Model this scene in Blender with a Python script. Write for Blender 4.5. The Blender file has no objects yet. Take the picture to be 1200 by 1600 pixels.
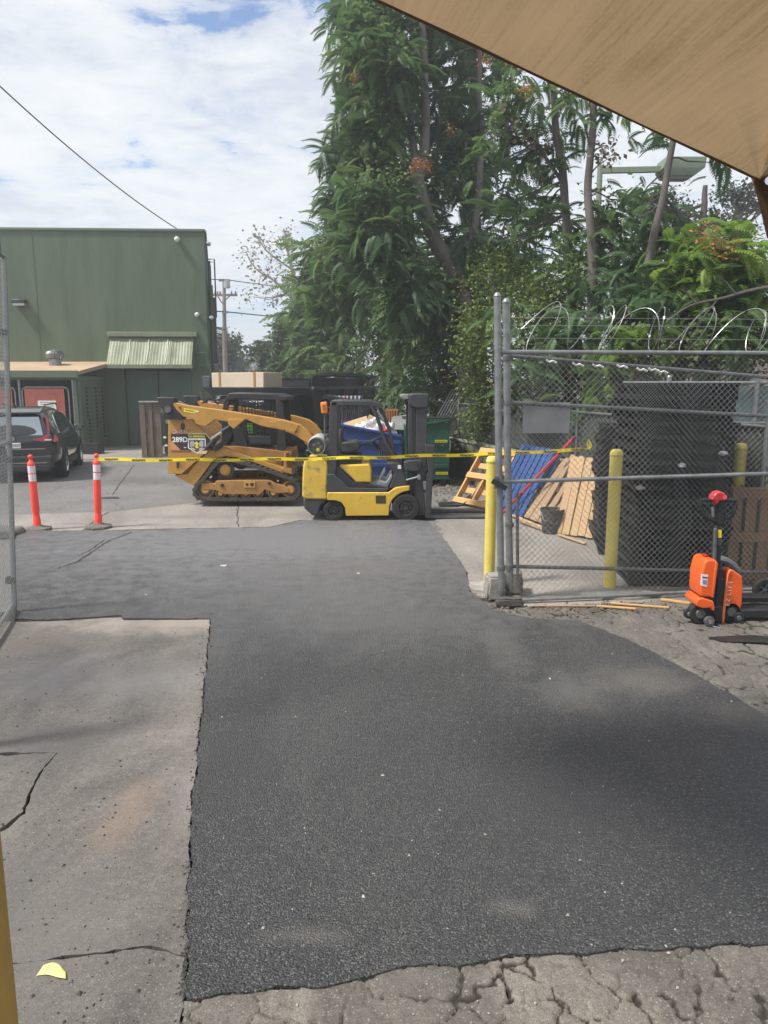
import bpy, bmesh, math, random
import numpy as np
from mathutils import Vector, Matrix, noise
R = math.radians
scene = bpy.context.scene
COL = scene.collection
rnd = random.Random(7)

# ---------------------------------------------------------------- camera
FPX = 1160.0; CAMH = 2.2; PITCH = math.atan(200.0/FPX)
cam_d = bpy.data.cameras.new('camera'); cam = bpy.data.objects.new('camera', cam_d); COL.objects.link(cam)
cam.location = (0, 0, CAMH); cam.rotation_euler = (math.pi/2-PITCH, 0, 0)
cam_d.sensor_fit = 'HORIZONTAL'; cam_d.sensor_width = 36; cam_d.lens = 36*FPX/1200
cam_d.clip_start = 0.05; cam_d.clip_end = 2000
scene.camera = cam

# ---------------------------------------------------------------- world, sun, exposure
SUN_EL = R(56); SUN_AZ = R(-112)      # azimuth from +Y (ahead), negative to the left
w = bpy.data.worlds.new('World'); scene.world = w; w.use_nodes = True
nt = w.node_tree; nt.nodes.clear(); N = nt.nodes.new; Lk = nt.links.new
out = N('ShaderNodeOutputWorld'); bg = N('ShaderNodeBackground'); bg.inputs[1].default_value = 0.1
sky = N('ShaderNodeTexSky'); sky.sky_type = 'NISHITA'; sky.sun_disc = False
sky.sun_elevation = SUN_EL; sky.sun_rotation = SUN_AZ
geo = N('ShaderNodeTexCoord'); sep = N('ShaderNodeSeparateXYZ'); Lk(geo.outputs['Generated'], sep.inputs[0])
def mth(op, a, b=None, c=None):
    m = N('ShaderNodeMath'); m.operation = op
    for i, v in enumerate((a, b, c)):
        if v is None: continue
        if isinstance(v, (int, float)): m.inputs[i].default_value = v
        else: Lk(v, m.inputs[i])
    return m.outputs[0]
zc = mth('MAXIMUM', mth('ADD', sep.outputs[2], 0.07), 0.03)
cu = N('ShaderNodeCombineXYZ'); Lk(mth('DIVIDE', sep.outputs[0], zc), cu.inputs[0]); Lk(mth('DIVIDE', sep.outputs[1], zc), cu.inputs[1])
cu.inputs[2].default_value = 3.3
def nz(scale, det, rough, dist=0.0, vec=None):
    n = N('ShaderNodeTexNoise'); n.inputs['Scale'].default_value = scale; n.inputs['Detail'].default_value = det
    n.inputs['Roughness'].default_value = rough; n.inputs['Distortion'].default_value = dist
    Lk(vec or cu.outputs[0], n.inputs['Vector']); return n.outputs[0]
def ramp(fac, pts):
    r = N('ShaderNodeValToRGB'); e = r.color_ramp.elements
    while len(e) < len(pts): e.new(0.5)
    for i, (p, c) in enumerate(pts):
        e[i].position = p; e[i].color = (c, c, c, 1) if isinstance(c, (int, float)) else tuple(c)+(1,)
    Lk(fac, r.inputs[0]); return r.outputs[0]
n1 = nz(2.3, 10, 0.66, 0.35); n2 = nz(0.7, 3, 0.5)
cov = mth('ADD', mth('MULTIPLY', n1, 0.72), mth('MULTIPLY', n2, 0.42))
mask = ramp(cov, [(0.455, 0.0), (0.50, 0.75), (0.575, 1.0)])
n3 = nz(4.2, 9, 0.68, 0.4); n4 = nz(1.1, 4, 0.55)
shade = mth('ADD', mth('MULTIPLY', n3, 0.5), mth('MULTIPLY', n4, 0.5))
ccol = ramp(shade, [(0.38, (2.55, 2.72, 3.1)), (0.47, (3.2, 3.32, 3.5)), (0.56, (3.6, 3.67, 3.74))])
mx = N('ShaderNodeMixRGB'); Lk(mask, mx.inputs[0]); Lk(ccol, mx.inputs[2])
skm = N('ShaderNodeMixRGB'); skm.blend_type = 'MULTIPLY'; skm.inputs[0].default_value = 1.0
skm.inputs[2].default_value = (.50, .58, .68, 1); Lk(sky.outputs[0], skm.inputs[1]); Lk(skm.outputs[0], mx.inputs[1])
# towards the horizon thin white veil
hz = ramp(sep.outputs[2], [(0.0, 0.75), (0.16, 0.25), (0.5, 0.0)])
mx2 = N('ShaderNodeMixRGB'); Lk(hz, mx2.inputs[0]); Lk(mx.outputs[0], mx2.inputs[1]); mx2.inputs[2].default_value = (3.1, 3.5, 3.9, 1)
Lk(mx2.outputs[0], bg.inputs[0]); Lk(bg.outputs[0], out.inputs[0])
sd = bpy.data.lights.new('sun', 'SUN'); sun = bpy.data.objects.new('sun', sd); COL.objects.link(sun)
sd.energy = 2.0; sd.angle = R(8); sd.color = (1.0, 0.95, 0.87)
sv = Vector((math.sin(SUN_AZ)*math.cos(SUN_EL), math.cos(SUN_AZ)*math.cos(SUN_EL), math.sin(SUN_EL)))
sun.rotation_euler = (-sv).to_track_quat('-Z', 'Y').to_euler()
vs = scene.view_settings; vs.view_transform = 'Standard'; vs.look = 'None'; vs.exposure = 1.45; vs.gamma = 1.0; vs.use_curve_mapping = False
scene.render.engine = 'CYCLES'; scene.render.resolution_x = 768; scene.render.resolution_y = 1024
try: scene.cycles.transparent_max_bounces = 24
except Exception: pass

# ---------------------------------------------------------------- surveying helpers (photo measurement -> metres in the place)
_c, _s = math.cos(PITCH), math.sin(PITCH)
def P(px, py, Y):
    u, v = (px-600)/FPX, (800-py)/FPX
    t = Y/(v*_s+_c)
    return Vector((u*t, Y, CAMH+(v*_c-_s)*t))
def G(px, py, z=0.0):
    u, v = (px-600)/FPX, (800-py)/FPX
    t = (z-CAMH)/(v*_c-_s)
    return Vector((u*t, (v*_s+_c)*t, z))

# ---------------------------------------------------------------- materials
MATS = {}
def mat(name, col, rough=0.6, metal=0.0, var=0.0, vscale=6.0, bump=0.0, bscale=40.0, dirt=None, dscale=2.0, dthr=0.55, spec=0.5, coat=0.0, stretch=None, transl=0.0, emit=None, tint=None, alpha=None):
    if name in MATS: return MATS[name]
    m = bpy.data.materials.new(name); m.use_nodes = True; t = m.node_tree; b = t.nodes['Principled BSDF']
    n = t.nodes.new; l = t.links.new
    b.inputs['Base Color'].default_value = tuple(col)+(1,); b.inputs['Roughness'].default_value = rough
    b.inputs['Metallic'].default_value = metal; b.inputs['Specular IOR Level'].default_value = spec
    b.inputs['Coat Weight'].default_value = coat; b.inputs['Coat Roughness'].default_value = 0.08
    tc = n('ShaderNodeTexCoord'); src = tc.outputs['Object']
    if stretch:
        mp = n('ShaderNodeMapping'); mp.inputs['Scale'].default_value = stretch; l(src, mp.inputs[0]); src = mp.outputs[0]
    cur = None
    def noise_n(sc, det=6, ro=0.6):
        q = n('ShaderNodeTexNoise'); q.inputs['Scale'].default_value = sc; q.inputs['Detail'].default_value = det; q.inputs['Roughness'].default_value = ro
        l(src, q.inputs['Vector']); return q
    if var > 0:
        q = noise_n(vscale); r = n('ShaderNodeValToRGB'); l(q.outputs[0], r.inputs[0])
        r.color_ramp.elements[0].position = 0.3; r.color_ramp.elements[1].position = 0.7
        r.color_ramp.elements[0].color = tuple(max(0, c*(1-var)) for c in col)+(1,)
        r.color_ramp.elements[1].color = tuple(min(1, c*(1+var)) for c in col)+(1,)
        cur = r.outputs[0]
    if dirt:
        q = noise_n(dscale, 9, 0.68); r = n('ShaderNodeValToRGB'); l(q.outputs[0], r.inputs[0])
        r.color_ramp.elements[0].position = dthr; r.color_ramp.elements[1].position = dthr+0.14
        r.color_ramp.elements[0].color = (0, 0, 0, 1); r.color_ramp.elements[1].color = (0.85, 0.85, 0.85, 1)
        mm = n('ShaderNodeMixRGB'); l(r.outputs[0], mm.inputs[0]); mm.inputs[2].default_value = tuple(dirt)+(1,)
        if cur: l(cur, mm.inputs[1])
        else: mm.inputs[1].default_value = tuple(col)+(1,)
        cur = mm.outputs[0]
    if tint:   # natural variation between leaves, boards ... read from a mesh attribute
        a = n('ShaderNodeAttribute'); a.attribute_name = 'tint'; r = n('ShaderNodeValToRGB'); l(a.outputs['Fac'], r.inputs[0])
        e = r.color_ramp.elements
        while len(e) < len(tint): e.new(0.5)
        for i, (p, c) in enumerate(tint): e[i].position = p; e[i].color = tuple(c)+(1,)
        cur = r.outputs[0]
    if cur: l(cur, b.inputs['Base Color'])
    if bump > 0:
        q = noise_n(bscale, 5, 0.6); bp = n('ShaderNodeBump'); bp.inputs['Strength'].default_value = bump; bp.inputs['Distance'].default_value = 0.01
        l(q.outputs[0], bp.inputs['Height']); l(bp.outputs[0], b.inputs['Normal'])
    if transl > 0:
        tr = n('ShaderNodeBsdfTranslucent'); ms = n('ShaderNodeMixShader'); ms.inputs[0].default_value = transl
        tr.inputs[0].default_value = tuple(col)+(1,)
        if cur: l(cur, tr.inputs[0])
        l(b.outputs[0], ms.inputs[1]); l(tr.outputs[0], ms.inputs[2]); l(ms.outputs[0], t.nodes['Material Output'].inputs[0])
    if alpha is not None: b.inputs['Alpha'].default_value = alpha
    MATS[name] = m; return m

def gmat(name, base, dark, light, speck=None, rough=0.85, agg=110.0, aggb=0.6, big=0.6, spec=0.4, crack=None, stains=(), speckamt=0.6, fine=28.0, pit=.45):
    """ground: several scales of noise, aggregate relief, optional crack network, stains = [(x,y,rx,ry,colour,strength)]"""
    m = bpy.data.materials.new(name); m.use_nodes = True; t = m.node_tree; b = t.nodes['Principled BSDF']
    n = t.nodes.new; l = t.links.new
    b.inputs['Roughness'].default_value = rough; b.inputs['Specular IOR Level'].default_value = spec
    g = n('ShaderNodeNewGeometry'); pos = g.outputs['Position']
    def no(sc, det, ro, dist=0.0, vec=None):
        q = n('ShaderNodeTexNoise'); q.inputs['Scale'].default_value = sc; q.inputs['Detail'].default_value = det
        q.inputs['Roughness'].default_value = ro; q.inputs['Distortion'].default_value = dist; l(vec or pos, q.inputs['Vector']); return q.outputs[0]
    def rp(f, pts):
        r = n('ShaderNodeValToRGB'); e = r.color_ramp.elements
        while len(e) < len(pts): e.new(0.5)
        for i, (p, c) in enumerate(pts):
            e[i].position = p; e[i].color = (c, c, c, 1) if isinstance(c, (int, float)) else tuple(c)+(1,)
        l(f, r.inputs[0]); return r.outputs[0]
    def mix(f, a, c, mode='MIX'):
        q = n('ShaderNodeMixRGB'); q.blend_type = mode
        for i, v in enumerate((f, a, c)):
            if isinstance(v, (int, float)): q.inputs[i].default_value = v if i == 0 else (v, v, v, 1)
            elif isinstance(v, tuple): q.inputs[i].default_value = v+(1,)
            else: l(v, q.inputs[i])
        return q.outputs[0]
    mp = n('ShaderNodeMapping'); mp.inputs['Scale'].default_value = (1, 0.55, 1); l(pos, mp.inputs[0])
    c = rp(no(big, 8, 0.62, 0.6, mp.outputs[0]), [(0.34, dark), (0.5, base), (0.66, light)])
    c = mix(0.55, c, rp(no(fine, 6, 0.7), [(0.3, 0.55), (0.7, 1.3)]), 'MULTIPLY')
    v = n('ShaderNodeTexVoronoi'); v.inputs['Scale'].default_value = agg; v.inputs['Randomness'].default_value = 1.0; l(pos, v.inputs['Vector'])
    cell = n('ShaderNodeSeparateColor'); l(v.outputs['Color'], cell.inputs[0])
    if speck:
        c = mix(rp(cell.outputs[0], [(1-speckamt, 0.0), (1.0, 1.0)]), c, speck)
    pitmask = rp(v.outputs['Distance'], [(0.28, 0.0), (0.75, 1.0)])
    c = mix(mix(1.0, pitmask, pit, 'MULTIPLY'), c, tuple(x*0.35 for x in dark))
    for (sx, sy, rx, ry, col, st) in stains:
        mpp = n('ShaderNodeMapping'); mpp.vector_type = 'POINT'; mpp.inputs['Location'].default_value = (-sx/rx, -sy/ry, 0); mpp.inputs['Scale'].default_value = (1/rx, 1/ry, 0)
        l(pos, mpp.inputs[0]); ln = n('ShaderNodeVectorMath'); ln.operation = 'LENGTH'; l(mpp.outputs[0], ln.inputs[0])
        ad = n('ShaderNodeMath'); ad.operation = 'ADD'; l(ln.outputs['Value'], ad.inputs[0])
        ms = n('ShaderNodeMath'); ms.operation = 'MULTIPLY_ADD'; l(no(6.0, 8, 0.7), ms.inputs[0]); ms.inputs[1].default_value = 1.6; ms.inputs[2].default_value = -0.8; l(ms.outputs[0], ad.inputs[1])
        c = mix(rp(ad.outputs[0], [(0.25, st), (1.05, 0.0)]), c, col)
    h = n('ShaderNodeMath'); h.operation = 'MULTIPLY_ADD'; l(v.outputs['Distance'], h.inputs[0]); h.inputs[1].default_value = -1.0
    l(no(fine*2, 5, 0.6), h.inputs[2])
    hh = h.outputs[0]
    if crack:
        sc, wd, ccol = crack
        dn = n('ShaderNodeTexNoise'); dn.inputs['Scale'].default_value = 3.5; dn.inputs['Detail'].default_value = 5; l(pos, dn.inputs['Vector'])
        ma = n('ShaderNodeVectorMath'); ma.operation = 'MULTIPLY_ADD'; l(dn.outputs['Color'], ma.inputs[0]); ma.inputs[1].default_value = (0.35,)*3; l(pos, ma.inputs[2])
        cv = n('ShaderNodeTexVoronoi'); cv.feature = 'DISTANCE_TO_EDGE'; cv.inputs['Scale'].default_value = sc; l(ma.outputs[0], cv.inputs['Vector'])
        cm = rp(cv.outputs['Distance'], [(0.0, 1.0), (wd, 0.0)])
        br = rp(no(0.9, 3, 0.5), [(0.42, 0.0), (0.55, 1.0)])
        cm = mix(1.0, cm, br, 'MULTIPLY')
        c = mix(cm, c, ccol)
    # dirt lying in the recessed cracks (world height below the slab face)
    l(c, b.inputs['Base Color'])
    bp = n('ShaderNodeBump'); bp.inputs['Strength'].default_value = aggb; bp.inputs['Distance'].default_value = 0.008
    l(hh, bp.inputs['Height']); l(bp.outputs[0], b.inputs['Normal'])
    MATS[name] = m; return m

# ---------------------------------------------------------------- mesh builder
class MB:
    def __init__(s): s.v = []; s.f = []
    def add(s, vs, fs):
        o = len(s.v); s.v.extend([tuple(x) for x in vs]); s.f.extend([tuple(i+o for i in f) for f in fs]); return s
    def box(s, c, d, M=None):
        x, y, z = d[0]/2, d[1]/2, d[2]/2; c = Vector(c)
        vs = [Vector(p) for p in ((-x,-y,-z),(x,-y,-z),(x,y,-z),(-x,y,-z),(-x,-y,z),(x,-y,z),(x,y,z),(-x,y,z))]
        if M is not None: vs = [M @ p for p in vs]
        return s.add([p+c for p in vs], [(3,2,1,0),(4,5,6,7),(0,1,5,4),(1,2,6,5),(2,3,7,6),(3,0,4,7)])
    def b6(s, x0, x1, y0, y1, z0, z1): return s.box(((x0+x1)/2,(y0+y1)/2,(z0+z1)/2), (abs(x1-x0),abs(y1-y0),abs(z1-z0)))
    def prism(s, pts, y0, y1):              # outline in x,z extruded along y
        n = len(pts); a = sum(pts[i][0]*pts[(i+1)%n][1]-pts[(i+1)%n][0]*pts[i][1] for i in range(n))
        if a < 0: pts = pts[::-1]
        if y0 > y1: y0, y1 = y1, y0
        vs = [(p[0], y0, p[1]) for p in pts]+[(p[0], y1, p[1]) for p in pts]
        fs = [tuple(range(n)), tuple(range(2*n-1, n-1, -1))]+[((i+1)%n, i, i+n, (i+1)%n+n) for i in range(n)]
        return s.add(vs, fs)
    def slab(s, pts, z0, z1):               # outline in x,y extruded along z
        n = len(pts); a = sum(pts[i][0]*pts[(i+1)%n][1]-pts[(i+1)%n][0]*pts[i][1] for i in range(n))
        if a < 0: pts = pts[::-1]
        vs = [(p[0], p[1], z0) for p in pts]+[(p[0], p[1], z1) for p in pts]
        fs = [tuple(range(n-1, -1, -1)), tuple(range(n, 2*n))]+[(i, (i+1)%n, (i+1)%n+n, i+n) for i in range(n)]
        return s.add(vs, fs)
    def tube(s, pts, r, n=6, cap=True, closed=False):
        pts = [Vector(p) for p in pts]; m = len(pts); rs = r if isinstance(r, (list, tuple)) else [r]*m
        vs = []; up = None
        for i, p in enumerate(pts):
            if closed: d = pts[(i+1)%m]-pts[i-1]
            else: d = pts[min(i+1, m-1)]-pts[max(i-1, 0)]
            if d.length < 1e-9: d = Vector((0,0,1))
            d.normalize()
            if up is None:
                up = Vector((0,0,1)) if abs(d.z) < 0.9 else Vector((1,0,0))
            a = up-d*up.dot(d)
            if a.length < 1e-4: a = Vector((1,0,0)) if abs(d.x) < .9 else Vector((0,1,0)); a = a-d*a.dot(d)
            a.normalize(); up = a; b = d.cross(a)
            for k in range(n):
                t = 2*math.pi*k/n; vs.append(p+(a*math.cos(t)+b*math.sin(t))*rs[i])
        fs = []
        for i in range(m if closed else m-1):
            j = (i+1) % m
            for k in range(n): fs.append((i*n+k, i*n+(k+1)%n, j*n+(k+1)%n, j*n+k))
        if cap and not closed: fs += [tuple(range(n-1, -1, -1)), tuple((m-1)*n+k for k in range(n))]
        return s.add(vs, fs)
    def cyl(s, a, b, r, n=16, r2=None): return s.tube([a, b], [r, r if r2 is None else r2], n)
    def lathe(s, prof, c=(0,0,0), axis='z', n=20):
        vs = []; c = Vector(c); m = len(prof)
        for (r, h) in prof:
            for k in range(n):
                t = 2*math.pi*k/n; x, y = r*math.cos(t), r*math.sin(t)
                vs.append(c+(Vector((x, y, h)) if axis == 'z' else Vector((x, h, -y)) if axis == 'y' else Vector((h, x, y))))
        ring = prof[0][0] == prof[-1][0] and m >= 4 and max(p[0] for p in prof) > prof[0][0]*1.01 and prof[0][0] > .03
        fs = [(i*n+k, i*n+(k+1)%n, ((i+1)%m)*n+(k+1)%n, ((i+1)%m)*n+k) for i in range(m if ring else m-1) for k in range(n)]
        if not ring: fs += [tuple(range(n-1, -1, -1)), tuple((m-1)*n+k for k in range(n))]
        return s.add(vs, fs)
    def grid(s, fn, nu, nv):
        vs = [fn(i/nu, j/nv) for j in range(nv+1) for i in range(nu+1)]
        fs = [(j*(nu+1)+i, j*(nu+1)+i+1, (j+1)*(nu+1)+i+1, (j+1)*(nu+1)+i) for j in range(nv) for i in range(nu)]
        return s.add(vs, fs)
    def mesh(s, name, smooth=35):
        me = bpy.data.meshes.new(name); me.from_pydata(s.v, [], s.f); me.update()
        if smooth:
            me.polygons.foreach_set('use_smooth', [True]*len(me.polygons)); me.set_sharp_from_angle(angle=R(smooth))
        return me
    def build(s, name, m, parent=None, bevel=0, smooth=35, loc=None, seg=2, label=None, kind=None):
        me = s.mesh(name, smooth); o = bpy.data.objects.new(name, me); COL.objects.link(o)
        if m: me.materials.append(m)
        if parent: o.parent = parent
        if loc is not None: o.location = loc
        if bevel:
            bm = o.modifiers.new('bevel', 'BEVEL'); bm.width = bevel; bm.segments = seg; bm.limit_method = 'ANGLE'; bm.angle_limit = R(40)
        if label: o['label'] = label
        if kind: o['kind'] = kind
        return o
def thing(name, label, cat, loc=(0,0,0), rz=0.0, group=None):
    o = bpy.data.objects.new(name, None); COL.objects.link(o); o.location = loc; o.rotation_euler = (0,0,rz); o.empty_display_size = 0.2
    o['label'] = label; o['category'] = cat
    if group: o['group'] = group
    return o
def tag(o, label, cat, group=None):
    o['label'] = label; o['category'] = cat
    if group: o['group'] = group
    return o
def struct(o): o['kind'] = 'structure'; return o
CH = {}
def kids(o):
    return [c for c in bpy.data.objects if c.parent == o]
def dup(o, loc=None, rot=None, label=None, M=None):
    c = o.copy(); COL.objects.link(c)
    if M is not None: c.matrix_basis = M
    if loc is not None: c.location = loc
    if rot is not None: c.rotation_euler = rot
    if label: c['label'] = label
    for k in kids(o):
        d = k.copy(); COL.objects.link(d); d.parent = c
        for g in kids(k):
            e = g.copy(); COL.objects.link(e); e.parent = d
    return c
def text(name, body, size, m, parent, loc, rot, depth=0.002, align='CENTER', bold=0.0, sx=1.0):
    cu_ = bpy.data.curves.new(name, 'FONT'); cu_.body = body; cu_.size = size; cu_.align_x = align; cu_.align_y = 'CENTER'
    cu_.extrude = depth; cu_.offset = bold; cu_.resolution_u = 3
    o = bpy.data.objects.new(name+'_c', cu_); COL.objects.link(o)
    me = bpy.data.meshes.new_from_object(o.evaluated_get(bpy.context.evaluated_depsgraph_get()))
    bpy.data.objects.remove(o); me.name = name
    me.transform(Matrix.Diagonal((sx, 1, 1, 1)))
    t = bpy.data.objects.new(name, me); COL.objects.link(t); t.parent = parent; t.location = loc; t.rotation_euler = rot
    me.materials.clear(); me.materials.append(m); return t
FRONT = (math.pi/2, 0, 0)       # lettering that faces -Y
# ---------------------------------------------------------------- the setting: ground
def jag(pts, step=0.06, amp=0.012, seed=0, closed=True):
    r_ = random.Random(seed); o = []; n = len(pts)
    for i in range(n if closed else n-1):
        a = Vector(pts[i][:2]); b = Vector(pts[(i+1)%n][:2]); L = (b-a).length; k = max(1, min(160, int(L/step)))
        d = (b-a)/max(L, 1e-6); nn = Vector((-d.y, d.x))
        for j in range(k):
            q = a+(b-a)*j/k; q3 = Vector((q.x*7, q.y*7, seed))
            off = noise.noise(q3)*amp*2.2+noise.noise(q3*4)*amp if j else 0
            q = q+nn*off; o.append((q.x, q.y))
    return o
M_CONC = gmat('concrete_slab', (.165,.152,.142), (.090,.084,.080), (.245,.225,.205), speck=(.27,.25,.23), agg=170, aggb=.16, big=1.3, speckamt=.08, rough=.8,
      stains=[(-1.32,3.5,.16,.45,(.235,.165,.125),.45), (-2.6,5.3,.9,.6,(.09,.09,.10),.6), (-1.6,2.6,.8,.7,(.12,.115,.11),.6), (-2.9,6.0,.9,.3,(.12,.10,.09),.5), (-1.8,6.6,1.6,.45,(.34,.29,.25),.75), (-1.75,5.2,.5,.5,(.21,.205,.20),.5), (-1.0,4.4,.15,1.4,(.24,.22,.20),.5), (-2.2,4.2,.9,.4,(.085,.08,.08),.55)])
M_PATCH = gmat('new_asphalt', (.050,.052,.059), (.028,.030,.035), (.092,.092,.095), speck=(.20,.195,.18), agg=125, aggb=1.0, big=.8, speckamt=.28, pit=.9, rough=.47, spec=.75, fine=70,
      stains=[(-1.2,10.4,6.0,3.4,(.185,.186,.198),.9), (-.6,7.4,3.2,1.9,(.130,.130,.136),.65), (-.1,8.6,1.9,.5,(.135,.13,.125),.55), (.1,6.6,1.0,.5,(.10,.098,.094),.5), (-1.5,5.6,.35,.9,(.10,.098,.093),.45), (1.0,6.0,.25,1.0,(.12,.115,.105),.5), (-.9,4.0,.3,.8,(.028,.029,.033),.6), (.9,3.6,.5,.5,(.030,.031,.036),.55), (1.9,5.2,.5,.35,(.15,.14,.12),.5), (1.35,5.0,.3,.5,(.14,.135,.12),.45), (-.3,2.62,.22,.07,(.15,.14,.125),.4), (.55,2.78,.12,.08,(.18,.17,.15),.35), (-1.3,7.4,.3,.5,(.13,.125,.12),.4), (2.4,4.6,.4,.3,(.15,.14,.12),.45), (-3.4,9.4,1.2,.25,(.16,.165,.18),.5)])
M_OLD = gmat('old_asphalt', (.150,.138,.124), (.100,.093,.085), (.235,.215,.19), speck=(.30,.27,.23), agg=170, aggb=.18, big=2.4, speckamt=.08, rough=.9)
M_YARD = gmat('yard_asphalt', (.20,.192,.19), (.14,.135,.138), (.26,.245,.23), speck=(.25,.245,.23), agg=60, aggb=.3, big=.35, speckamt=.2, rough=.85, crack=(.9,.012,(.07,.065,.06)),
      stains=[(-5.3,17.0,2.0,1.2,(.07,.07,.072),.55), (-3.4,13.0,1.6,1.0,(.10,.095,.09),.5), (.2,12.3,1.4,.5,(.08,.075,.07),.5)])
M_APRON = gmat('apron_concrete', (.31,.285,.26), (.22,.20,.185), (.38,.35,.32), speck=(.40,.38,.34), agg=90, aggb=.2, big=.8, speckamt=.1,
      stains=[(-3.2,12.2,1.5,.3,(.17,.16,.155),.6), (-1.2,12.4,1.0,.4,(.17,.16,.15),.6), (-4.9,11.6,.5,.1,(.15,.14,.14),.6)])
M_DIRT = mat('crack_dirt', (.035,.031,.027), .95, var=.5, vscale=30)
struct(MB().slab([(-300,-60),(300,-60),(300,600),(-300,600)], -0.06, -0.03).build('ground', M_DIRT, smooth=0))
# yard surface (old asphalt lot) as one sheet
yard = MB(); yard.slab([(-60,7.0),(6.5,7.0),(9,7.0),(60,7.0),(60,140),(-60,140)], -0.03, 0.0)
struct(yard.build('yard_pavement', M_YARD, smooth=0))
Z1, Z2 = 0.030, 0.040
def gp(l, z=Z1): return [tuple(G(a, b, z)[:2]) for a, b in l]
# pale concrete strip between the new patch and the lot
ap = gp([(-20,830),(22,829),(180,828),(250,826),(420,823),(470,812),(640,809),(560,798),(470,786),(400,789),(300,786),(180,799),(60,803),(-20,806)], .012)
k0 = [ap[:], ]
struct(MB().slab(jag(ap, .15, .02, 3), -.01, .010).build('concrete_apron', M_APRON, smooth=0))
struct(MB().slab(jag(gp([(120,718),(215,716),(300,719),(260,707),(235,700),(130,699)], .01), .3, .03, 9), -.01, .010).build('concrete_apron', M_APRON, smooth=0))
# light concrete inside the enclosure, right
enc = gp([(680,812),(735,925),(800,952),(960,945),(1210,930),(1210,850),(1010,800),(880,790),(757,775),(700,800)], .014)
struct(MB().slab(jag(enc, .07, .05, 5), -.01, .012).build('enclosure_pavement', M_APRON, smooth=0))
# new asphalt patch: left edge along the slab, far edge along the apron
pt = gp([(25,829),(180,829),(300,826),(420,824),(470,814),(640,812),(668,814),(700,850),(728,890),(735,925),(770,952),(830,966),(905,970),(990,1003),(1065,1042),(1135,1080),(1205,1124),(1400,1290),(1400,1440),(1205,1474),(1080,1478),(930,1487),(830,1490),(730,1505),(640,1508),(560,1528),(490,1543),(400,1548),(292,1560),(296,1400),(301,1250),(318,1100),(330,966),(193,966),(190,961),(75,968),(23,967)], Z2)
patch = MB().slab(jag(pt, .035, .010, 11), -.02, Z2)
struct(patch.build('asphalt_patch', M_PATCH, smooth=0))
# concrete slabs, left foreground, split by their real cracks
sl = {
 'a': [(-160,1262),(-60,1300),(2,1297),(38,1270),(46,1240),(62,1208),(90,1177),(330-2,966+2),(193,968),(190,963),(75,970),(-200,972),(-600,1010)],
}
def slabpoly(l, seed): struct(MB().slab(jag(gp(l, Z1), .03, .008, seed), -.03, Z1).build('concrete_slab', M_CONC, smooth=0))
slabpoly([(-500,1177),(0,1180),(88,1176),(60,1208),(44,1240),(36,1268),(1,1294),(-70,1299),(-500,1293)], 21)
slabpoly([(-500,1298),(-69,1303),(3,1299),(40,1271),(48,1241),(64,1209),(91,1176),(60,1176),(0,1176),(-500,1172),(-500,972),(75,971),(190,964),(193,969),(328,968),(316,1100),(299,1250),(294,1400),(290,1493),(262,1484),(222,1478),(150,1488),(20,1504),(-500,1520)], 22)
slabpoly([(-500,1523),(20,1507),(150,1491),(222,1481),(262,1487),(289,1496),(287,1562),(284,1700),(-500,1760)], 23)
# crazed old asphalt, real recessed cracks
def crazed(name, poly, res, scale, wid, seed, dz=.019):
    xs = [p[0] for p in poly]; ys = [p[1] for p in poly]; x0, x1, y0, y1 = min(xs), max(xs), min(ys), max(ys)
    def inside(x, y):
        c = False; n = len(poly); j = n-1
        for i in range(n):
            if (poly[i][1] > y) != (poly[j][1] > y) and x < (poly[j][0]-poly[i][0])*(y-poly[i][1])/(poly[j][1]-poly[i][1])+poly[i][0]: c = not c
            j = i
        return c
    nx, ny = int((x1-x0)/res), int((y1-y0)/res); vs = []; idx = {}; fs = []
    def vid(i, j):
        k = (i, j)
        if k in idx: return idx[k]
        x, y = x0+i*res, y0+j*res
        q = Vector((x, y, seed)); dd = Vector((noise.noise(q*4.2), noise.noise(q*4.2+Vector((9,3,1))), 0))*.10+Vector((noise.noise(q*17), noise.noise(q*17+Vector((5,2,7))), 0))*.035+Vector((noise.noise(q*45), noise.noise(q*45+Vector((5,2,7))), 0))*.010
        s_ = (q+dd)*scale; s_.z = seed
        d, pp = noise.voronoi(s_)
        e = (d[1]-d[0])/scale
        s2 = (q+dd*1.3)*scale*2.3; s2.z = seed+4; d2, _ = noise.voronoi(s2); e2 = (d2[1]-d2[0])/(scale*2.3)
        wv = wid*(.55+.9*max(0, noise.noise(q*1.9)+.45))
        z = Z1+noise.noise(q*1.3)*.004+noise.noise(q*9)*.0018
        z -= dz*max(0, 1-e/wv)**.45
        if noise.noise(q*.9+Vector((3,8,0))) > -.05: z -= dz*.55*max(0, 1-e2/(wv*.5))
        idx[k] = len(vs); vs.append((x, y, max(z, .002))); return idx[k]
    for j in range(ny):
        for i in range(nx):
            if inside(x0+(i+.5)*res, y0+(j+.5)*res): fs.append((vid(i,j), vid(i+1,j), vid(i+1,j+1), vid(i,j+1)))
    b = MB(); b.v = vs; b.f = fs; o = b.build(name, M_OLD, smooth=180); struct(o); return o
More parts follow.
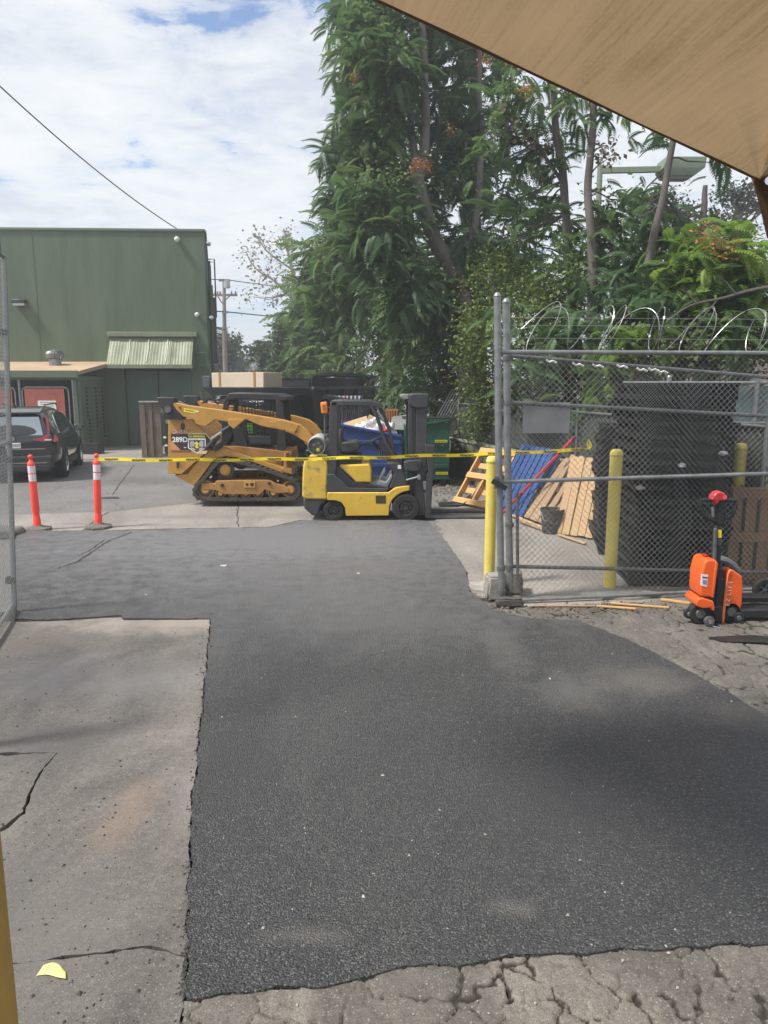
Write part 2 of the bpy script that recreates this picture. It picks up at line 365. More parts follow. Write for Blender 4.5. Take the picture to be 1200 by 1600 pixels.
# dirt collects where the surface is recessed: colour by height of the real relief
def add_recess(m, z0, z1, col):
    t = m.node_tree; b = t.nodes['Principled BSDF']; n = t.nodes.new; l = t.links.new
    src = b.inputs['Base Color'].links[0].from_socket
    g = n('ShaderNodeNewGeometry'); s = n('ShaderNodeSeparateXYZ'); l(g.outputs['Position'], s.inputs[0])
    mr = n('ShaderNodeMapRange'); mr.inputs[1].default_value = z0; mr.inputs[2].default_value = z1; mr.inputs[3].default_value = 1.0; mr.inputs[4].default_value = 0.0
    l(s.outputs[2], mr.inputs[0]); q = n('ShaderNodeMixRGB'); l(mr.outputs[0], q.inputs[0]); l(src, q.inputs[1]); q.inputs[2].default_value = col+(1,)
    l(q.outputs[0], b.inputs['Base Color'])
add_recess(M_OLD, .013, .0235, (.030,.026,.022))
crazed('cracked_asphalt', gp([(286,1570),(292,1561),(400,1549),(490,1544),(560,1529),(640,1509),(730,1506),(830,1491),(930,1488),(1080,1479),(1210,1474),(1320,1470),(1320,1720),(284,1720)]), .008, 3.4, .0085, 2.0)
crazed('cracked_asphalt', gp([(735,926),(770,953),(830,967),(905,971),(990,1004),(1065,1043),(1135,1081),(1205,1125),(1300,1220),(1330,930),(1200,925),(1000,940),(850,946),(790,944)]), .013, 4.3, .013, 6.0)
# sealed and open cracks across the lot
def crackline(pts, w_, z, seed, name='crack'):
    q = [G(a, b, z) for a, b in pts]; o = []
    for i in range(len(q)-1):
        for j in range(8): 
            p = q[i].lerp(q[i+1], j/8); p.x += noise.noise(Vector((i*3+j*.7, seed, 0)))*.05; p.y += noise.noise(Vector((i*3+j*.7, seed, 5)))*.05; o.append(p)
    o.append(q[-1]); b = MB(); vs = []
    for i, p in enumerate(o):
        d = (o[min(i+1, len(o)-1)]-o[max(i-1,0)]); d.normalize(); n_ = Vector((-d.y, d.x, 0)); ww = w_*(.35+.9*abs(noise.noise(Vector((i*.6, seed, 2)))))
        vs += [p+n_*ww, p-n_*ww]
    b.add(vs, [(2*i, 2*i+1, 2*i+3, 2*i+2) for i in range(len(o)-1)])
    struct(b.build(name, M_DIRT, smooth=0))
crackline([(86,889),(120,878),(150,858),(170,845),(206,831)], .022, Z2+.004, 1)
crackline([(122,868),(140,860),(163,843)], .018, Z2+.004, 2)
crackline([(210,726),(195,745),(176,772)], .02, .004, 3)
crackline([(372,823),(371,800),(372,785)], .015, .016, 4, 'joint')
crackline([(128,829),(160,805),(170,800)], .02, .014, 5)
crackline([(640,812),(700,862),(735,926)], .03, .018, 7)
M_TAR = mat('oil_stain', (.045,.045,.05), .5)
for (x, y, rx, ry) in ((173,777,.16,.10),(215,828,.22,.03)):
    c = G(x, y, .016); b = MB(); n_ = 22
    pts = [(c.x+rx*math.cos(t)*(1+.25*math.sin(3*t+x)), c.y+ry*math.sin(t)*(1+.2*math.cos(2*t))) for t in [2*math.pi*k/n_ for k in range(n_)]]
    struct(b.slab(pts, .002, .017).build('oil_stain', M_TAR, smooth=0))
# loose stones
def pebbles(name, n, fn, m, s0, s1, label=None):
    b = MB(); r_ = random.Random(hash(name) % 100 + n)
    r_ = random.Random(n)
    for _ in range(n):
        x, y, z = fn(r_); s_ = r_.uniform(s0, s1)*(.6 + r_.random()**3); a = r_.random()*6.28
        vs = []
        for (dx, dy, dz) in ((1,0,0),(0,1,0),(-1,0,0),(0,-1,0),(0,0,.8),(.3,.2,-.4)):
            dx, dy = dx*(.8+.4*r_.random()), dy*(.6+.3*r_.random()); vs.append((x+(dx*math.cos(a)-dy*math.sin(a))*s_, y+(dx*math.sin(a)+dy*math.cos(a))*s_, z+dz*s_))
        b.add(vs, [(0,1,4),(1,2,4),(2,3,4),(3,0,4),(1,0,5),(2,1,5),(3,2,5),(0,3,5)])
    o = b.build(name, m, smooth=0); o['kind'] = 'stuff'; o['label'] = label; o['category'] = 'gravel'; return o
def on_slab(r_):
    while True:
        px, py = r_.uniform(-30, 325), r_.uniform(975, 1600)
        if px < 330-(py-966)*.07: q = G(px, py, Z1); return q.x, q.y, Z1
def on_edge(r_):
    t = r_.random(); px = 326-(t*590)*.068+r_.uniform(-16, 10)*(r_.random()); q = G(px, 970+590*t, Z2); return q.x, q.y, Z2 if px > 326-(t*590)*.068 else Z1
def on_patch(r_): 
    px, py = r_.uniform(320, 1180), 1600-640*r_.random()**.8; q = G(px, py, Z2); return q.x, q.y, Z2 if py < 1480 else Z1+.004
def on_dirt(r_):
    px, py = r_.uniform(760, 1100), r_.gauss(952, 7); q = G(px, py, Z1); return q.x, q.y, Z1+.004
M_ST = mat('stone_dark', (.05,.047,.045), .8, var=.4, vscale=20); M_STL = mat('stone_light', (.38,.36,.32), .85, var=.3, vscale=15)
pebbles('loose_stones', 420, on_slab, M_ST, .003, .010, 'dark asphalt crumbs scattered over the pale concrete slab')
pebbles('edge_stones', 700, on_edge, M_ST, .004, .011, 'dark crumbs of asphalt along the straight left edge of the new patch')
pebbles('pale_chips', 150, on_patch, M_STL, .003, .009, 'tiny pale chips scattered on the dark new asphalt')
pebbles('gate_litter', 350, on_dirt, mat('litter', (.12,.09,.065), .9, var=.6, vscale=9), .006, .022, 'brown crumbs and leaf litter under the bottom rail of the gate')
# curb stump beside the left fence
kb = thing('broken_kerb', 'short broken grey kerb stump on the asphalt beside the left fence', 'kerb', G(14, 842))
MB().prism([(-.5,0),(.08,0),(.10,.06),(.05,.13),(-.5,.15)], -.05, .35).build('block', mat('kerb_concrete', (.13,.125,.12), .9, var=.4, bump=.6, bscale=30), kb, bevel=.03)

# ---------------------------------------------------------------- green building
M_STU = mat('green_stucco', (.112,.148,.097), .88, var=.12, vscale=.9, bump=.7, bscale=55, dirt=(.090,.122,.080), dscale=1.1, dthr=.5, stretch=(1.6,1.6,.35), spec=.25)
M_GRN2 = mat('green_paint_dark', (.055,.105,.070), .6, var=.12, vscale=2, bump=.15)
M_CORR = mat('green_corrugated', (.20,.23,.145), .5, var=.2, vscale=3, dirt=(.13,.15,.09), dscale=3)
M_WHT = mat('white_plastic', (.75,.75,.72), .4)
M_GAL = mat('galvanized_steel', (.30,.31,.315), .42, metal=.75, var=.22, vscale=12, bump=.06, bscale=60)
M_GALD = mat('weathered_pipe', (.15,.155,.16), .5, metal=.55, var=.3, vscale=9)
M_BLK = mat('black_steel', (.018,.018,.02), .45, var=.3, vscale=5)
bc = G(331, 695)                     # front right corner of the building on the ground
bl = thing('green_building', 'tall windowless green stucco building behind the parked car', 'building', (bc.x, bc.y, 0), R(2.6))
HB = 7.45; W_ = 14.0
b = MB()
# front wall with door recess
dx0, dx1, dz = -3.05, -.72, 2.75
b.b6(-W_, dx0, 0, .3, 0, HB); b.b6(dx1, 0, 0, .3, 0, HB); b.b6(dx0, dx1, 0, .3, dz, HB)
b.build('front_wall', M_STU, bl)
MB().b6(-.3, 0, .3, 24, 0, HB).build('side_wall', M_STU, bl)
MB().b6(-W_, 0, 23.7, 24, 0, HB-.01).build('back_wall', M_STU, bl)
MB().b6(-W_, -W_+.3, .3, 23.7, 0, HB-.005).build('side_wall', M_STU, bl)
MB().b6(-W_+.31, -.31, .31, 23.69, HB-.6, HB-.45).build('roof', mat('roof_gravel', (.3,.3,.3), .9), bl)
pc = MB(); pc.b6(-W_-.04, .05, -.05, .36, HB+.003, HB+.09); pc.b6(-.34, .05, .36, 24.02, HB+.003, HB+.09); pc.build('parapet_cap', mat('cap_green', (.13,.17,.115), .5), bl, bevel=.01)
for dx_ in (-W_+3.2, -5.9-.0): MB().b6(dx_-.012, dx_+.012, -.008, .01, 2.6, HB-.02).build('control_joint', M_GRN2, bl)
MB().b6(-W_+.1, -3.7, -.03, 0, 2.62, 2.67).build('ledge_strip', M_STU, bl)
for s_ in (0, 1):
    xx = dx0+.06+s_*1.16; d = MB().b6(xx, xx+1.12, .12, .17, .02, dz-.08).build('door', M_GRN2, bl, bevel=.006)
    MB().tube([(xx+(1.0 if s_ == 0 else .12), .10, 1.0), (xx+(1.0 if s_ == 0 else .12), .06, 1.0), (xx+(1.0 if s_ == 0 else .12), .06, 1.2), (xx+(1.0 if s_ == 0 else .12), .10, 1.2)], .012).build('handle', M_GAL, d)
fr = MB(); fr.b6(dx0-.07, dx0+.04, -.03, .2, 0, dz); fr.b6(dx1-.04, dx1+.07, -.03, .2, 0, dz); fr.b6(dx0-.07, dx1+.07, -.03, .2, dz, dz+.08); fr.build('door_frame', M_GRN2, bl)
# corrugated awning
aw0, aw1 = -3.42, -.50
zt, zb, yo = 3.84, 2.86, .62
for k in range(4):
    xa = aw0+(aw1-aw0)*k/4; xb = aw0+(aw1-aw0)*(k+1)/4
    nn = 44
    def fn(u, v, xa=xa, xb=xb, k=k):
        x = xa+(xb-xa)*u+.012*(1 if k % 2 else -1)*v; ph = u*math.pi*2*7
        dent = .03*math.sin(v*3.1)*math.sin(u*6.2+k)
        return (x, -.02-yo*v+.018*math.sin(ph)*.5, zt+(zb-zt)*v+.020*math.sin(ph)+dent-.012*(k % 2))
    MB().grid(fn, nn, 6).build('corrugated_sheet', M_CORR, bl, smooth=60)
e = MB(); e.b6(aw0-.08, aw1+.15, -.16, 0, zt+.02, zt+.18); e.build('awning_flashing', M_CORR, bl, bevel=.01)
e = MB(); e.box(((aw0+aw1)/2, -yo-.02, zb-.05), (aw1-aw0+.1, .05, .13)); e.b6(aw0-.03, aw0+.03, -yo, 0, zb-.10, zb-.02); e.b6(aw1-.03, aw1+.03, -yo, 0, zb-.10, zb-.02)
e.build('awning_frame', M_CORR, bl)
for xs in (aw0-.02, aw1+.0): MB().prism([(0,0),(.02,0),(.02,.02),(0,.02)], 0, .01)
for xs in (aw0, aw1-.02): e = MB(); e.add([(xs,0,zt),(xs,-yo,zb),(xs,-yo,zb-.08),(xs,0,zb-.08),(xs+.02,0,zt),(xs+.02,-yo,zb),(xs+.02,-yo,zb-.08),(xs+.02,0,zb-.08)], [(0,1,2,3),(7,6,5,4),(0,4,5,1),(1,5,6,2),(2,6,7,3),(3,7,4,0)]); e.build('awning_side', M_CORR, bl)
for fx in (.245, .47, .70):
    x = aw0+(aw1-aw0)*fx; MB().tube([(x-.01,-.09,zt-.07),(x+.015,-.32,zt-.44),(x-.015,-.60,zt-.90)], .018, 5).build('sealant_strip', mat('sealant', (.62,.66,.52), .5), bl)
# lights, pipes, ladder
fl = MB().b6(-6.45-.22, -6.45+.22, -.26, 0, 4.98, 5.12); 
o = fl.build('floodlight', mat('bronze', (.03,.03,.035), .4), bl, bevel=.02)
MB().b6(-6.45-.19, -6.45+.19, -.25, -.02, 4.90, 4.98).build('lens', mat('lens_glass', (.35,.36,.36), .2), o)
def globe(x, z, y=-.12, r=.10): 
    o = MB().lathe([(.01,-r),(r*.6,-r*.8),(r,-r*.1),(r*.9,r*.5),(r*.4,r*.9),(.01,r)], (x, y, z)).build('security_camera', M_WHT, bl, smooth=80)
    MB().cyl((x, y+.02, z), (x, .01, z), .04).build('mount', M_WHT, o)
globe(-.9, 7.17); globe(-.32, 4.62, r=.085); globe(.12, 4.55, .2, .075); globe(.12, 7.1, .3, .08)
def pipe(pts, r=.03, m=M_STU): MB().tube(pts, r, 8).build('conduit', m, bl)
pipe([(-.56,-.05,3.28),(-.0+-.12,-.05,3.3),(-.02,-.05,3.05),(.06,-.02,2.8),(.06,-.02,.4)], .028)
pipe([(-.56,-.05,2.82),(-.2,-.05,2.82),(-.12,-.05,2.7)], .022)
pipe([(-.33,-.05,1.95),(-.2,-.06,1.2),(-.2,-.06,.5)], .035, mat('pipe_pale', (.19,.22,.17), .6))
pipe([(-9.3,-.04,2.72),(-3.8,-.04,2.68)], .02)
for yy, r_ in ((.5,.045),(1.4,.06),(3.0,.05)): pipe([(.1,yy,.1),(.1,yy,HB-.9)], r_, M_GRN2)
MB().b6(.01, .2, 1.9, 2.5, 4.6, 5.9).build('electrical_box', M_GRN2, bl, bevel=.02)
MB().b6(.01, .30, 6.0, 10.0, 3.2, 5.9).build('wall_duct', mat('rust_duct', (.20,.13,.12), .7, var=.2), bl, bevel=.02)
lad = MB()
for yy in (3.6, 4.3): lad.tube([(.02,yy,4.9),(.30,yy,4.9),(.30,yy,HB-.35),(.02,yy,HB-.35)], .028, 6)
for k in range(8): lad.tube([(.30,3.6,4.95+k*.3),(.30,4.3,4.95+k*.3)], .018, 5)
lad.build('ladder', M_GALD, bl)
for o in kids(bl):      # the side of the building runs back at a skew to the front
    for vtx in o.data.vertices:
        if vtx.co.y > .31 or (vtx.co.x > .005 and vtx.co.y > .1): vtx.co.x -= .175*(vtx.co.y-.3)

# ---------------------------------------------------------------- lean-to shed with the slatted gates
sx1 = P(128, 690, 24.6).x; sy = 24.6
sh = thing('lean_to_shed', 'green lean-to shed with tan roof against the green building, behind the car', 'shed', (sx1, sy, 0), R(2.6))
zf, zbk = 2.60, 3.0
r_ = MB(); r_.add([(-6.5,-.25,zf),(.1,-.25,zf),(.42,2.6,zbk),(-6.5,2.75,zbk),(-6.5,-.25,zf-.12),(.1,-.25,zf-.12),(.42,2.6,zbk-.12),(-6.5,2.75,zbk-.12)], [(0,1,2,3),(7,6,5,4),(4,5,1,0),(5,6,2,1),(6,7,3,2),(7,4,0,3)])
r_.build('roof', mat('tan_roofing', (.42,.30,.20), .9, var=.15, vscale=1.2, bump=.3), sh)
MB().b6(-6.5, .12, -.32, -.26, zf-.2, zf+.03).build('fascia', mat('fascia_green', (.10,.135,.08), .6), sh, bevel=.01)
MB().b6(-6.5, .1, -.2, -.1, zf-.27, zf-.13).build('beam', M_STU, sh)
sw = MB(); sw.b6(.0, .10, -.1, 2.5, 0, zf-.14); sw.build('side_wall', M_STU, sh)
# vent holes in the side wall: real little boxes set into a louvre frame
vh = MB()
for yy, ks in ((.45, range(8)), (1.35, range(11)), (2.0, range(14))):
    for k in ks: vh.b6(.099, .112, yy-.07, yy+.07, 2.1-k*.13-.075, 2.1-k*.13)
for k in range(7): vh.b6(.099, .112, .5, .64, 1.05-k*.12-.07, 1.05-k*.12)
o = vh.build('vent_slot', mat('vent_dark', (.008,.009,.008), .9), sh); o['kind'] = 'stuff'
MB().b6(-.10, 0.0, -.15, -.05, 0, zf-.13).build('corner_post', mat('post_green', (.115,.15,.09), .6), sh)
for xp in (-.12, -1.83, -3.5, -5.4): MB().cyl((xp,-.12,0),(xp,-.12,zf-.13), .045, 10).build('post', M_GAL, sh)
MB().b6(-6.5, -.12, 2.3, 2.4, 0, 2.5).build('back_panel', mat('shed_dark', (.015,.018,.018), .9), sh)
def slat_gate(x0, x1):
    r2 = .022; zt2 = 2.10; f = MB(); c_ = .14
    f.tube([(x0,-.2,.1),(x0,-.2,zt2-c_),(x0+.04,-.2,zt2-.04),(x0+c_,-.2,zt2),(x1-c_,-.2,zt2),(x1-.04,-.2,zt2-.04),(x1,-.2,zt2-c_),(x1,-.2,.1)], r2, 8, closed=True)
    fo = f.build('gate_frame', M_GAL, sh); s2 = MB(); n_ = int((x1-x0-.16)/.055)
    for k in range(n_):
        x = x0+.09+k*.055; s2.box((x, -.19, 1.10), (.045, .012, 1.92), Matrix.Rotation(R(18), 3, 'Z'))
    so = s2.build('privacy_slat', mat('red_slat', (.58,.17,.12), .6, var=.15, vscale=4), fo, label='rust red privacy slats woven in the gate'); so['kind'] = 'stuff'
slat_gate(-1.72, -.25); slat_gate(-3.38, -1.95); slat_gate(-5.25,-3.62)
sg = MB().b6(-1.24, -.66, -.235, -.225, 1.26, 1.67).build('notice_board', M_WHT, sh)
q = MB()
for k in range(5): q.b6(-1.16, -.74, -.238, -.234, 1.62-k*.06-.012, 1.62-k*.06)
q.build('print_line', mat('ink_grey', (.08,.08,.10), .6), sg)
MB().b6(.02, .75, -1.2, -.6, 0, .34).build('planter', M_BLK)
o = bpy.data.objects['planter']; o.location = (sx1+.2, sy, 0); tag(o, 'low black box on the ground at the shed corner, beyond the front of the car', 'box')
# turbine vent standing on the shed roof
tv = thing('roof_turbine_vent', 'round grey turbine vent on the tan shed roof', 'roof vent', (P(87, 576, 26.0).x, 26.0, 2.92))
MB().lathe([(.2,-.12),(.2,.12),(.22,.12)], n=18).build('collar', M_GAL, tv)
for k in range(20):
    a = 2*math.pi*k/20; f = MB(); pr = [(.20,.12),(.29,.20),(.30,.30),(.25,.38),(.12,.42)]
    vs = []; 
    for i, (r3, z) in enumerate(pr):
        for da in (0, .22): vs.append((r3*(1 if da == 0 else .93)*math.cos(a+da+i*.06), r3*(1 if da == 0 else .93)*math.sin(a+da+i*.06), z))
    f.add(vs, [(2*i,2*i+1,2*i+3,2*i+2) for i in range(4)]); f.build('vane', M_GAL, tv)
MB().lathe([(.02,.40),(.16,.405),(.12,.43),(.01,.44)], n=16).build('cap', M_GAL, tv)
# overhead service wire to the building
wr = MB(); a = Vector((-14.5, 17.0, P(-60, 90, 17.0).z)); a = P(-120, 20, 17.0); z_ = P(284, 362, 27.9)
wr.tube([a.lerp(z_, t/24)+Vector((0,0,-.9*4*(t/24)*(1-t/24)*.35)) for t in range(25)], .018, 5)
tag(wr.build('overhead_wire', M_BLK), 'black service wire running down from the upper left to the green building roof', 'wire')
# ---------------------------------------------------------------- black SUV
M_CAR = mat('car_paint_black', (.006,.008,.009), .18, coat=1.0, spec=.5)
M_GLS = mat('car_glass', (.012,.016,.018), .04, spec=1.0, coat=1.0)
M_RUB = mat('tyre_rubber', (.022,.021,.021), .85, var=.3, vscale=14, bump=.2)
M_RIM = mat('alloy', (.55,.56,.57), .28, metal=.85)
M_PLA = mat('black_plastic', (.02,.021,.022), .6, var=.2)
M_RED = mat('tail_lamp_red', (.50,.03,.035), .18, coat=.8)
M_CHR = mat('chrome', (.7,.7,.72), .12, metal=1.0)
ca = math.atan2(.965, -.262)
car = thing('parked_car', 'black compact SUV parked by the green shed, tail towards the camera', 'car', (-8.45, 17.25, 0), ca)
CL = 4.55
# stations: x, z_sill, z_belt, z_roof, half widths at sill / belt / roof, z_bumper
ST = [(0.0,.42,.94,1.02,.70,.78,.60),(.05,.36,.98,1.20,.82,.86,.64),(.16,.34,1.02,1.50,.89,.90,.62),(.40,.33,1.04,1.62,.92,.92,.62),(.85,.32,1.04,1.665,.93,.925,.63),(1.5,.30,1.02,1.68,.925,.92,.635),(2.2,.29,1.00,1.66,.92,.91,.63),(2.75,.29,.99,1.55,.92,.905,.60),(3.25,.30,.985,1.22,.925,.90,.66),(3.5,.31,.98,1.03,.925,.89,.70),(4.0,.33,.93,.96,.915,.84,.60),(4.4,.36,.80,.83,.86,.74,.50),(4.55,.42,.66,.68,.70,.62,.4)]
def sec(i, x=None):
    x_, zs, zb_, zr, ws, wb, wr_ = ST[i]
    return [(x_,-ws*.94,zs),(x_,-ws,zs+.14),(x_,-ws*1.0,(zs+zb_)/2+.05),(x_,-wb,zb_),(x_,-(wb*.35+wr_*.65)-.0,zb_+(zr-zb_)*.62),(x_,-wr_,zr-.035),(x_,-wr_*.55,zr),(x_,0,zr+.005),
            (x_,wr_*.55,zr),(x_,wr_,zr-.035),(x_,(wb*.35+wr_*.65),zb_+(zr-zb_)*.62),(x_,wb,zb_),(x_,ws,(zs+zb_)/2+.05),(x_,ws,zs+.14),(x_,ws*.94,zs)]
b = MB(); vs = []
for i in range(len(ST)): vs += sec(i)
n_ = 15; fs = [(i*n_+k, (i+1)*n_+k, (i+1)*n_+k+1, i*n_+k+1) for i in range(len(ST)-1) for k in range(n_-1)]
fs += [tuple(range(n_)), tuple(range((len(ST)-1)*n_+n_-1, (len(ST)-1)*n_-1, -1))]
fs += [((i+1)*n_, i*n_, i*n_+n_-1, (i+1)*n_+n_-1) for i in range(len(ST)-1)]
b.add(vs, fs); body = b.build('body', M_CAR, car, smooth=60)
sb = body.modifiers.new('sub', 'SUBSURF'); sb.levels = 2; sb.render_levels = 2
for q in body.data.edges: pass
def side(y, pts, th=.02, m=M_GLS, name='side_window', parent=None):   # panel lying on the car's flank; pts in x,z with y by height
    def yy(z): 
        f = max(0, min(1, (z-1.0)/.62)); return .905-.235*f**1.15
    b = MB(); n = len(pts); o = [(x, y*(yy(z)+.012), z) for x, z in pts]; i_ = [(x, y*(yy(z)-.03), z) for x, z in pts]
    b.add(o+i_, [tuple(range(n)) if y > 0 else tuple(range(n-1,-1,-1))]+[(k,(k+1)%n,(k+1)%n+n,k+n) for k in range(n)])
    return b.build(name, m, parent or car, smooth=30)
for y in (-1, 1):
    side(y, [(.52,1.10),(.95,1.07),(.95,1.47),(.70,1.46),(.56,1.33)])
    side(y, [(1.0,1.07),(1.82,1.05),(1.82,1.53),(1.3,1.545),(1.0,1.50)])
    side(y, [(1.88,1.05),(2.88,1.04),(2.55,1.30),(2.25,1.47),(1.88,1.525)])
    wt = MB(); wt.tube([(.50,y*.895,1.08),(.57,y*.80,1.36),(.72,y*.74,1.50),(1.3,y*.70,1.575),(1.85,y*.71,1.56),(2.3,y*.74,1.49),(2.62,y*.80,1.31),(2.95,y*.90,1.05)], .010, 5); wt.build('window_trim', M_CHR, car)
    for xh in (1.35, 2.3): MB().tube([(xh-.1,y*.93,.93),(xh-.09,y*.96,.935),(xh+.09,y*.96,.93),(xh+.1,y*.93,.93)], .014, 6).build('door_handle', M_CAR, car)
    mr = MB().box((2.72,y*1.04,1.09), (.13,.22,.15)).build('wing_mirror', M_CAR, car, bevel=.03)
    MB().box((2.655,y*1.05,1.09), (.01,.17,.11)).build('mirror_glass', M_GLS, mr)
    MB().tube([(.55,y*.60,1.68),(.65,y*.60,1.72),(2.2,y*.60,1.73),(2.35,y*.60,1.67)], .016, 6).build('roof_rail', M_PLA, car)
    cl = MB(); cl.prism([(.95,.26),(3.0,.26),(3.0,.40),(.95,.42)], y*.90, y*.945); cl.build('sill_cladding', M_PLA, car, bevel=.01)
    # taillight: tall red arm up the pillar and a long wedge across the gate
    tl = MB(); P_ = [(.02,.70,.90),(-.03,.42,.955),(-.03,.42,.975),(.0,.62,1.02),(.04,.715,1.10),(.17,.665,1.50),(.19,.70,1.50),(.10,.765,1.12),(.15,.90,1.00),(.15,.915,.93),(.06,.86,.90)]
    tl.add([(a, y*b_, c) for a, b_, c in P_]+[(a+.10, y*b_*.96, c) for a, b_, c in P_], [tuple(range(11)) if y < 0 else tuple(range(10,-1,-1))]+[(k,(k+1)%11,(k+1)%11+11,k+11) for k in range(11)])
    tlo = tl.build('tail_light', M_RED, car, smooth=30)
    MB().box((.0,y*.72,.955), (.03,.14,.03)).build('reverse_lens', M_WHT, tlo)
    MB().box((-.005,y*.62,.52), (.03,.16,.035)).build('rear_reflector', M_RED, car)
def wheel(par, x, y, r, w, mrim, side_, spokes=5, tread=M_RUB):
    ho = bpy.data.objects.new('wheel', MB().lathe([(r*.62,-w/2),(r*.93,-w/2),(r,-w*.38),(r,w*.38),(r*.93,w/2),(r*.62,w/2)], (0,0,0), 'y', 32).mesh('wheel', 40)); COL.objects.link(ho)
    ho.parent = par; ho.location = (x, y, r); ho.data.materials.append(tread)
    s_ = side_; b = MB(); b.lathe([(r*.64,s_*w*.30),(r*.66,s_*w*.47),(r*.60,s_*w*.48),(r*.57,s_*w*.31),(r*.64,s_*w*.30)] , (0,0,0), 'y', 32)
    b.lathe([(.02,s_*w*.30),(r*.14,s_*w*.30),(r*.14,s_*w*.42),(.02,s_*w*.44)], (0,0,0), 'y', 16)
    for k in range(spokes):
        for da in (-.16, .16):
            a = 2*math.pi*k/spokes; M = Matrix.Rotation(-(a+da*.6), 3, 'Y')
            b.box(M @ Vector((r*.36, s_*w*.38, 0)), (r*.52, w*.06, r*.075), M)
    b.build('rim', mrim, ho)
    MB().lathe([(.02,0),(r*.58,0),(r*.58,s_*w*.1),(.02,s_*w*.1)], (0,0,0), 'y', 24).build('brake_disc', M_BLK, ho)
    return ho
for x in (.93, 3.63):
    for y in (-1, 1):
        wheel(car, x, y*.845, .355, .235, M_RIM, y)
        ar = MB(); ar.lathe([(.36,-.02),(.40,-.02),(.405,.0),(.40,.02),(.36,.02)], (x, y*.925, .37), 'y', 32); ar.build('wheel_arch', M_PLA, car)
        MB().lathe([(.05,-.16*y),(.385,-.16*y),(.385,-.03*y),(.05,-.03*y)], (x, y*.90, .365), 'y', 32).build('wheel_well', mat('well', (.004,.004,.004), .95), car)
# rear glass, hatch crease, bumper, plate, wiper, badge
rg = MB(); rg.add([(-.012+.03,-.62,1.06),(.018,.62,1.06),(.135,.54,1.47),(.135,-.54,1.47),(.1,-.62,1.06),(.1,.62,1.06),(.2,.54,1.47),(.2,-.54,1.47)], [(3,2,1,0),(0,1,5,4),(1,2,6,5),(2,3,7,6),(3,0,4,7)])
rg.build('rear_window', mat('rear_glass_mirror', (.42,.46,.48), .06, metal=.85), car)
sp = MB(); sp.add([(.02,-.6,1.575),(.02,.6,1.575),(.30,.6,1.65),(.30,-.6,1.65),(.03,-.6,1.535),(.03,.6,1.535),(.30,.6,1.59),(.30,-.6,1.59)], [(0,1,2,3),(7,6,5,4),(4,5,1,0),(5,6,2,1),(7,4,0,3)]); sp.build('roof_spoiler', M_CAR, car, bevel=.01)
MB().tube([(.45,0,1.67),(.62,0,1.67),(.5,0,1.74)], .015, 5).build('antenna_fin', M_CAR, car)
bp_ = MB(); bp_.b6(-.07, .3, -.80, .80, .30, .62); bp_.build('rear_bumper', M_CAR, car, bevel=.06, seg=3)
MB().b6(-.085, .2, -.72, .72, .24, .40).build('bumper_trim', M_PLA, car, bevel=.03)
MB().b6(-.082, -.06, -.68, .68, .44, .452).build('chrome_strip', M_CHR, car)
MB().b6(-.052, -.0, -.66, .66, .75, .765).build('tailgate_crease', M_CHR, car)
pl = MB().b6(-.062, -.03, -.155, .155, .78, .90).build('number_plate', M_WHT, car, bevel=.005)
M_INK = mat('ink_navy', (.03,.05,.16), .5)
text('lettering', '9EF5909', .085, M_INK, pl, (-.064, .0, .84), (math.pi/2, 0, -math.pi/2), .001)
MB().lathe([(.01,-.01),(.05,-.01),(.05,.01),(.01,.012)], (-.045,0,.99), 'x', 18).build('badge', M_CHR, car)
MB().tube([(.02,-.02,1.03),(.0,0,1.05),(.03,-.25,1.10)], .010, 5).build('wiper', M_PLA, car)
for y in (-.5,.5): MB().cyl((-.06,y,.30),(.1,y,.30),.035,12).build('exhaust', M_CHR, car)
car.location = (-8.30, 16.65, 0)

# ---------------------------------------------------------------- delineator posts
M_ORG = mat('fluorescent_orange', (.95,.075,.05), .5, var=.05); M_REFL = mat('reflective_band', (.72,.66,.68), .35, var=.12, vscale=30)
M_BASE = mat('recycled_rubber', (.13,.115,.10), .9, var=.3, vscale=12, bump=.4)
def delineator(x, y, label, rot):
    t = thing('traffic_delineator', label, 'delineator post', (x, y, .012), 0, 'orange delineator posts holding the caution tape')
    MB().lathe([(.2,0),(.215,.012),(.205,.035),(.10,.055),(.07,.075),(.05,.075)], n=8).build('base', M_BASE, t, smooth=20)
    tilt = Matrix.Rotation(rot, 4, 'Y')
    def tb(name, prof, m):
        o = MB().lathe(prof, n=20).build(name, m, t); o.data.transform(tilt); return o
    tb('post', [(.056,.06),(.055,.18),(.048,.20),(.048,.27),(.055,.30),(.052,.62),(.052,.995),(.056,1.0),(.05,1.03),(.028,1.055),(.022,1.07),(.022,1.085),(.034,1.10),(.036,1.125),(.024,1.145),(.005,1.15)], M_ORG)
    tb('reflective_band', [(.052,.87),(.0545,.871),(.0545,.979),(.052,.98)], M_REFL)
    tb('reflective_band', [(.052,.75),(.0545,.751),(.0545,.853),(.052,.854)], M_REFL)
    return t
g1, g2 = G(57, 828, .012), G(154, 824.5, .012)
delineator(g1.x+.02, g1.y, 'leaning orange delineator post with two white bands, nearer the parked car', -.022)
delineator(g2.x, g2.y, 'upright orange delineator post with the yellow caution tape tied to it', .035)

